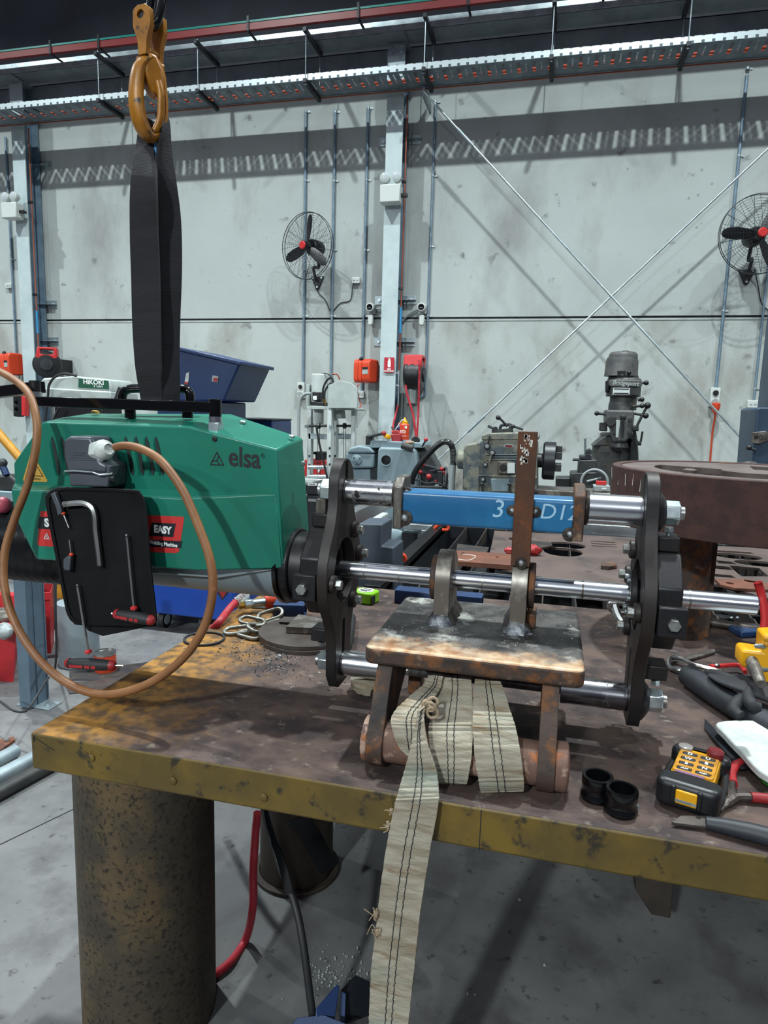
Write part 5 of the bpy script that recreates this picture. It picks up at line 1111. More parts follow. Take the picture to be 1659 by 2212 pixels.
# black handle tool in front
t = thing('pry_tool', 'tool with a thick black handle lying along the front right table edge', 'tool', tuple(Tt(1590, 1795)))
MB().tube(P((1525, 1778, .013), (1560, 1784, .014), (1620, 1797, .015), (1700, 1818, .016), (1790, 1840, .016)), [.011, .0135, .0155, .0165, .016], 14).build('handle', 'foam_black', t)
b = MB(); W_ = P((1450, 1782, .004), (1530, 1793, .004), (1545, 1778, .008), (1535, 1768, .008), (1470, 1768, .004)); b.loft([W_, [v + V((0, 0, .006)) for v in W_]]); b.build('steel_shank', 'cut_steel', t, bev=.001)
# scraper blade, notepad, green cloth
t = thing('scraper', 'dark steel scraper with a square tip pointing left beside the white pad', 'scraper', tuple(Tt(1560, 1600)))
b = MB(); W_ = [Tt(x, y, z) for x, y, z in ((1522, 1555, .006), (1521, 1574, .004), (1560, 1620, .008), (1600, 1664, .012), (1622, 1660, .014), (1560, 1592, .01))]; b.loft([W_, [v + V((0, 0, .003)) for v in W_]]); b.build('blade', 'cabinet_black', t)
W_ = [Tt(x, y, .034) for x, y in ((1550, 1563), (1640, 1560), (1760, 1575), (1780, 1700), (1659, 1680), (1600, 1625), (1565, 1588))]
t = thing('paper_pad', 'white embossed paper towel pad lying on a green cloth at the right edge', 'paper pad', tuple(Tt(1640, 1660)))
W2 = [(p.x, p.y, 0) for p in spline([V((v.x, v.y, 0)) for v in W_], 4, closed=True)]
b = MB(); b.loft([[V(w) + V((0, 0, TT + z)) for w in W2] for z in (.022, .026, .03, .034, .038)]); b.build('sheets', 'paper_white', t, bev=.003)
b = MB(); cxy = sum((V(w) for w in W2), V()) / len(W2); b.loft([[cxy + (V(w) - cxy) * k + V((.012, .004, TT + z)) for w in W2] for k, z in ((.9, .004), (.965, .008), (.975, .0215))]); o = b.build('green_cloth', 'bright_green'); tag(o, 'bright green folded cloth under the white paper pad', 'cloth')
# vise grips, steel strip, red handled grips
t = thing('locking_clamp', 'bright C-jaw locking clamp with a red lever lying right of the right plate', 'clamp', tuple(Tt(1480, 1440)))
MB().tube(spline(P((1462, 1418, .014), (1447, 1424, .012), (1446, 1440, .011), (1465, 1447, .011), (1500, 1446, .012)), 6), .0065, 8).build('jaw', 'steel_ground', t)
MB().tube(spline(P((1452, 1420, .018), (1474, 1424, .02), (1500, 1436, .02), (1540, 1446, .018), (1556, 1450, .016)), 6), .006, 8).build('arm', 'steel_ground', t)
MB().tube(spline(P((1535, 1440, .022), (1560, 1438, .022), (1596, 1437, .021), (1610, 1452, .018)), 6), .0065, 8).build('lever', 'red_plastic', t)
MB().lathe([(.009, 0), (.009, .004), (.004, .007)], Tt(1548, 1438, .024), (0, 0, 1), 8).build('rivet', 'steel_ground', t)
b = MB(); W_ = P((1476, 1424, .002), (1486, 1430, .002), (1545, 1413, .002), (1543, 1406, .002)); b.loft([W_, [v + V((0, 0, .008)) for v in W_]]); tag(b.build('steel_strip', 'mill_scale', bev=.001), 'flat steel strip lying behind the C-jaw locking clamp', 'bar')
MB().lathe([(.004, 0), (.0055, .004), (.003, .008)], Tt(1471, 1463), (0, 0, 1), 10).build('ball_nut', 'zinc_bolt'); tag(bpy.data.objects['ball_nut'], 'tiny bright nut beside the end of the black foam tube', 'nut')
# foam tube and gloves
t = thing('foam_tube', 'black foam-sleeved tube slanting across the right of the table', 'tube', tuple(Tt(1560, 1520)))
fp = [Tt(1487, 1458, .031), Tt(1540, 1495, .031), Tt(1600, 1532, .031), Tt(1690, 1585, .031)]
MB().tube(spline(fp, 5), .03, 22).build('sleeve', 'foam_black', t, bev=.004)
t = thing('work_glove', 'black leather work glove draped over the foam tube', 'glove', tuple(Tt(1590, 1500)))
b = MB(); b.loft([[at(x, y, Y=yy) + V((0, 0, 0)) for x, y, yy in r] for r in (((1524, 1452, 1.78), (1526, 1455, 1.76), (1528, 1462, 1.74), (1526, 1458, 1.80)), ((1556, 1452, 1.80), (1556, 1460, 1.72), (1552, 1488, 1.67), (1556, 1470, 1.82)), ((1600, 1452, 1.82), (1602, 1462, 1.70), (1596, 1510, 1.60), (1604, 1480, 1.83)), ((1640, 1458, 1.82), (1648, 1466, 1.70), (1648, 1534, 1.55), (1648, 1490, 1.83)), ((1700, 1476, 1.82), (1710, 1480, 1.68), (1710, 1560, 1.55), (1710, 1510, 1.83)))]); b.build('cuff', 'leather_black', t, sub=2)
for pts, r in (([(1586, 1472, .07), (1560, 1462, .07), (1538, 1457, .06), (1526, 1458, .05)], .014), ([(1612, 1505, .065), (1590, 1520, .06), (1585, 1535, .05), (1600, 1548, .045)], .015), ([(1640, 1480, .075), (1618, 1498, .075), (1622, 1522, .065), (1640, 1530, .06)], .016)):
    MB().tube(spline([Tt(x, y, z) for x, y, z in pts], 5), [r * (1 if i < 12 else .85) for i in range(16)], 12).build('finger', 'leather_black', t)
# yellow pump / tool at the right edge
t = thing('yellow_tool', 'bright yellow tool with a steel nozzle at the right edge', 'tool', tuple(Tt(1640, 1470)))
b = MB(); F = [(1603, 1410), (1608, 1404), (1648, 1410), (1650, 1372), (1700, 1370), (1700, 1524), (1652, 1514), (1640, 1452), (1600, 1440)]
b.prism([(at(x, y, Y=1.72).x, at(x, y, Y=1.72).z) for x, y in F], 'y', 1.72, 1.785); b.build('body', 'yellow_bright', t, bev=.006, seg=2)
MB().tube([at(1622, 1424, Y=1.73), at(1632, 1448, Y=1.68), at(1645, 1478, Y=1.63)], [.014, .015, .011], 14).build('nozzle', 'mill_scale', t)
for px, py in ((1640, 1396), (1646, 1446)): MB().lathe([(.007, 0), (.006, -.022), (.002, -.026)], at(px + 12, py, Y=1.725), (1, .3, 0), 12).build('cap_bolt', 'zinc_bolt', t)
for px, py in ((1655, 1380), (1655, 1390)): MB().lathe([(.006, 0), (.006, -.006), (.003, -.008)], at(px, py, Y=1.72), (0, 1, 0), 12).build('rivet', 'yellow_stand', t)
# red clamp behind, dark hose end
t = thing('red_clamp', 'red-handled bar clamp standing at the back right edge of the table', 'clamp', tuple(Tt(1650, 1395)))
MB().tube(spline([at(1637, 1258, Y=2.22), at(1645, 1285, Y=2.22), at(1652, 1320, Y=2.2), at(1652, 1352, Y=2.18), at(1642, 1385, Y=2.16)], 6), .0125, 8).build('handle', 'red_plastic', t)
b = MB(); W_ = P((1636, 1372, 0), (1665, 1372, 0), (1700, 1400, 0), (1640, 1398, 0)); b.loft([W_, [v + V((0, 0, .03)) for v in W_]]); b.build('jaw', 'dark_steel', t, bev=.004)
t = thing('cable_end', 'dusty grey welding cable end lying along the back of the table beside the ring stand', 'cable', tuple(Tt(1560, 1358)))
MB().tube(spline(P((1512, 1343, .016), (1540, 1345, .016), (1580, 1352, .016), (1630, 1360, .014), (1700, 1362, .014)), 6), .015, 10).build('cable', 'cut_steel', t)
b = MB(); W_ = P((1572, 1362, .002), (1600, 1378, .002), (1640, 1376, .002), (1632, 1360, .002)); b.loft([W_, [v + V((0, 0, .02)) for v in W_]]); b.build('lug', 'blue_offcut', t, bev=.004)
# G-clamp hanging at the back edge
t = thing('locking_pliers', 'bright bent locking pliers at the back edge of the table behind the right plate', 'pliers', tuple(at(1340, 1345, Y=2.3)))
MB().tube(spline([at(x, y, Y=2.33) for x, y in ((1364, 1312), (1345, 1302), (1322, 1303), (1318, 1312), (1332, 1322), (1362, 1322))], 6), .011, 10).build('jaw', 'steel_ground', t)
MB().tube(spline([at(x, y, Y=yy) for x, y, yy in ((1328, 1308, 2.33), (1334, 1328, 2.3), (1345, 1345, 2.27), (1364, 1350, 2.25))], 6), .014, 8).build('handle', 'steel_ground', t)
# ================================================================== rusty ring on its stub column
RX, RY = at(1490, 1200, Y=2.33).x, 2.33
cw = (at(1522, 1250, Y=RY).x - at(1428, 1250, Y=RY).x) / 2
colm = thing('stub_column', 'thick rusty pipe column standing on the back of the table under the ring', 'column', (RX, RY, TT))
zr0, zr1 = at(1330, 1135, Y=2.15).z, at(1330, 1003, Y=2.33).z
RC = V((RX + .17, RY + .0, 0)); RR = RC.x - at(1318, 1080, Y=RY).x
MB().pipe((RX, RY, TT + .001), (RX, RY, zr0 - .001), cw, cw - .01, 36).build('pipe', 'rust_dark', colm)
b = MB(); b.box2((RX + cw - .004, RY - .012, TT + .001), (RX + cw + .012, RY + .012, zr0 - .002)); b.build('seam_strip', 'rust_dark', colm)
ring = thing('steel_ring', 'big rusty steel drum with a cut-out top resting on the stub column', 'drum', (RC.x, RC.y, zr0))
rw = .028
MB().pipe((RC.x, RC.y, zr0), (RC.x, RC.y, zr1), RR, RR - rw, 96).build('rim', 'rust_ring', ring, bev=.003)
co = [(RC.x + x, RC.y + y) for x, y in arc(0, 0, RR - rw - .001, 0, 356, 89)]
def ell(cx, cy, a, c, n=22): return [(RC.x + cx + a * math.cos(2 * PI * i / n), RC.y + cy + c * math.sin(2 * PI * i / n)) for i in range(n)]
b = MB(); b.prism(co, 'z', zr1 - .024, zr1 - .004, [[(RC.x + x, RC.y + y) for x, y in arc(0, 0, .3 if RR > .4 else RR * .68, 150, 285, 18)[::-1] + arc(0, 0, .1, 285, 150, 10)[::-1]], [(RC.x + x, RC.y + y) for x, y in arc(0, 0, RR * .68, -40, 80, 16) + arc(0, 0, .1, 80, -40, 10)]]); b.build('top_plate', 'ring_top', ring)
p = at(1490, 1018, Z=zr1); MB().lathe([(.02, 0), (.02, .008), (.012, .012)], (p.x, p.y, zr1 - .004), (0, 0, 1), 18).build('centre_boss', 'ring_top', ring)
rr = random.Random(2)
for k in range(5):
    p = at(1340 + 14 * k, 1050 + rr.randint(-8, 12), Y=RC.y - RR * .85)
    a = math.asin(max(-1, min(1, (p.x - RC.x) / RR))); q = V((RC.x + RR * math.sin(a), RC.y - RR * math.cos(a), p.z)); MB().bar(q + V((0, -.001, -.018)), q + V((.004 * rr.uniform(-1, 1), -.001, .018)), .0016, .001, up=(0, 1, 0)).build('chalk_stroke', 'chalk', ring)
# ================================================================== plasma cutting table behind the work table
PZ = .80; PY0, PY1 = 2.72, 4.62; PX0 = at(900, 1195, Z=PZ).x
pt = thing('cutting_table', 'long black plasma cutting table with slats and cut plates behind the work table', 'cutting table', (1.0, 3.7, 0))
PXR = 3.6
b = MB(); b.box2((PX0 - .04, PY0 - .02, .5), (PXR, PY0 + .03, PZ - .02)); b.box2((PX0 - .04, PY1 - .03, .5), (PXR, PY1 + .02, PZ - .02)); b.box2((PX0 - .04, PY0, .5), (PX0 - .0, PY1, PZ - .02)); b.build('tank_frame', 'cabinet_black', pt)
for x in (PX0 + .02, 1.2, 3.5):
    for y in (PY0 + .05, PY1 - .05): MB().box2((x - .04, y - .04, 0), (x + .04, y + .04, .5)).build('leg', 'cabinet_black', pt)
MB().box2((PX0 + .0, PY0 + .03, .5), (PXR, PY1 - .03, .6)).build('slag_tray', 'pit_black', pt)
MB().box2((PX0 - .07, PY0 - .0, PZ - .05), (PX0 - .0, PY1 + .02, PZ + .012)).build('side_rail', 'anodised_black', pt, bev=.003)
MB().box2((PX0 - .04, PY0 - .045, PZ - .1), (PXR, PY0 - .02, PZ - .0)).build('front_rail', 'anodised_black', pt, bev=.003)
MB().box2((PX0 - .1, PY1 + .02, PZ - .02), (PXR, PY1 + .07, PZ + .05)).build('rear_rail', 'alu_rail', pt, bev=.003)
for k in range(1, 26):
    x = PX0 + .0 + k * .135; b = MB(); pr = [(PY0 + .03, PZ - .1), (PY1 - .03, PZ - .1)]; n = 46
    for i in range(n + 1): pr.append((PY1 - .03 - (PY1 - PY0 - .06) * i / n, PZ - .012 - (.007 if i % 2 else 0)))
    b.prism(pr, 'x', x, x + .006); b.build('slat', 'slat_dark', pt)
for px in (1580, 1593): 
    p = at(px, 1335, Y=PY0 - .048); MB().ball(p, .006, 10).build('rail_bolt', 'zinc_bolt', pt)
# cable chain in front of the rail
b = MB(); p0 = at(900, 1296, Y=2.62); ch = thing('drag_chain', 'black segmented drag chain along the front rail of the cutting table', 'cable chain', (.5, 2.62, p0.z - .03))
MB().box2((p0.x - .3, 2.585, p0.z - .045), (2.6, 2.655, p0.z - .035)).build('tray', 'anodised_black', ch)
for k in range(48):
    x = p0.x - .25 + k * .058; MB().box2((x, 2.59, p0.z - .034), (x + .05, 2.65, p0.z - .002 - .0004 * k)).build('segment', 'black_plastic', ch, bev=.004, seg=1)
for x in (PX0 + .2, 1.0, 2.4): MB().box2((x - .03, 2.59, 0), (x + .03, 2.65, p0.z - .046)).build('chain_support', 'cabinet_black', ch)
# plates lying on the slats
def plate(pts, holes, m, lb, z=PZ - .01, th=.012, name='cut_plate'):
    P_ = [at(x, y, Z=z) for x, y in pts]; H = []
    for h in holes:
        if h[0] == 'e':
            c = at(h[1], h[2], Z=z); rx = abs(at(h[1] + h[3], h[2], Z=z).x - c.x); ry = abs(at(h[1], h[2] - h[4], Z=z).y - c.y); H.append([(c.x + rx * math.cos(2 * PI * i / 28), c.y + ry * math.sin(2 * PI * i / 28)) for i in range(28)])
        else: H.append([(v.x, v.y) for v in [at(x, y, Z=z) for x, y in h]])
    b = MB(); b.prism([(v.x, v.y) for v in P_], 'z', z, z + th, H); return tag(b.build(name, m, bev=.001), lb, 'steel plate')
plate([(1068, 1150), (1360, 1165), (1420, 1172), (1420, 1290), (1130, 1245), (1050, 1225), (1062, 1180)], [('e', 1222, 1182, 42, 7), ('e', 1216, 1196, 42, 9.5), ('e', 1112, 1168, 14, 3.5), [(1275, 1172), (1328, 1175), (1330, 1177), (1276, 1174)], [(1276, 1177), (1330, 1180), (1332, 1182), (1277, 1179)], [(1277, 1182), (1332, 1185), (1334, 1187), (1278, 1184)]], 'plate_rust', 'dusty rust-coloured plate with two round holes on the cutting table')
plate([(985, 1198), (1112, 1207), (1115, 1232), (984, 1222)], [('e', 1000, 1204, 4, 1.2), ('e', 1074, 1213, 4, 1.2)], 'plate_orange', 'orange-brown plate with chalk curves behind the lugs', z=PZ + .004, th=.024)
p_ = [at(x, y, Z=PZ + .029) for x, y in ((990, 1208), (1012, 1210), (1026, 1204), (1024, 1200), (1000, 1197))]
b = MB(); b.tube(spline(p_, 5), .0018, 4); tag(b.build('chalk_line', 'chalk'), 'curved chalk line drawn on the orange-brown plate', 'chalk mark')
plate([(988, 1178), (1056, 1186), (1050, 1200), (1040, 1202), (985, 1195)], [], 'slat_dark', 'dark warped offcut on the slats left of the dusty plate', z=PZ + .002, th=.01)
plate([(1148, 1172), (1190, 1176), (1193, 1183), (1170, 1188), (1140, 1184)], [], 'slat_dark', 'small dark offcut lying on the back of the dusty plate', z=PZ + .004, th=.014)
plate([(1298, 1222), (1332, 1222), (1332, 1228), (1315, 1231), (1298, 1229)], [], 'rust_dark', 'small crescent-shaped scrap on the right of the dusty plate', z=PZ + .004, th=.018)
plate([(1525, 1182), (1640, 1188), (1760, 1196), (1800, 1290), (1700, 1310), (1560, 1270), (1520, 1262)], [('e', 1592, 1206, 48, 6), ('e', 1640, 1222, 50, 6), [(1545, 1215), (1580, 1218), (1592, 1224), (1552, 1221)], [(1540, 1226), (1575, 1229), (1585, 1237), (1545, 1233)], [(1574, 1226), (1640, 1232), (1660, 1250), (1600, 1250)], [(1530, 1192), (1620, 1197), (1628, 1201), (1532, 1196)], [(1538, 1244), (1580, 1248), (1590, 1254), (1545, 1251)]], 'plate_rust', 'skeleton plate full of cut-outs right of the ring stand')
plate([(1543, 1255), (1600, 1256), (1650, 1264), (1700, 1275), (1655, 1279), (1588, 1276), (1556, 1268)], [('e', 1576, 1265, 8, 2.4), ('e', 1620, 1260, 12, 3)], 'plate_orange', 'loose rusty part with two holes on top of the skeleton plate', z=PZ + .004, th=.012)
# red rag and orange clamp
def blob(px, py, Z, s, m, name, lb, cat, seed=1, sq=(1, .7, .6)):
    p = at(px, py, Z=Z); b = MB(); b.ball(p + V((0, 0, s * .4)), s, 14, sq); rr = random.Random(seed)
    for v in b.bm.verts: v.co += (v.co - p).normalized() * s * rr.uniform(-.25, .25)
    return tag(b.build(name, m, sub=1), lb, cat)
blob(1150, 1196, PZ + .01, .05, 'red_dark', 'rag', 'crumpled dark red rag on the cutting table right of the flat bar', 'rag', 3)
blob(1100, 1194, PZ + .01, .03, 'red_dark', 'rag', 'small dark red rag peeping out left of the flat bar', 'rag', 5)
for px, py, z, lb in ((955, 1140, PZ + .02, 'orange-red hook at the far corner of the cutting table rail'), (858, 1208, PZ + .02, 'orange-red hook at the near corner of the cutting table rail')):
    p = at(px, py, Z=z); b = MB(); b.tube(spline([p + V((-.05, 0, -.01)), p + V((-.02, 0, .02)), p + V((.03, .01, .02)), p + V((.035, .01, -.01)), p + V((0, 0, -.012))], 5), .011, 8); tag(b.build('hook', 'orange_plastic'), lb, 'hook')
# gantry end
gy = 2.95
t = thing('gantry_end', 'dark grey L-shaped gantry end housing left of the cutting table', 'gantry', (at(810, 1200, Y=gy).x, gy + .1, 0))
F = [(774, 1131), (826, 1133), (824, 1180), (851, 1183), (850, 1300), (774, 1300)]
b = MB(); b.prism([(at(x, y, Y=gy).x, at(x, y, Y=gy).z) for x, y in F] , 'y', gy, gy + .2); b.build('cover', 'gantry_grey', t, bev=.006, seg=2)
z0 = at(800, 1300, Y=gy).z; xg = at(800, 1250, Y=gy).x; MB().box2((xg - .06, gy + .03, 0), (xg + .06, gy + .17, z0)).build('foot', 'cabinet_black', t)
a, c = at(815, 1135, Y=3.18), at(862, 1092, Y=4.9); a.x -= .16; c = V((a.x, 4.6, a.z + .02)); a.z = c.z
MB().bar(a, c, .09, .08).build('beam', 'alu_rail', t, bev=.004)
MB().bar(a + V((-.03, 0, .046)), c + V((-.03, 0, .046)), .02, .01).build('toothed_rack', 'dark_steel', t)
t = thing('gantry_slide', 'aluminium slide plate at the far end of the cutting table', 'slide', tuple(at(918, 1150, Y=4.7)))
b = MB(); W_ = [at(x, y, Y=4.7) for x, y in ((872, 1131), (966, 1138), (962, 1148), (868, 1143))]; b.loft([W_, [v + V((0, .12, 0)) for v in W_]]); b.build('plate', 'alu_rail', t, bev=.003)
b = MB(); W_ = [at(x, y, Y=4.68) for x, y in ((910, 1146), (930, 1147), (930, 1160), (910, 1159))]; b.loft([W_, [v + V((0, .05, 0)) for v in W_]]); b.build('roller', 'alu_rail', t, bev=.002)
W_ = at(870, 1140, Y=4.75); MB().box2((W_.x, 4.72, 0), (W_.x + .12, 4.8, W_.z - .03)).build('leg', 'cabinet_black', t)
# ================================================================== helpers for machines standing behind
def poly(pts, Y, d, name, m, par, bev=.006, seg=2, holes=(), label=None):
    b = MB(); b.prism([(at(x, y, Y=Y).x, at(x, y, Y=Y).z) for x, y in pts], 'y', Y, Y + d, [[(at(x, y, Y=Y).x, at(x, y, Y=Y).z) for x, y in h] for h in holes]); return b.build(name, m, par, bev=bev, seg=seg, label=label)
def rod(pts, Y, r, name, m, par, n=8, sp=6): return MB().tube(spline([at(p[0], p[1], Y=p[2] if len(p) > 2 else Y) for p in pts], sp), r, n).build(name, m, par)
def knob(px, py, Y, r, m, par, name='ball_knob'): return MB().ball(at(px, py, Y=Y), r, 12).build(name, m, par)
def disc_(px, py, Y, r, d, name, m, par, n=24, ax=(0, 1, 0)): return MB().lathe([(r * .92, 0), (r, d * .15), (r, d)], at(px, py, Y=Y), ax, n).build(name, m, par)
def ring2d(px, py, rx, n=16, ry=None): return [(px + rx * math.cos(2 * PI * i / n), py + (ry or rx) * math.sin(2 * PI * i / n)) for i in range(n)]
# ------------------------------------------------------------------ grey gear machine with red knobs
GY = 5.0; base = lambda px, Y: (at(px, 1000, Y=Y).x, Y, 0)
t = gm = thing('grey_lathe', 'blue-grey machine tool with red ball knobs in front of the middle column', 'machine', (at(860, 1000, Y=GY).x, GY + .2, 0))
poly([(816, 970), (822, 966), (892, 968), (899, 975), (908, 1075), (812, 1075)], GY, .5, 'headstock', 'machine_grey', t, .02, 4, ())
MB().pipe(at(834, 994, Y=GY - .012), at(834, 994, Y=GY + .01), .047, .037, 24).build('spindle_bore', 'machine_grey', t)
disc_(834, 994, GY - .003, .0372, .01, 'bore_back', 'pit_black', t)
poly([(801, 951), (910, 956), (914, 968), (797, 968)], GY + .04, .42, 'top_cover', 'machine_grey', t, .008)
poly([(747, 979), (807, 980), (806, 1011), (760, 1012), (747, 1005)], GY + .02, .4, 'gear_cover', 'machine_grey', t, .015, 3)
poly([(748, 979), (756, 967), (775, 962), (798, 966), (808, 979)], GY + .01, .42, 'gear_cover_lid', 'machine_grey', t, .015, 3)
q = disc_(770, 993, GY + .005, .04, .016, 'round_cap', 'machine_grey', t)
for px, py in ((764, 989), (777, 990), (770, 1001)): disc_(px, py, GY - .002, .006, .008, 'cap_screw', 'dark_steel', q, 8)
poly([(756, 1012), (800, 1012), (800, 1090), (756, 1090)], GY + .06, .3, 'lower_cover', 'machine_grey', t)
b = MB(); c0, c1 = at(760, 1075, Y=GY).x, at(912, 1075, Y=GY).x; b.box2((c0, GY, 0), (c1, GY + .5, at(830, 1074, Y=GY).z)); b.build('pedestal', 'machine_grey', t, bev=.01)
p = at(845, 1185, Y=GY - .1); MB().lathe([(.06, -.02), (.12, 0), (.17, .06), (.19, .14)], (p.x, GY - .02, p.z), (0, 1, 0), 26).build('belt_guard', 'machine_grey', t)
for py in (1150, 1190): MB().box2((at(873, py, Y=GY).x, GY - .02, at(873, py + 6, Y=GY).z), (at(880, py, Y=GY).x, GY, at(873, py - 6, Y=GY).z)).build('hinge', 'machine_grey', t, bev=.003)
poly([(790, 941), (804, 940), (804, 962), (789, 961)], GY + .05, .06, 'lever_block', 'black_plastic', t, .005)
rod([(797, 944), (812, 940), (826, 937)], GY + .04, .011, 'lever', 'black_plastic', t); knob(829, 936, GY + .04, .019, 'red_dark', t)
poly([(898, 965), (918, 962), (935, 990), (955, 1030), (968, 1060), (905, 1062)], GY + .12, .2, 'apron', 'mill_dark', t, .01)
poly([(905, 1000), (950, 1012), (962, 1040), (960, 1066), (905, 1066)], GY + .06, .1, 'feed_box', 'dark_steel', t, .006)
for (px, py), (qx, qy), r in (((920, 950), (912, 965), .0165), ((913, 1004), (906, 1012), .018), ((908, 1020), (900, 1018), .018), ((926, 1030), (918, 1020), .023), ((954, 1013), (930, 1018), .017), ((958, 1021), (945, 1028), .015), ((942, 1039), (930, 1042), .01)):
    rod([(qx, qy), (px, py)], GY + .02, .007, 'lever', 'dark_steel', t, 8, 2); knob(px, py, GY + .0, r, 'red_dark', t)
poly([(944, 1018), (957, 1018), (957, 1044), (944, 1044)], GY - .02, .06, 'switch_post', 'black_plastic', t)
poly([(939, 1047), (948, 1047), (948, 1062), (939, 1062)], GY - .03, .05, 'outlet_block', 'grey_paint', t, .003)
MB().torus(at(962, 1032, Y=GY), .075, .008, (1, .35, 0), 26, 8).build('handwheel', 'dark_steel', t)
poly([(880, 1050), (956, 1050), (956, 1064), (880, 1064)], GY - .04, .1, 'drip_tray', 'mill_dark', t)
rod([(884, 1044), (900, 1036), (920, 1044), (945, 1043), (962, 1052), (972, 1064)], GY - .03, .006, 'cable', 'black_rubber', t)
# things on the grey machine
zt = at(850, 953, Y=GY + .1).z
t = thing('oil_can', 'small red oil can with a spout on top of the blue-grey machine', 'oil can', tuple(at(856, 955, Y=GY + .1)))
poly([(844, 938), (866, 937), (865, 956), (846, 956)], GY + .08, .1, 'body', 'red_dark', t, .006); poly([(847, 938), (850, 929), (860, 930), (865, 938)], GY + .09, .08, 'shoulder', 'red_dark', t, .006)
rod([(852, 931), (860, 920), (867, 909), (874, 906)], GY + .12, .004, 'spout', 'white_plastic', t); rod([(846, 922), (850, 928), (856, 930)], GY + .1, .006, 'pump_lever', 'mill_dark', t)
t = thing('lubricant_bottle', 'orange bottle lettered RTD with a yellow nozzle on the blue-grey machine', 'bottle', tuple(at(872, 950, Y=GY + .14)))
p = at(873, 950, Y=GY + .14); MB().lathe([(.036, 0), (.038, .006), (.038, .115), (.03, .124)], (p.x, p.y, p.z), (0, 0, 1), 26).build('bottle', 'orange_plastic', t)
MB().lathe([(.024, .124), (.024, .14), (.012, .15), (.006, .172)], (p.x, p.y, p.z), (0, 0, 1), 18).build('nozzle', 'yellow_bright', t)
text('RTD', .03, (p.x - .004, p.y - .0395, p.z + .062), (1, 0, 0), (0, 0, 1), 'ink_white', t, bold=.001, sx=.8); MB().box((p.x + .018, p.y - .035, p.z + .098), (.018, .003, .02)).build('badge', 'ink_white', t)
MB().box((p.x - .002, p.y - .0385, p.z + .03), (.055, .002, .003)).build('label_line', 'ink_white', t)
t = thing('dark_bottle', 'dark blue bottle half hidden behind the orange bottle', 'bottle', tuple(at(861, 950, Y=GY + .22))); p = at(862, 950, Y=GY + .22); MB().lathe([(.028, 0), (.03, .005), (.03, .1), (.015, .118)], p, (0, 0, 1), 20).build('bottle', 'blue_tub', t); MB().lathe([(.014, .118), (.014, .132)], p, (0, 0, 1), 14).build('cap', 'orange_plastic', t)
t = thing('yellow_cap_jar', 'small white jar with a yellow cap beside the red oil can', 'jar', tuple(at(835, 952, Y=GY + .06))); p = at(834, 953, Y=GY + .06); MB().lathe([(.024, 0), (.026, .004), (.026, .022)], p, (0, 0, 1), 18).build('jar', 'white_paint', t); b = MB(); b.lathe([(.028, 0), (.03, .01), (.022, .03)], p + V((.006, 0, .023)), (.3, 0, 1), 10); b.build('cap', 'yellow_bright', t)
t = thing('wood_handle', 'pale file handle lying on top of the blue-grey machine by the hose', 'handle', tuple(at(890, 957, Y=GY + .05))); rod([(878, 957), (894, 955)], GY + .02, .01, 'handle', 'webbing_fray', t); 
MB().lathe([(.03, 0), (.032, .01), (.032, .028)], at(897, 952, Y=GY + .05), (0, 1, 0), 16).build('wheel', 'black_plastic', t)
b = MB(); p = at(884, 957, Y=GY + .06); b.box(p, (.05, .04, .03)); tag(b.build('red_box', 'orange_plastic', bev=.003), 'tiny orange box at the foot of the orange bottle', 'box')
t = thing('rolled_cloth', 'dark rolled cloth on the edge of the blue-grey machine cover', 'cloth', tuple(at(880, 968, Y=GY))); rod([(868, 962), (880, 965), (892, 968)], GY - .03, .026, 'roll', 'mill_dark', t, 12)
# welding hose arc
t = thing('suction_hose', 'black hose arching from the blue-grey machine to a grey standpipe', 'hose', tuple(at(975, 1070, Y=GY - .1)))
rod([(889, 1046), (892, 1030), (905, 1006), (925, 982), (945, 962), (962, 954), (974, 960), (979, 975)], GY - .12, .022, 'hose', 'hose_black', t, 12)
rod([(978, 968), (980, 985), (979, 1004)], GY - .12, .02, 'bend_guard', 'black_rubber', t, 12, 3)
for k in range(13): MB().torus(at(978.5 + (k * .1), 972 + k * 2.6, Y=GY - .12), .022, .003, (0, 0, 1), 16, 5).build('guard_ring', 'black_rubber', t)
p = at(978, 1004, Y=GY - .12); MB().cyl(p, (p.x - .01, p.y, 0), .024, n=18).build('standpipe', 'grey_plastic', t)
# ------------------------------------------------------------------ old lathe headstock
LY = 4.7
t = thing('old_lathe', 'old grey-green engine lathe with a big chuck behind the rusty flat bar', 'lathe', (at(1080, 1000, Y=LY).x, LY + .2, 0))
poly([(1042, 950), (1118, 948), (1160, 955), (1160, 1066), (1030, 1066), (1032, 965)], LY, .4, 'headstock', 'lathe_paint', t, .012, 3)
poly([(1001, 972), (1006, 960), (1038, 955), (1036, 1070), (998, 1070)], LY - .01, .42, 'gear_cover', 'lathe_paint', t, .012, 3)
p = at(1000, 992, Y=LY + .15); MB().lathe([(.03, -.05), (.07, -.03), (.075, .05)], p, (1, 0, 0), 24).build('end_hub', 'lathe_paint', t)
poly([(1040, 940), (1052, 936), (1120, 934), (1164, 942), (1164, 950), (1040, 951)], LY - .005, .42, 'top_cover', 'lathe_paint', t, .008)
b = MB()
for i, y in enumerate((983, 988, 993)): poly([(1050, y - 1.6), (1125, y - 1.6), (1125, y + 1.2), (1050, y + 1.2)], LY - .012, .02, 'moulding', 'lathe_paint', t, .003)
poly([(1034, 1029), (1160, 1033), (1160, 1030), (1034, 1026)], LY - .01, .02, 'ledge', 'lathe_paint', t, .002)
for px, py, r in ((1052, 964, .022), (1063, 978, .021), (1048, 1004, .016), (1043, 1036, .016)): q = disc_(px, py, LY - .025, r, .03, 'dial', 'dark_steel', t); disc_(px, py, LY - .028, r * .6, .01, 'dial_face', 'grey_plastic', q)
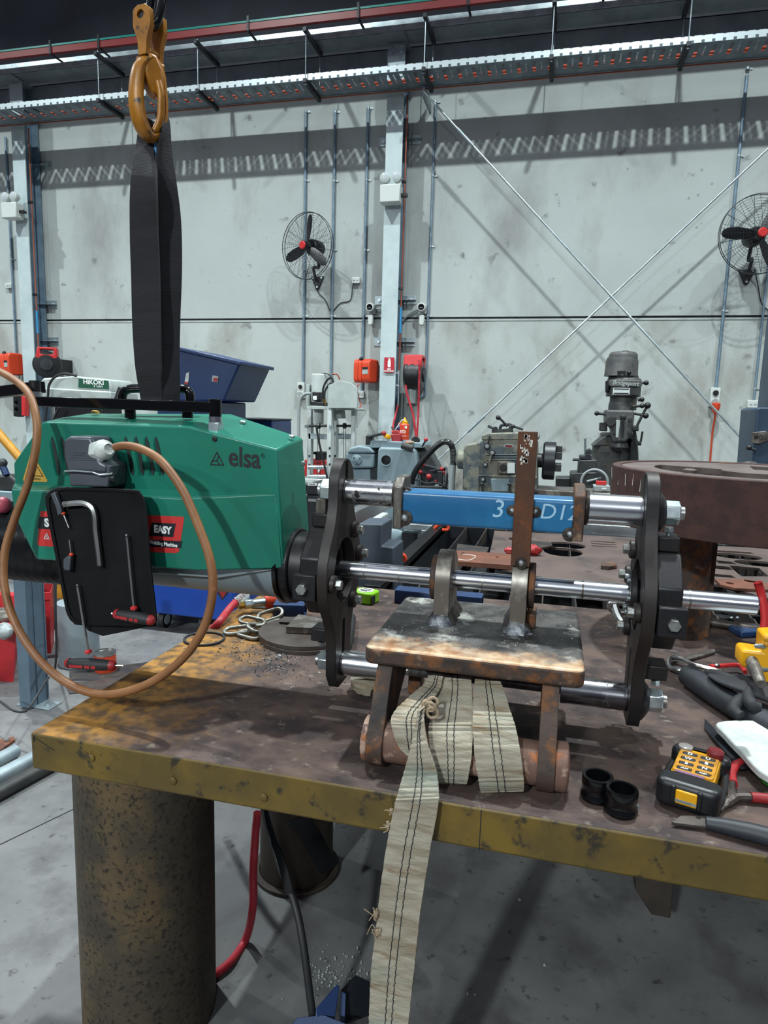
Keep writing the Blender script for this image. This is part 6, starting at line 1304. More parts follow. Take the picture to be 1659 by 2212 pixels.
rod([(1054, 958), (1058, 942)], LY - .03, .005, 'dial_lever', 'dark_steel', t, 8, 2); rod([(1061, 984), (1057, 998)], LY - .03, .006, 'dial_lever', 'lathe_paint', t, 8, 2)
poly([(1075, 997), (1108, 998), (1108, 1024), (1074, 1023)], LY - .03, .05, 'switch_plate', 'mill_scale', t, .004); q = disc_(1087, 1010, LY - .045, .024, .02, 'selector_knob', 'black_plastic', t)
poly([(1096, 1000), (1112, 1000), (1112, 1022), (1096, 1022)], LY - .034, .006, 'chart', 'white_paint', t, 0)
p = at(1099, 964, Y=LY - .002); b = MB(); b.prism([(p.x + .034 * math.cos(a), p.z + .014 * math.sin(a)) for a in [2 * PI * i / 20 for i in range(20)]], 'y', LY - .006, LY); b.build('badge', 'galvanised', t); b = MB(); b.prism([(p.x + .027 * math.cos(a), p.z + .01 * math.sin(a)) for a in [2 * PI * i / 20 for i in range(20)]], 'y', LY - .008, LY); b.build('badge_centre', 'button_red', t)
poly([(1060, 1034), (1100, 1035), (1097, 1062), (1062, 1062)], LY - .02, .03, 'door_panel', 'machine_grey', t, .004)
for px in (1041, 1100): rod([(px, 1046), (px + 3, 1066)], LY - .04, .007, 'shift_lever', 'dark_steel', t, 8, 2); knob(px, 1046, LY - .04, .013, 'black_plastic', t)
poly([(1062, 930), (1064, 922), (1072, 922), (1074, 928), (1098, 926), (1100, 918), (1106, 919), (1108, 936), (1062, 938)], LY + .1, .1, 'lever_bracket', 'mill_dark', t, .006)
rod([(1080, 930), (1082, 920), (1090, 918), (1103, 918), (1105, 928)], LY + .15, .01, 'lifting_loop', 'dark_steel', t)
rod([(1096, 922), (1086, 910), (1076, 901)], LY + .1, .008, 'speed_lever', 'black_plastic', t, 8, 2); knob(1076, 902, LY + .1, .017, 'black_plastic', t)
rod([(1054, 920), (1066, 926)], LY + .1, .009, 'speed_lever', 'dark_steel', t, 8, 2); rod([(1109, 921), (1130, 928)], LY + .1, .008, 'speed_lever', 'dark_steel', t, 8, 2); knob(1109, 921, LY + .1, .014, 'black_plastic', t)
p = at(1176, 995, Y=LY + .2); cr = (at(1180, 946, Y=LY + .2).z - at(1180, 1028, Y=LY + .2).z) / 2
MB().cyl(p + V((-.12, 0, 0)), p + V((-.01, 0, 0)), .05, n=20).build('spindle_nose', 'mill_dark', t)
q = MB().lathe([(cr * .9, -.012), (cr, 0), (cr, .07), (cr * .95, .075)], p, (1, 0, 0), 36).build('chuck', 'cabinet_black', t, label='large dark chuck')
for a in (90, 210, 330, 150, 30, 270)[:4]:
    rj = .62 * cr; c = p + V((.095, rj * math.cos(math.radians(a)), rj * math.sin(math.radians(a)))); MB().box(c, (.045, .04, .05)).build('jaw', 'mill_dark', q, bev=.004)
MB().box2((at(1036, 1066, Y=LY).x, LY, .0), (at(1160, 1066, Y=LY).x, LY + .4, at(1080, 1066, Y=LY).z)).build('cabinet', 'lathe_paint', t)
zb = at(1300, 1063, Y=4.8).z - .001; MB().box2((at(1160, 1000, Y=LY).x, LY + .06, zb - .12), (at(1300, 1000, Y=LY).x + 1.0, LY + .36, zb)).build('bed', 'mill_scale', t, bev=.008)
# ------------------------------------------------------------------ second lathe carriage left of the mill
KY = 5.6
t = thing('lathe_carriage', 'dark lathe carriage with a pale handwheel just left of the tall mill', 'lathe', (at(1262, 1000, Y=KY).x, KY + .1, 0))
poly([(1200, 1033), (1232, 1033), (1232, 1060), (1200, 1060)], KY, .25, 'bed_end', 'mill_dark', t); poly([(1232, 1022), (1290, 1020), (1290, 1062), (1232, 1062)], KY - .02, .3, 'saddle', 'mill_dark', t, .01)
poly([(1250, 994), (1290, 994), (1290, 1022), (1248, 1022)], KY, .2, 'compound_slide', 'mill_dark', t, .008); poly([(1252, 984), (1278, 984), (1278, 994), (1252, 992)], KY + .02, .14, 'tool_post', 'dark_steel', t, .006)
rod([(1264, 984), (1264, 948)], KY + .08, .01, 'clamp_screw', 'zinc_bolt', t, 10, 2); MB().box(at(1264, 947, Y=KY + .08), (.028, .028, .008)).build('screw_head', 'galvanised', t); poly([(1265, 972), (1276, 969), (1278, 982), (1266, 982)], KY, .1, 'tool_holder', 'dark_steel', t)
rod([(1237, 993), (1252, 993)], KY + .02, .011, 'tool_bit', 'dark_steel', t, 8, 2)
MB().torus(at(1284, 1042, Y=KY - .08), .1, .011, (.15, 1, 0), 30, 8).build('handwheel', 'grey_plastic', t); rod([(1268, 1040), (1300, 1032)], KY - .08, .009, 'wheel_spoke', 'grey_plastic', t, 8, 2)
MB().box2((at(1205, 1000, Y=KY).x, KY, 0), (at(1290, 1000, Y=KY).x, KY + .25, at(1250, 1061, Y=KY).z)).build('stand', 'mill_dark', t)
# ------------------------------------------------------------------ milling machine
BY_ = 6.2
t = thing('milling_machine', 'tall worn grey vertical milling machine with ball-ended levers by the wall', 'milling machine', (at(1340, 1000, Y=BY_).x, BY_ + .3, 0))
def drum(px, py0, py1, Y, r0, r1, nm, m, n=30, prof=None, bev=0):
    p0, p1 = at(px, py0, Y=Y), at(px, py1, Y=Y); h = p0.z - p1.z
    pr = prof or [(r1, 0), (r0, h)]; pr = [(r, (u * h if prof else u)) for r, u in pr]
    return MB().lathe(pr, (p0.x, Y, p1.z), (0, 0, 1), n).build(nm, m, t, bev=bev)
px2r = lambda a, c, Y: (at(c, 900, Y=Y).x - at(a, 900, Y=Y).x) / 2
w = px2r(1306, 1380, BY_); h_ = drum(1344, 773, 813, BY_, w, w, 'motor_shroud', 'mill_paint', 10, [(w * 1.03, 0), (w * 1.0, .1), (w * .97, .8), (w * .9, 1)])
drum(1347, 761, 775, BY_, w * .8, w * .82, 'motor_cap', 'mill_paint', 30, [(w * .84, 0), (w * .84, .6), (w * .74, .95), (w * .7, 1)]); drum(1351, 758, 762, BY_, .03, .03, 'cap_bolt', 'mill_dark', 10)
poly([(1334, 801), (1352, 801), (1352, 808), (1334, 808)], BY_ - w * 1.02, .02, 'vent_opening', 'pit_black', h_, 0)
drum(1347, 812, 818, BY_, w * .86, w * .9, 'clamp_ring', 'mill_dark')
w2 = px2r(1312, 1386, BY_); d_ = drum(1349, 817, 857, BY_, w2, w2, 'belt_housing', 'mill_paint', 34, [(w2, 0), (w2 * 1.03, .04), (w2 * 1.02, .1), (w2, .12), (w2 * 1.01, .88), (w2 * .95, .97), (w2 * .86, 1)])
poly([(1309, 822), (1316, 824), (1316, 845), (1309, 848)], BY_ - .1, .1, 'pulley_opening', 'pit_black', d_)
fy = BY_ - w2 * 1.02
p = at(1351, 828, Y=fy); b = MB(); b.prism(rrect(.27, .055, .025, 5, p.x, p.z), 'y', fy - .004, fy + .03); b.build('name_boss', 'mill_paint', d_, bev=.004)
text('Bridgeport', .05, (p.x, fy - .006, p.z), (1, 0, -.04), (0, 0, 1), 'grey_paint', d_, bold=.0008, sx=.96, shear=.25)
p = at(1342, 845, Y=fy); MB().box((p.x, fy - .002, p.z), (.135, .006, .055)).build('spec_plate', 'white_paint', d_)
for dz in (-.018, .018): MB().box((p.x, fy - .0055, p.z + dz), (.12, .002, .008)).build('plate_print', 'ink_black', d_)
p = at(1370, 845, Y=fy + .01); MB().box((p.x, fy + .004, p.z), (.1, .006, .06)).build('dark_plate', 'mill_dark', d_)
w3 = px2r(1317, 1376, BY_); drum(1347, 857, 870, BY_, w3, w3, 'gear_neck', 'mill_paint', 30); drum(1345, 870, 886, BY_, w3 * 1.0, w3 * 1.02, 'gear_housing', 'mill_paint', 30, [(w3 * 1.03, 0), (w3 * 1.04, .5), (w3, 1)])
poly([(1308, 885), (1370, 886), (1371, 900), (1366, 940), (1352, 956), (1324, 956), (1322, 925), (1308, 915)], BY_ - .14, .28, 'quill_head', 'mill_paint', t, .02, 3)
poly([(1296, 913), (1312, 913), (1312, 932), (1295, 931)], BY_ - .1, .12, 'feed_motor', 'mill_dark', t, .008)
disc_(1320, 911, BY_ - .17, .04, .05, 'feed_dial', 'mill_dark', t); poly([(1331, 907), (1340, 908), (1336, 946), (1330, 945)], BY_ - .165, .02, 'depth_scale', 'grey_paint', t, .002)
poly([(1340, 896), (1353, 896), (1353, 904), (1340, 904)], BY_ - .18, .05, 'stop_nut', 'mill_dark', t, .006); rod([(1345, 904), (1345, 944)], BY_ - .17, .009, 'stop_rod', 'dark_steel', t, 8, 2)
for px, py in ((1362, 907), (1360, 934), (1327, 934), (1328, 905)): disc_(px, py, BY_ - .16, .017, .03, 'bolt_cap', 'mill_dark', t, 14)
drum(1338, 956, 966, BY_ - .06, .07, .08, 'quill', 'mill_dark', 24); drum(1338, 966, 974, BY_ - .06, .055, .03, 'drill_chuck', 'mill_dark', 20); rod([(1337, 974), (1337, 989)], BY_ - .06, .006, 'drill_bit', 'dark_steel', t, 8, 2)
for pts, k, r in ((((1308, 895), (1290, 893)), (1289, 893), .02), (((1388, 827), (1393, 827)), (1396, 827), .021), (((1378, 864), (1384, 864)), (1387, 863), .02), (((1366, 878), (1384, 877)), (1387, 877), .02), (((1368, 893), (1390, 897)), (1395, 898), .025), (((1374, 924), (1386, 900), (1397, 879)), (1399, 876), .027), (((1352, 809), (1358, 806)), (1359, 805), .018)):
    rod(pts, BY_ - .12, .011, 'lever', 'mill_dark', t, 8, 2); knob(k[0], k[1], BY_ - .13, r, 'black_plastic', t)
poly([(1366, 920), (1380, 918), (1380, 932), (1366, 930)], BY_ - .13, .06, 'lever_hub', 'mill_dark', t, .008)
poly([(1300, 935), (1376, 935), (1376, 985), (1300, 985)], BY_ + .14, .3, 'ram', 'mill_dark', t, .02)
poly([(1278, 964), (1300, 944), (1318, 938), (1330, 964)], BY_ + .05, .3, 'ram_clamp', 'mill_paint', t, .015)
w4 = px2r(1277, 1380, BY_ + .2); p0 = at(1328, 963, Y=BY_ + .2); p1 = at(1326, 1075, Y=BY_ + .2); hh = p0.z - p1.z
MB().lathe([(w4 * .72, 0), (w4 * .74, hh * .3), (w4 * .84, hh * .55), (w4 * 1.0, hh * .86), (w4 * 1.02, hh * .9), (w4 * .96, hh * .91), (w4 * .96, hh)], (p0.x, BY_ + .2, p1.z), (0, 0, 1), 30).build('turret_column', 'mill_paint', t)
MB().box2((p0.x - w4 * .75, BY_ + .0, 0), (p0.x + w4 * .75, BY_ + .55, p1.z)).build('column', 'mill_paint', t, bev=.02)
poly([(1362, 947), (1378, 948), (1376, 1000), (1360, 998)], BY_ + .0, .15, 'switch_box', 'mill_dark', t, .01); rod([(1375, 957), (1385, 958)], BY_, .02, 'crank_hub', 'mill_dark', t, 10, 2); rod([(1384, 955), (1388, 932)], BY_, .009, 'crank', 'mill_dark', t, 8, 2); rod([(1370, 930), (1374, 960), (1376, 1000)], BY_ - .1, .014, 'conduit', 'black_rubber', t)
poly([(1300, 1048), (1420, 995), (1412, 1000), (1420, 1000), (1412, 1006), (1300, 1060)][:1] + [(1380, 997), (1414, 999), (1414, 1003), (1380, 1003)], BY_ + .1, .1, 'table_edge', 'mill_dark', t) if False else poly([(1378, 997), (1414, 999), (1414, 1004), (1378, 1004)], BY_ - .02, .25, 'machine_table', 'mill_dark', t, .003)
# items at the foot of the mill
TY_ = 4.82
t = thing('drill_index', 'red drill bit stand holding thin bits on a clear case before the mill', 'drill stand', tuple(at(1298, 1046, Y=TY_)))
poly([(1288, 1039), (1310, 1040), (1310, 1048), (1288, 1048)], TY_, .05, 'block', 'red_plastic', t, .003)
for k in range(8): rod([(1291 + k * 2.3, 1039), (1291 + k * 2.3, 1022 + (k * 5) % 9)], TY_ + .012 + .02 * (k % 2), .0024, 'bit', 'dark_steel', t, 6, 2)
t = thing('clear_case', 'small pale plastic parts case under the red drill stand', 'case', tuple(at(1300, 1062, Y=TY_)))
poly([(1282, 1049), (1318, 1050), (1318, 1062), (1284, 1062)], TY_ - .02, .12, 'case', 'grey_plastic', t, .004); poly([(1300, 1054), (1310, 1054), (1310, 1057), (1300, 1057)], TY_ - .023, .002, 'sticker', 'ink_white', t, 0)
# ------------------------------------------------------------------ drill press at the right edge
t = thing('drill_press', 'dark blue drill press with an oval emblem cut by the right edge', 'drill press', (at(1665, 960, Y=5.0).x, 5.1, 0))
poly([(1634, 884), (1640, 880), (1740, 880), (1740, 1040), (1622, 1040)], 5.0, .4, 'head', 'drill_blue', t, .015, 3)
p = at(1641, 945, Y=4.995); b = MB(); b.prism([(p.x + x, p.z + z) for x, z in ((-.05, .03), (.03, .045), (.06, .01), (.05, -.02), (.0, -.045), (-.05, -.035))], 'y', 4.985, 5.0); q = b.build('emblem', 'mill_scale', t, bev=.003)
text('MCO', .042, (p.x + .002, 4.983, p.z), (1, 0, -.05), (0, 0, 1), 'ink_black', q, bold=.001, sx=.8)
rod([(1632, 972), (1618, 968)], 4.95, .01, 'lever', 'dark_steel', t, 8, 2); knob(1618, 967, 4.95, .018, 'black_plastic', t)
p = at(1618, 1003, Y=4.95); MB().lathe([(.004, -.05), (.018, -.03), (.026, 0), (.02, .04)], p, (1, 0, 0), 14).build('handle', 'mill_dark', t)
MB().box2((at(1650, 900, Y=5.2).x, 5.1, 0), (at(1740, 900, Y=5.2).x, 5.4, 2.6)).build('column', 'drill_blue', t, bev=.02)
# ------------------------------------------------------------------ white hydraulic press
WY_ = 6.7
t = thing('hydraulic_press', 'white hydraulic shop press with a grey tank guard below the orange reel', 'press', (at(725, 900, Y=WY_).x, WY_ + .2, 0))
zf = 0
def post(px0, px1, y0, y1, Y, m='white_paint'):
    a, c = at(px0, y0, Y=Y), at(px1, y0, Y=Y); q = at(px0, y1, Y=Y); 
    b = MB(); b.box2((a.x, Y, q.z), (c.x, Y + .09, a.z)); b.box2((a.x, Y, q.z), (a.x + .008, Y + .1, a.z)); return b.build('upright', m, t, bev=.004)
for x0, x1, Y in ((664, 672, WY_), (707, 716, WY_ - .15), (722, 728, WY_ + .22), (759, 767, WY_ + .05)): post(x0, x1, 878, 1042, Y)
post(661, 667, 830, 884, WY_ + .02, 'grey_paint')
for px, py in ((668, 985), (668, 1004), (712, 985), (712, 1003), (712, 968), (724, 985), (763, 985)): disc_(px, py, WY_ - .155 if 700 < px < 718 else WY_ - .005, .011, .006, 'pin_hole', 'dark_steel', t, 12)
poly([(709, 832), (734, 822), (758, 827), (772, 838), (772, 882), (709, 882)], WY_ - .16, .02, 'guard_plate', 'grey_paint', t, .004)
poly([(668, 876), (772, 882), (772, 887), (668, 884)], WY_ - .1, .3, 'head_beam', 'grey_paint', t, .006)
p0, p1 = at(691, 808, Y=WY_ + .1), at(691, 872, Y=WY_ + .1); MB().lathe([(.085, 0), (.088, .01), (.088, p0.z - p1.z - .01), (.08, p0.z - p1.z)], (p0.x, WY_ + .1, p1.z), (0, 0, 1), 28).build('tank', 'white_paint', t)
p0, p1 = at(684, 884, Y=WY_), at(684, 916, Y=WY_); MB().lathe([(.055, 0), (.058, .006), (.058, p0.z - p1.z)], (p0.x, WY_ + .05, p1.z), (0, 0, 1), 24).build('ram_cylinder', 'white_paint', t)
poly([(716, 886), (736, 886), (738, 904), (718, 904)], WY_ + .0, .15, 'bracket', 'grey_paint', t)
poly([(674, 846), (690, 847), (690, 866), (674, 866)], WY_ - .06, .1, 'valve_motor', 'black_plastic', t, .008); poly([(670, 867), (700, 869), (700, 878), (670, 877)], WY_ - .07, .12, 'valve_block', 'black_plastic', t, .006); poly([(676, 855), (684, 855), (684, 864), (676, 864)], WY_ - .063, .002, 'motor_label', 'ink_white', t, 0)
rod([(672, 850), (660, 851), (650, 860), (646, 880), (645, 944)], WY_ - .1, .017, 'power_hose', 'grey_plastic', t, 10)
for pts in (((697, 868), (698, 840), (706, 822), (716, 816), (720, 826)), ((701, 868), (702, 845), (712, 830), (720, 827))): rod(pts, WY_ - .05, .011, 'oil_hose', 'black_rubber', t)
rod([(694, 807), (708, 808), (716, 816)], WY_ + .05, .006, 'wire', 'black_rubber', t); rod([(717, 808), (728, 809), (734, 820)], WY_ + .05, .008, 'hose_end', 'copper_pipe', t)
for px in (698, 702): MB().cyl(at(px, 862, Y=WY_ - .05), at(px, 874, Y=WY_ - .05), .011, n=8).build('fitting', 'brass', t)
for x0, x1, y, Y in ((667, 708, 920, WY_ - .03), (727, 760, 920, WY_ + .12)):
    rod([(x0, y), (x1, y)], Y, .013, 'winch_bar', 'black_plastic', t, 8, 2); xm = (x0 + x1) / 2 + 1; MB().hexa(at(xm - 3, y, Y=Y), at(xm + 3, y, Y=Y), .034).build('winch_drum', 'black_plastic', t, bev=.004)
    for dx in (-2, 2): rod([(xm + dx, y + 3), (xm + dx * 1.5, 1035)], Y, .003, 'wire_rope', 'dark_steel', t, 6, 2)
for px, Y in ((661, WY_ - .02), (713, WY_ - .17), (768, WY_ + .03)): disc_(px, 921, Y, .017, .02, 'pin_end', 'galvanised', t, 12)
for x0, x1, Y in ((666, 706, WY_ - .0), (727, 760, WY_ + .2)): poly([(x0, 936), (x1, 938), (x1, 949), (x0, 948)], Y, .01, 'cross_tie', 'galvanised', t, .002)
for y in (1009, 1029): rod([(666, y), (706, y)], WY_ - .02, .022, 'rung', 'alu_rail', t, 10, 2)
poly([(658, 1034), (712, 1036), (712, 1044), (658, 1043)], WY_ - .1, .3, 'base_beam', 'white_paint', t); rod([(683, 918), (688, 950), (696, 985), (703, 1015), (709, 1040)], WY_ - .2, .012, 'hand_cable', 'black_rubber', t)
poly([(676, 976), (708, 976), (708, 982), (700, 982), (700, 994), (681, 994), (681, 982), (676, 981)], WY_ + .1, .1, 'press_block', 'black_plastic', t, .005)
MB().box2((at(662, 1040, Y=WY_).x, WY_ - .05, 0), (at(766, 1040, Y=WY_).x, WY_ + .3, at(700, 1042, Y=WY_).z)).build('base', 'grey_paint', t)
# red toolbox behind the press
t = thing('red_toolbox', 'red toolbox standing behind the rungs of the white press', 'toolbox', (at(690, 1010, Y=WY_ + .5).x, WY_ + .55, at(690, 1034, Y=WY_ + .45).z))
poly([(657, 993), (718, 993), (718, 1031), (657, 1029)], WY_ + .42, .25, 'box', 'red_plastic', t, .01); poly([(673, 992), (691, 990), (692, 1000), (673, 1000)], WY_ + .41, .05, 'handle', 'red_dark', t, .004); poly([(685, 1012), (694, 1013), (687, 1022)], WY_ + .415, .004, 'triangle_label', 'ink_white', t, 0)
b = MB(); q = at(690, 1031, Y=WY_ + .45); b.box2((q.x - .3, WY_ + .38, 0), (q.x + .3, WY_ + .7, q.z - .01)); tag(b.build('low_cabinet', 'grey_paint', bev=.01), 'grey cabinet behind the white press under the red toolbox', 'cabinet')
# black cabinet with a label
t = thing('black_cabinet', 'black tool cabinet with a white label between the green machine and the left plate', 'cabinet', (at(690, 1100, Y=3.75).x, 3.9, 0))
p0, p1 = at(661, 1046, Y=3.75), at(740, 1046, Y=3.75); MB().box2((p0.x, 3.75, 0.05), (p1.x, 4.2, p0.z - .06)).build('body', 'cabinet_black', t, bev=.01); MB().box2((p0.x - .01, 3.74, p0.z - .058), (p1.x + .01, 4.21, p0.z)).build('lid', 'cabinet_black', t, bev=.006)
poly([(665, 1043), (684, 1044), (684, 1049), (665, 1049)], 3.735, .004, 'label', 'ink_white', t, 0)
for k in range(5): poly([(668 + k * 2.6, 1044.8), (669.4 + k * 2.6, 1044.8), (669.4 + k * 2.6, 1047.5), (668 + k * 2.6, 1047.5)], 3.733, .002, 'label_print', 'ink_black', t, 0)
MB().box2((p0.x + .02, 3.735, p0.z - .1), (p1.x - .02, 3.75, p0.z - .085)).build('drawer_pull', 'alu_rail', t)
# green and blue containers behind the left plate
t = thing('spray_bottle', 'lime green bottle with a blue cap peeping out behind the left mounting plate', 'bottle', tuple(at(768, 1118, Y=4.3)))
p = at(767, 1117, Y=4.3); MB().lathe([(.04, 0), (.04, .05)], p, (0, 0, 1), 20).build('blue_base', 'sticker_blue', t); MB().lathe([(.038, .05), (.04, .06), (.03, .11)], p, (0, 0, 1), 20).build('bottle', 'lime_plastic', t)
b = MB(); b.box2((p.x - .2, 4.24, 0), (p.x + .16, 4.6, p.z)); tag(b.build('white_cupboard', 'white_paint', bev=.01), 'low white cupboard behind the left mounting plate', 'cupboard')
# ------------------------------------------------------------------ left background
HY = 5.2
t = thing('metal_saw', 'pale grey bench saw with a green name plate at the left', 'saw', (at(170, 840, Y=HY).x, HY + .2, 1.2))
poly([(86, 826), (92, 817), (160, 812), (233, 820), (239, 832), (241, 850), (86, 850)], HY, .35, 'housing', 'grey_paint', t, .015, 3); poly([(70, 836), (238, 846), (240, 862), (70, 862)], HY - .02, .4, 'tray', 'grey_paint', t, .01)
q = poly([(170, 818), (234, 822), (235, 841), (169, 837)], HY - .004, .003, 'name_plate', 'hikoki_green', t, 0)
p = at(202, 826, Y=HY - .006); text('HiKOKI', .055, p, (1, 0, -.03), (0, 0, 1), 'ink_white', q, bold=.0015, sx=1.15); p = at(212, 835, Y=HY - .006); text('B 16RM', .028, p, (1, 0, -.03), (0, 0, 1), 'ink_white', q)
rod([(104, 850), (106, 832), (118, 815), (140, 807), (165, 812)], HY - .06, .011, 'cable', 'black_rubber', t); rod([(128, 880), (118, 900), (108, 930), (98, 920), (104, 850)], HY - .06, .01, 'cable_tail', 'black_rubber', t)
p = at(165, 862, Y=HY); MB().box2((p.x - .25, HY + .02, 0), (p.x + .25, HY + .3, p.z - .001)).build('stand', 'cabinet_black', t, bev=.01)
b = MB(); p0, p1 = at(-10, 928, Y=4.6), at(60, 1010, Y=4.6); b.tube([p0 + (p0 - p1) * 2, p0, p1, p1 + (p1 - p0) * 2.2], .035, 14); o = tag(b.build('yellow_pole', 'yellow_stand'), 'slanting yellow pole left of the green machine', 'pole')
t = thing('clamp_meter', 'black and red hand tool hanging on the left column', 'tool', tuple(at(40, 885, Y=7.55)))
poly([(28, 852), (46, 853), (47, 895), (40, 901), (29, 899)], 7.6, .09, 'body', 'black_plastic', t, .01, 2, [ring2d(35, 870, 4, 10, 5), ring2d(35, 885, 4, 10, 5)]); poly([(46, 855), (53, 857), (54, 899), (46, 897)], 7.6, .08, 'red_side', 'red_plastic', t, .006)
b = MB(); p0, p1 = at(0, 995, Y=4.9), at(18, 1025, Y=4.9); t = thing('engine_part', 'dark machine part with a blue lever at the left edge', 'machine part', tuple(at(10, 1050, Y=4.9)))
rod([(2, 1000), (8, 1012), (14, 1026)], 4.9, .03, 'lever', 'blue_tub', t, 10); poly([(-30, 1028), (20, 1026), (36, 1040), (60, 1046), (60, 1060), (-30, 1060)], 4.9, .22, 'casting', 'mill_dark', t, .02); knob(6, 1000, 4.9, .04, 'dark_steel', t)
p = at(10, 1060, Y=4.9); MB().box2((p.x - .4, 4.87, 0), (p.x + .2, 5.12, p.z - .001)).build('stand', 'machine_grey', t, bev=.01)
# blue tub and crates
t = thing('blue_tub', 'deep blue plastic tub with stickers tilted behind the black sling', 'tub', tuple(at(430, 870, Y=4.4)))
b = MB(); F = [(330, 770), (386, 751), (520, 783), (517, 789), (483, 866), (330, 866)]; fr_ = [at(x, y, Y=4.2) for x, y in F]; b.loft([fr_, [v + V((0, .5, 0)) for v in fr_]]); bb = b.build('body', 'blue_tub', t, bev=.012)
b = MB(); W_ = [at(x, y, Y=4.18) for x, y in ((384, 749), (521, 781), (520, 789), (384, 757))]; b.loft([W_, [v + V((0, .55, 0)) for v in W_]]); b.build('rim', 'blue_tub', t, bev=.006)
for F, m in (([(402, 806), (409, 804), (406, 831), (398, 829)], 'paper_white'), ([(459, 811), (472, 813), (470, 826), (457, 824)], 'grey_paint')): poly(F, 4.194, .004, 'sticker', m, bb, 0)
poly([(462, 816), (470, 817), (468, 825), (460, 823)], 4.190, .003, 'sticker_print', 'red_dark', bb, 0); poly([(399, 824), (406, 826), (405, 831), (398, 829)], 4.190, .003, 'sticker_print', 'red_dark', bb, 0)
q = at(420, 866, Y=4.2); zq = q.z; MB().box2((at(335, 866, Y=4.22).x, 4.24, 1.121), (at(470, 866, Y=4.22).x, 4.66, zq - .0)).build('tub_base', 'blue_tub', t, bev=.01)
q = at(420, 866, Y=4.4); t = thing('blue_cabinet', 'bright blue tool cabinet on castors behind the green machine', 'cabinet', (q.x, 4.45, 0))
# the blue cabinet stands nearer the table
CY_ = 4.0; p0, p1 = at(270, 1300, Y=CY_), at(505, 1300, Y=CY_); zb = at(380, 1330, Y=CY_).z; zt = at(380, 866, Y=4.2).z - .002
MB().box2((p0.x, CY_, zb), (p1.x, 4.75, 1.12)).build('body', 'blue_cart', t, bev=.012)
MB().box2((p1.x + .004, CY_ - .02, zb + .02), (p1.x + .02, 4.7, 1.1)).build('side_door', 'blue_cart', t, bev=.004)
for px, py in ((356, 1346), (443, 1350)):
    c = at(px, py, Y=CY_ + .08); r = c.z if c.z > .03 else .05; c.z = .062
    w = MB().cyl((c.x - .02, c.y, c.z), (c.x + .02, c.y, c.z), .06, n=24).build('castor', 'black_rubber', t); MB().cyl((c.x - .022, c.y, c.z), (c.x + .022, c.y, c.z), .036, n=18).build('castor_hub', 'white_paint', w); MB().box2((c.x - .03, c.y - .03, c.z + .05), (c.x + .03, c.y + .03, max(zb, c.z + .07) + .01)).build('castor_fork', 'zinc_bolt', w)
for c in (V((p0.x + .1, 4.6, .062)), V((p1.x - .1, 4.6, .062))): MB().cyl(c - V((.02, 0, 0)), c + V((.02, 0, 0)), .06, n=20).build('castor', 'black_rubber', t)
q = poly([(470, 1266), (491, 1264), (493, 1280), (480, 1296), (470, 1283)], CY_ - .004, .003, 'badge', 'logo_dark', t, 0)
p = at(481, 1270, Y=CY_ - .006); text('GARAGE', .03, p, (1, 0, .02), (0, 0, 1), 'ink_white', q, bold=.001, sx=.55)
poly([(473, 1279), (490, 1278), (481, 1293)], CY_ - .006, .002, 'badge_shield', 'red_dark', q, 0)
b = MB(); F = [(512, 904), (584, 908), (588, 911), (588, 952), (512, 950)]; t = thing('blue_crate', 'dark blue crate seen just over the right end of the green machine', 'crate', tuple(at(550, 950, Y=4.9)))
poly(F, 4.9, .4, 'crate', 'blue_tub', t, .008); poly([(509, 902), (586, 905), (587, 909), (509, 906)], 4.89, .42, 'rim', 'dark_steel', t, .003)
q = at(550, 952, Y=4.9); MB().box2((q.x - .25, 4.92, 0), (q.x + .25, 5.3, q.z - .001)).build('stand', 'dark_steel', t)
# ------------------------------------------------------------------ things on the floor at the left
t = thing('red_bin', 'big red plastic bin at the left edge behind the grey post', 'bin', tuple(at(20, 1500, Z=0)))
def bin_(corners, h, fl, m='red_bin'):
    P = [at(x, y, Z=0) for x, y in corners]; c = sum(P, V()) / 4; o = [c + (p - c) * fl + V((0, 0, h)) for p in P]
    b = MB(); b.loft([[c + (p - c) * .9 + V((0, 0, .02)) for p in P], [c + (p - c) * .96 + V((0, 0, h)) for p in o] and [v - V((0, 0, 0)) for v in o], [c + (v - c) * 1.05 for v in o], [c + (v - c) * 1.05 + V((0, 0, -.04)) for v in o]], cap=False)
    rings = [[c + (p - c) * .9 for p in P], o, [v + (v - c) * .06 - V((0, 0, (v - c).z * .06)) for v in o], [v + (v - c) * .06 - V((0, 0, (v - c).z * .06 + .045)) for v in o]]
    b.bm.free(); b = MB(); b.loft(rings, cap=False); b.loft([rings[0], [p + V((0, 0, .002)) for p in rings[0]]]); inner = [[p + (c - p) * .04 for p in o], [c + (p - c) * .86 + V((0, 0, .012)) for p in P]]; b.loft(inner, cap=False); b.loft([[p for p in o], inner[0]], cap=False)
    return b.build('shell', m, t, bev=.006)
bin_([(-130, 1470), (36, 1478), (46, 1404), (-70, 1394)], .36, 1.1)
t = thing('red_bin', 'smaller red plastic bin half hidden behind the grey post', 'bin', tuple(at(95, 1420, Z=0)))
bin_([(62, 1416), (112, 1413), (120, 1385), (76, 1381)], .40, 1.08)
for k, (px, py, z, m, lb) in enumerate(((8, 1340, .36, 'mill_scale', 'crumpled foil scrap sticking out of the big red bin'), (4, 1375, .3, 'grey_plastic', 'grey scrap lying inside the big red bin'))): blob(px, py, z, .07, m, 'scrap', lb, 'scrap', k + 8)
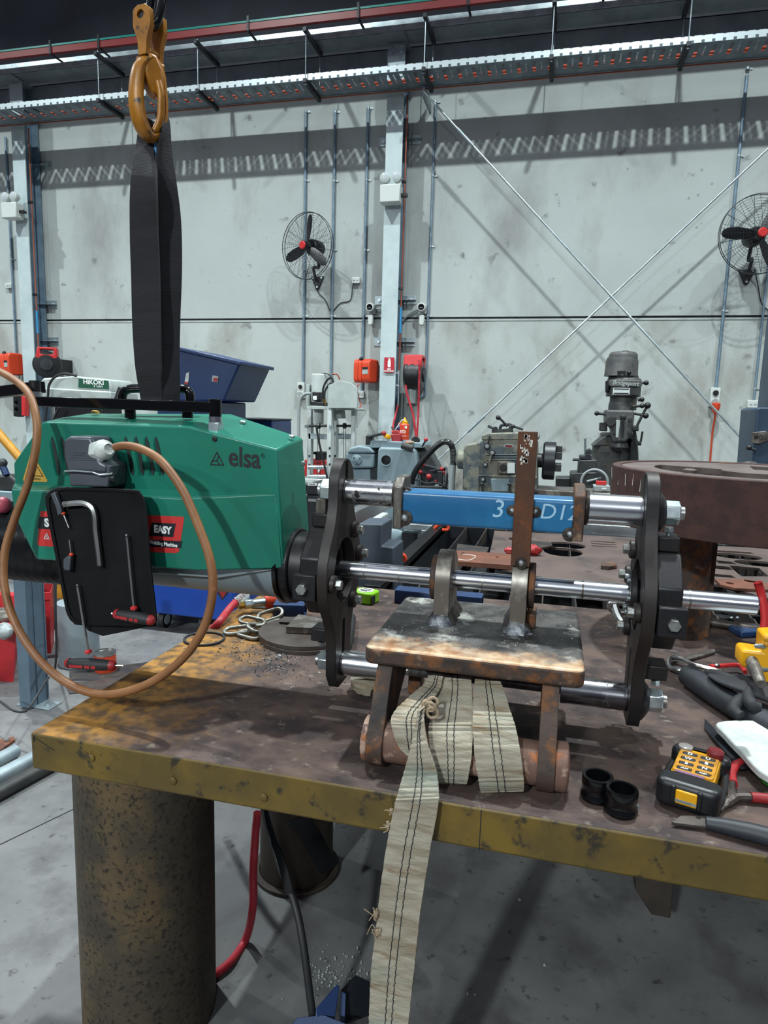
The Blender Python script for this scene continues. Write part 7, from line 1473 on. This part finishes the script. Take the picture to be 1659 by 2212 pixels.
# grey post
t = thing('steel_post', 'blue-grey C-section steel post standing bolted to the floor at the left', 'post', tuple(at(72, 1532, Z=0)))
f0 = at(43, 1530, Z=0); f1 = at(102, 1525, Z=0); x0, x1, y0 = f0.x, f0.x + (f1.x - f0.x) * .62, f0.y; dpt = .13; zt_ = at(60, 1225, Y=y0).z
b = MB(); b.prism([(x0, y0), (x1, y0), (x1, y0 + .03), (x1 - .006, y0 + .03), (x1 - .006, y0 + .05), (x1, y0 + .05), (x1, y0 + .1), (x1 - .006, y0 + .1), (x1 - .006, y0 + .12), (x1, y0 + .12), (x1, y0 + dpt), (x0, y0 + dpt)], 'z', .008, zt_ + .1); b.build('profile', 'tinted_post', t, bev=.002)
b = MB(); b.box2((x0 - .04, y0 + .02, 0), (x1 + .09, y0 + .11, .008)); q = b.build('base_plate', 'galvanised', t, bev=.002)
hexbolt('anchor_bolt', (x1 + .05, y0 + .06, .02), (0, 0, -1), .012, .012, 'zinc_bolt', q); hexbolt('anchor_bolt', (x0 - .022, y0 + .06, .02), (0, 0, -1), .012, .012, 'zinc_bolt', q)
# yellow stand B2
t = thing('yellow_stand', 'yellow steel stand marked B2 behind the tool mat', 'stand', tuple(at(135, 1400, Z=0)))
SY = 3.8; poly([(110, 1312), (180, 1300), (180, 1332), (132, 1342), (98, 1338), (98, 1306)], SY, .12, 'collar', 'yellow_stand', t, .006); poly([(112, 1296), (120, 1270), (124, 1232), (175, 1236), (175, 1306), (98, 1304)], SY + .1, .05, 'back_plate', 'yellow_stand', t, .008)
b = MB(); p = at(118, 1300, Y=SY + .06); b.lathe([(.1, 0), (.1, .012), (.085, .014)], p, (0, 0, 1), 26); b.build('cup', 'pit_black', t)
p = at(110, 1320, Y=SY - .003); text('B2', .055, p, (1, 0, .04), (0, 0, 1), 'red_dark', t, bold=.0004)
poly([(128, 1340), (182, 1336), (184, 1420), (128, 1420)], SY + .06, .05, 'foot', 'cabinet_black', t, .006); p0 = at(155, 1400, Y=SY + .08); MB().box2((p0.x - .12, SY, 0), (p0.x + .12, SY + .2, .05 if p0.z < .05 else p0.z)).build('base', 'cabinet_black', t)
# grey tube stand
p = at(172, 1432, Z=0); r = (at(210, 1380, Y=p.y).x - at(139, 1380, Y=p.y).x) / 2; t = thing('grey_standpipe', 'short grey pipe post rising behind the T-handle key', 'post', tuple(p)); MB().cyl((p.x, p.y, .004), (p.x, p.y, at(172, 1300, Y=p.y).z), r, n=32).build('pipe', 'girder_grey', t); MB().cyl((p.x, p.y, 0), (p.x, p.y, .004), r * 1.05, n=32).build('weld_foot', 'mill_dark', t)
# orange tin
p = at(228, 1448, Z=0); t = thing('orange_tin', 'small orange paint tin on the floor right of the T-handle key', 'tin', tuple(p)); r = (at(249, 1415, Y=p.y).x - at(210, 1415, Y=p.y).x) / 2; zt_ = at(230, 1408, Y=p.y).z
MB().lathe([(r * .97, 0), (r, .004), (r, zt_ - .012)], (p.x, p.y, 0), (0, 0, 1), 28).build('can', 'orange_plastic', t); MB().lathe([(r * 1.03, zt_ - .012), (r * 1.03, zt_), (r * .93, zt_), (r * .9, zt_ - .006), (.001, zt_ - .006)], (p.x, p.y, 0), (0, 0, 1), 28).build('lid', 'steel_ground', t)
# steel checker offcuts under the tin
for F, m, lb, th in (([(150, 1452), (330, 1430), (330, 1445), (290, 1470), (150, 1470)], 'slat_dark', 'dark flat steel sheet on the floor under the orange tin', .004), ([(140, 1478), (290, 1462), (330, 1480), (150, 1500)], 'cut_steel', 'grey flat steel sheet on the floor in front of the dark sheet', .006), ([(0, 1602), (30, 1596), (33, 1602), (0, 1626)], 'plate_orange', 'rusty base plate on the floor at the left edge', .012), ([(0, 1300), (40, 1295), (60, 1312), (0, 1330)], 'mill_dark', 'dark rubber sheet on the floor behind the red bins', .01)):
    W_ = [at(x, y, Z=0.0) for x, y in F]; b = MB(); b.loft([[v + V((0, 0, .0005)) for v in W_], [v + V((0, 0, th)) for v in W_]]); tag(b.build('floor_plate', m), lb, 'plate')
p = at(14, 1601, Z=.012); MB().lathe([(.012, 0), (.012, .012)], p, (0, 0, 1), 6).build('floor_bolt', 'zinc_bolt'); tag(bpy.data.objects['floor_bolt'], 'anchor bolt head on the rusty base plate at the left edge', 'bolt')
# pipes stacked on the floor lower left
def floorpipe(a, c, r, m, lb, hol=True):
    a, c = at(*a, Z=r), at(*c, Z=r); d = (c - a).normalized(); t = thing('floor_pipe', lb, 'pipe', tuple((a + c) / 2 - V((0, 0, r))), group='pipes lying on the floor'); MB().pipe(a, c, r, r * .86, 24).build('tube', m, t); return t
floorpipe((-60, 1672), (34, 1622), .03, 'galvanised', 'short galvanised pipe on the floor, farthest of the three pipes at the left')
floorpipe((-120, 1740), (130, 1608), .032, 'galvanised', 'galvanised pipe on the floor, the middle of the three pipes at the left')
floorpipe((-120, 1776), (150, 1630), .03, 'mill_dark', 'dark pipe on the floor, nearest of the three pipes at the left')
# thin black floor cables
t = thing('floor_cable', 'thin black cable drooping in front of the grey post', 'cable', tuple(at(60, 1540, Z=0)))
rod([(-30, 1500, 2.5), (0, 1515, 2.45), (25, 1533, 2.4), (48, 1538, 2.38), (62, 1530, 2.38), (82, 1500, 2.45), (105, 1463, 2.6)], 2.4, .0055, 'cable', 'black_rubber', t)
t = thing('hanging_cable', 'thin black cable hanging straight down right of the grey post', 'cable', tuple(at(119, 1445, Z=0)))
rod([(118, 1235, 1.62), (119, 1290, 2.1), (120, 1330, 2.6), (122, 1400, 3.0), (119, 1446, 3.1)], 3, .006, 'cable', 'black_rubber', t)
# ------------------------------------------------------------------ under the table
t = thing('air_hose', 'red air hose looping on the floor behind the front table leg', 'hose', tuple(at(470, 2110, Z=0)))
MB().tube(spline([at(556, 1756, Y=1.62), at(552, 1800, Y=1.62), at(547, 1880, Y=1.6), at(546, 1960, Y=1.58), at(530, 2030, Z=.012), at(490, 2085, Z=.012), at(430, 2118, Z=.012), at(330, 2130, Z=.012), at(240, 2110, Z=.012), at(198, 2060, Z=.012), at(190, 1990, Z=.012), at(196, 1910, Z=.012), at(215, 1850, Z=.012)], 8), .0115, 12).build('hose', 'red_hose', t)
t = thing('earth_cable', 'black cable with a torn plastic sleeve hanging under the table to the floor', 'cable', tuple(at(675, 2205, Z=0)))
MB().tube(spline([at(570, 1745, Y=1.5), at(583, 1800, Y=1.5), at(605, 1870, Y=1.48), at(628, 1925, Y=1.46), at(645, 1985, Y=1.43), at(658, 2060, Y=1.40), at(668, 2140, Y=1.38), at(676, 2205, Y=1.37), at(680, 2290, Y=1.4)], 8), .0095, 12).build('cable', 'black_rubber', t)
P_ = spline([at(572, 1748, Y=1.49), at(590, 1810, Y=1.485), at(608, 1860, Y=1.468), at(619, 1905, Y=1.45), at(624, 1928, Y=1.44)], 6); b = MB(); b.strap(P_, [V((.012, -.006, 0))] * 8 + [V((.014, -.004, 0))] * (len(P_) - 8), .003); b.build('torn_sleeve', 'black_gloss', t)
P_ = spline([at(640, 1770, Y=1.7), at(668, 1800, Y=1.72), at(690, 1840, Y=1.74), at(712, 1878, Y=1.76)], 6); b = MB(); b.strap(P_, [V((.02, .02, .008))] * len(P_), .003); o = tag(b.build('plastic_strip', 'black_gloss'), 'glossy black plastic strip leaning on the rear table leg', 'strip')
# dark blue part on the floor at the bottom
t = thing('blue_floor_stand', 'dark blue folded steel stand on the floor at the bottom of the photo', 'stand', tuple(at(720, 2212, Z=0)))
def face3(pts, th, m, nm):
    P = [at(x, y, Y=yy) for x, y, yy in pts]; n = (P[1] - P[0]).cross(P[2] - P[0]).normalized() * th; b = MB(); b.loft([P, [v + n for v in P]]); return b.build(nm, m, t, bev=.002)
face3([(683, 2178, 1.36), (728, 2126, 1.42), (734, 2130, 1.42), (722, 2212, 1.36), (680, 2230, 1.33)], .006, 'blue_tub', 'left_gusset')
face3([(736, 2138, 1.44), (768, 2105, 1.5), (798, 2119, 1.5), (800, 2190, 1.44), (742, 2212, 1.40)], .006, 'cabinet_black', 'end_cap')
face3([(630, 2212, 1.32), (642, 2197, 1.34), (700, 2192, 1.36), (760, 2215, 1.34), (800, 2290, 1.3), (630, 2290, 1.28)], .01, 'blue_tub', 'base_plate')
face3([(738, 2140, 1.43), (748, 2146, 1.43), (745, 2212, 1.38), (736, 2212, 1.38)], .03, 'blue_tub', 'web')
# crumbs of concrete on the floor
rr = random.Random(21); b = MB()
for k in range(110):
    p = at(rr.gauss(720, 45), rr.gauss(2105, 25), Z=.002); b.ball(p, rr.uniform(.001, .0035), 6)
for px, py, s in ((1122, 1943, .009), (1176, 2084, .006), (1010, 2146, .004), (1026, 2148, .004)): b.box(at(px, py, Z=.003), (s, s * .7, .005))
o = tag(b.build('floor_grit', 'grey_plastic'), 'fine pale grit scattered on the floor near the blue stand', 'grit'); o['kind'] = 'stuff'
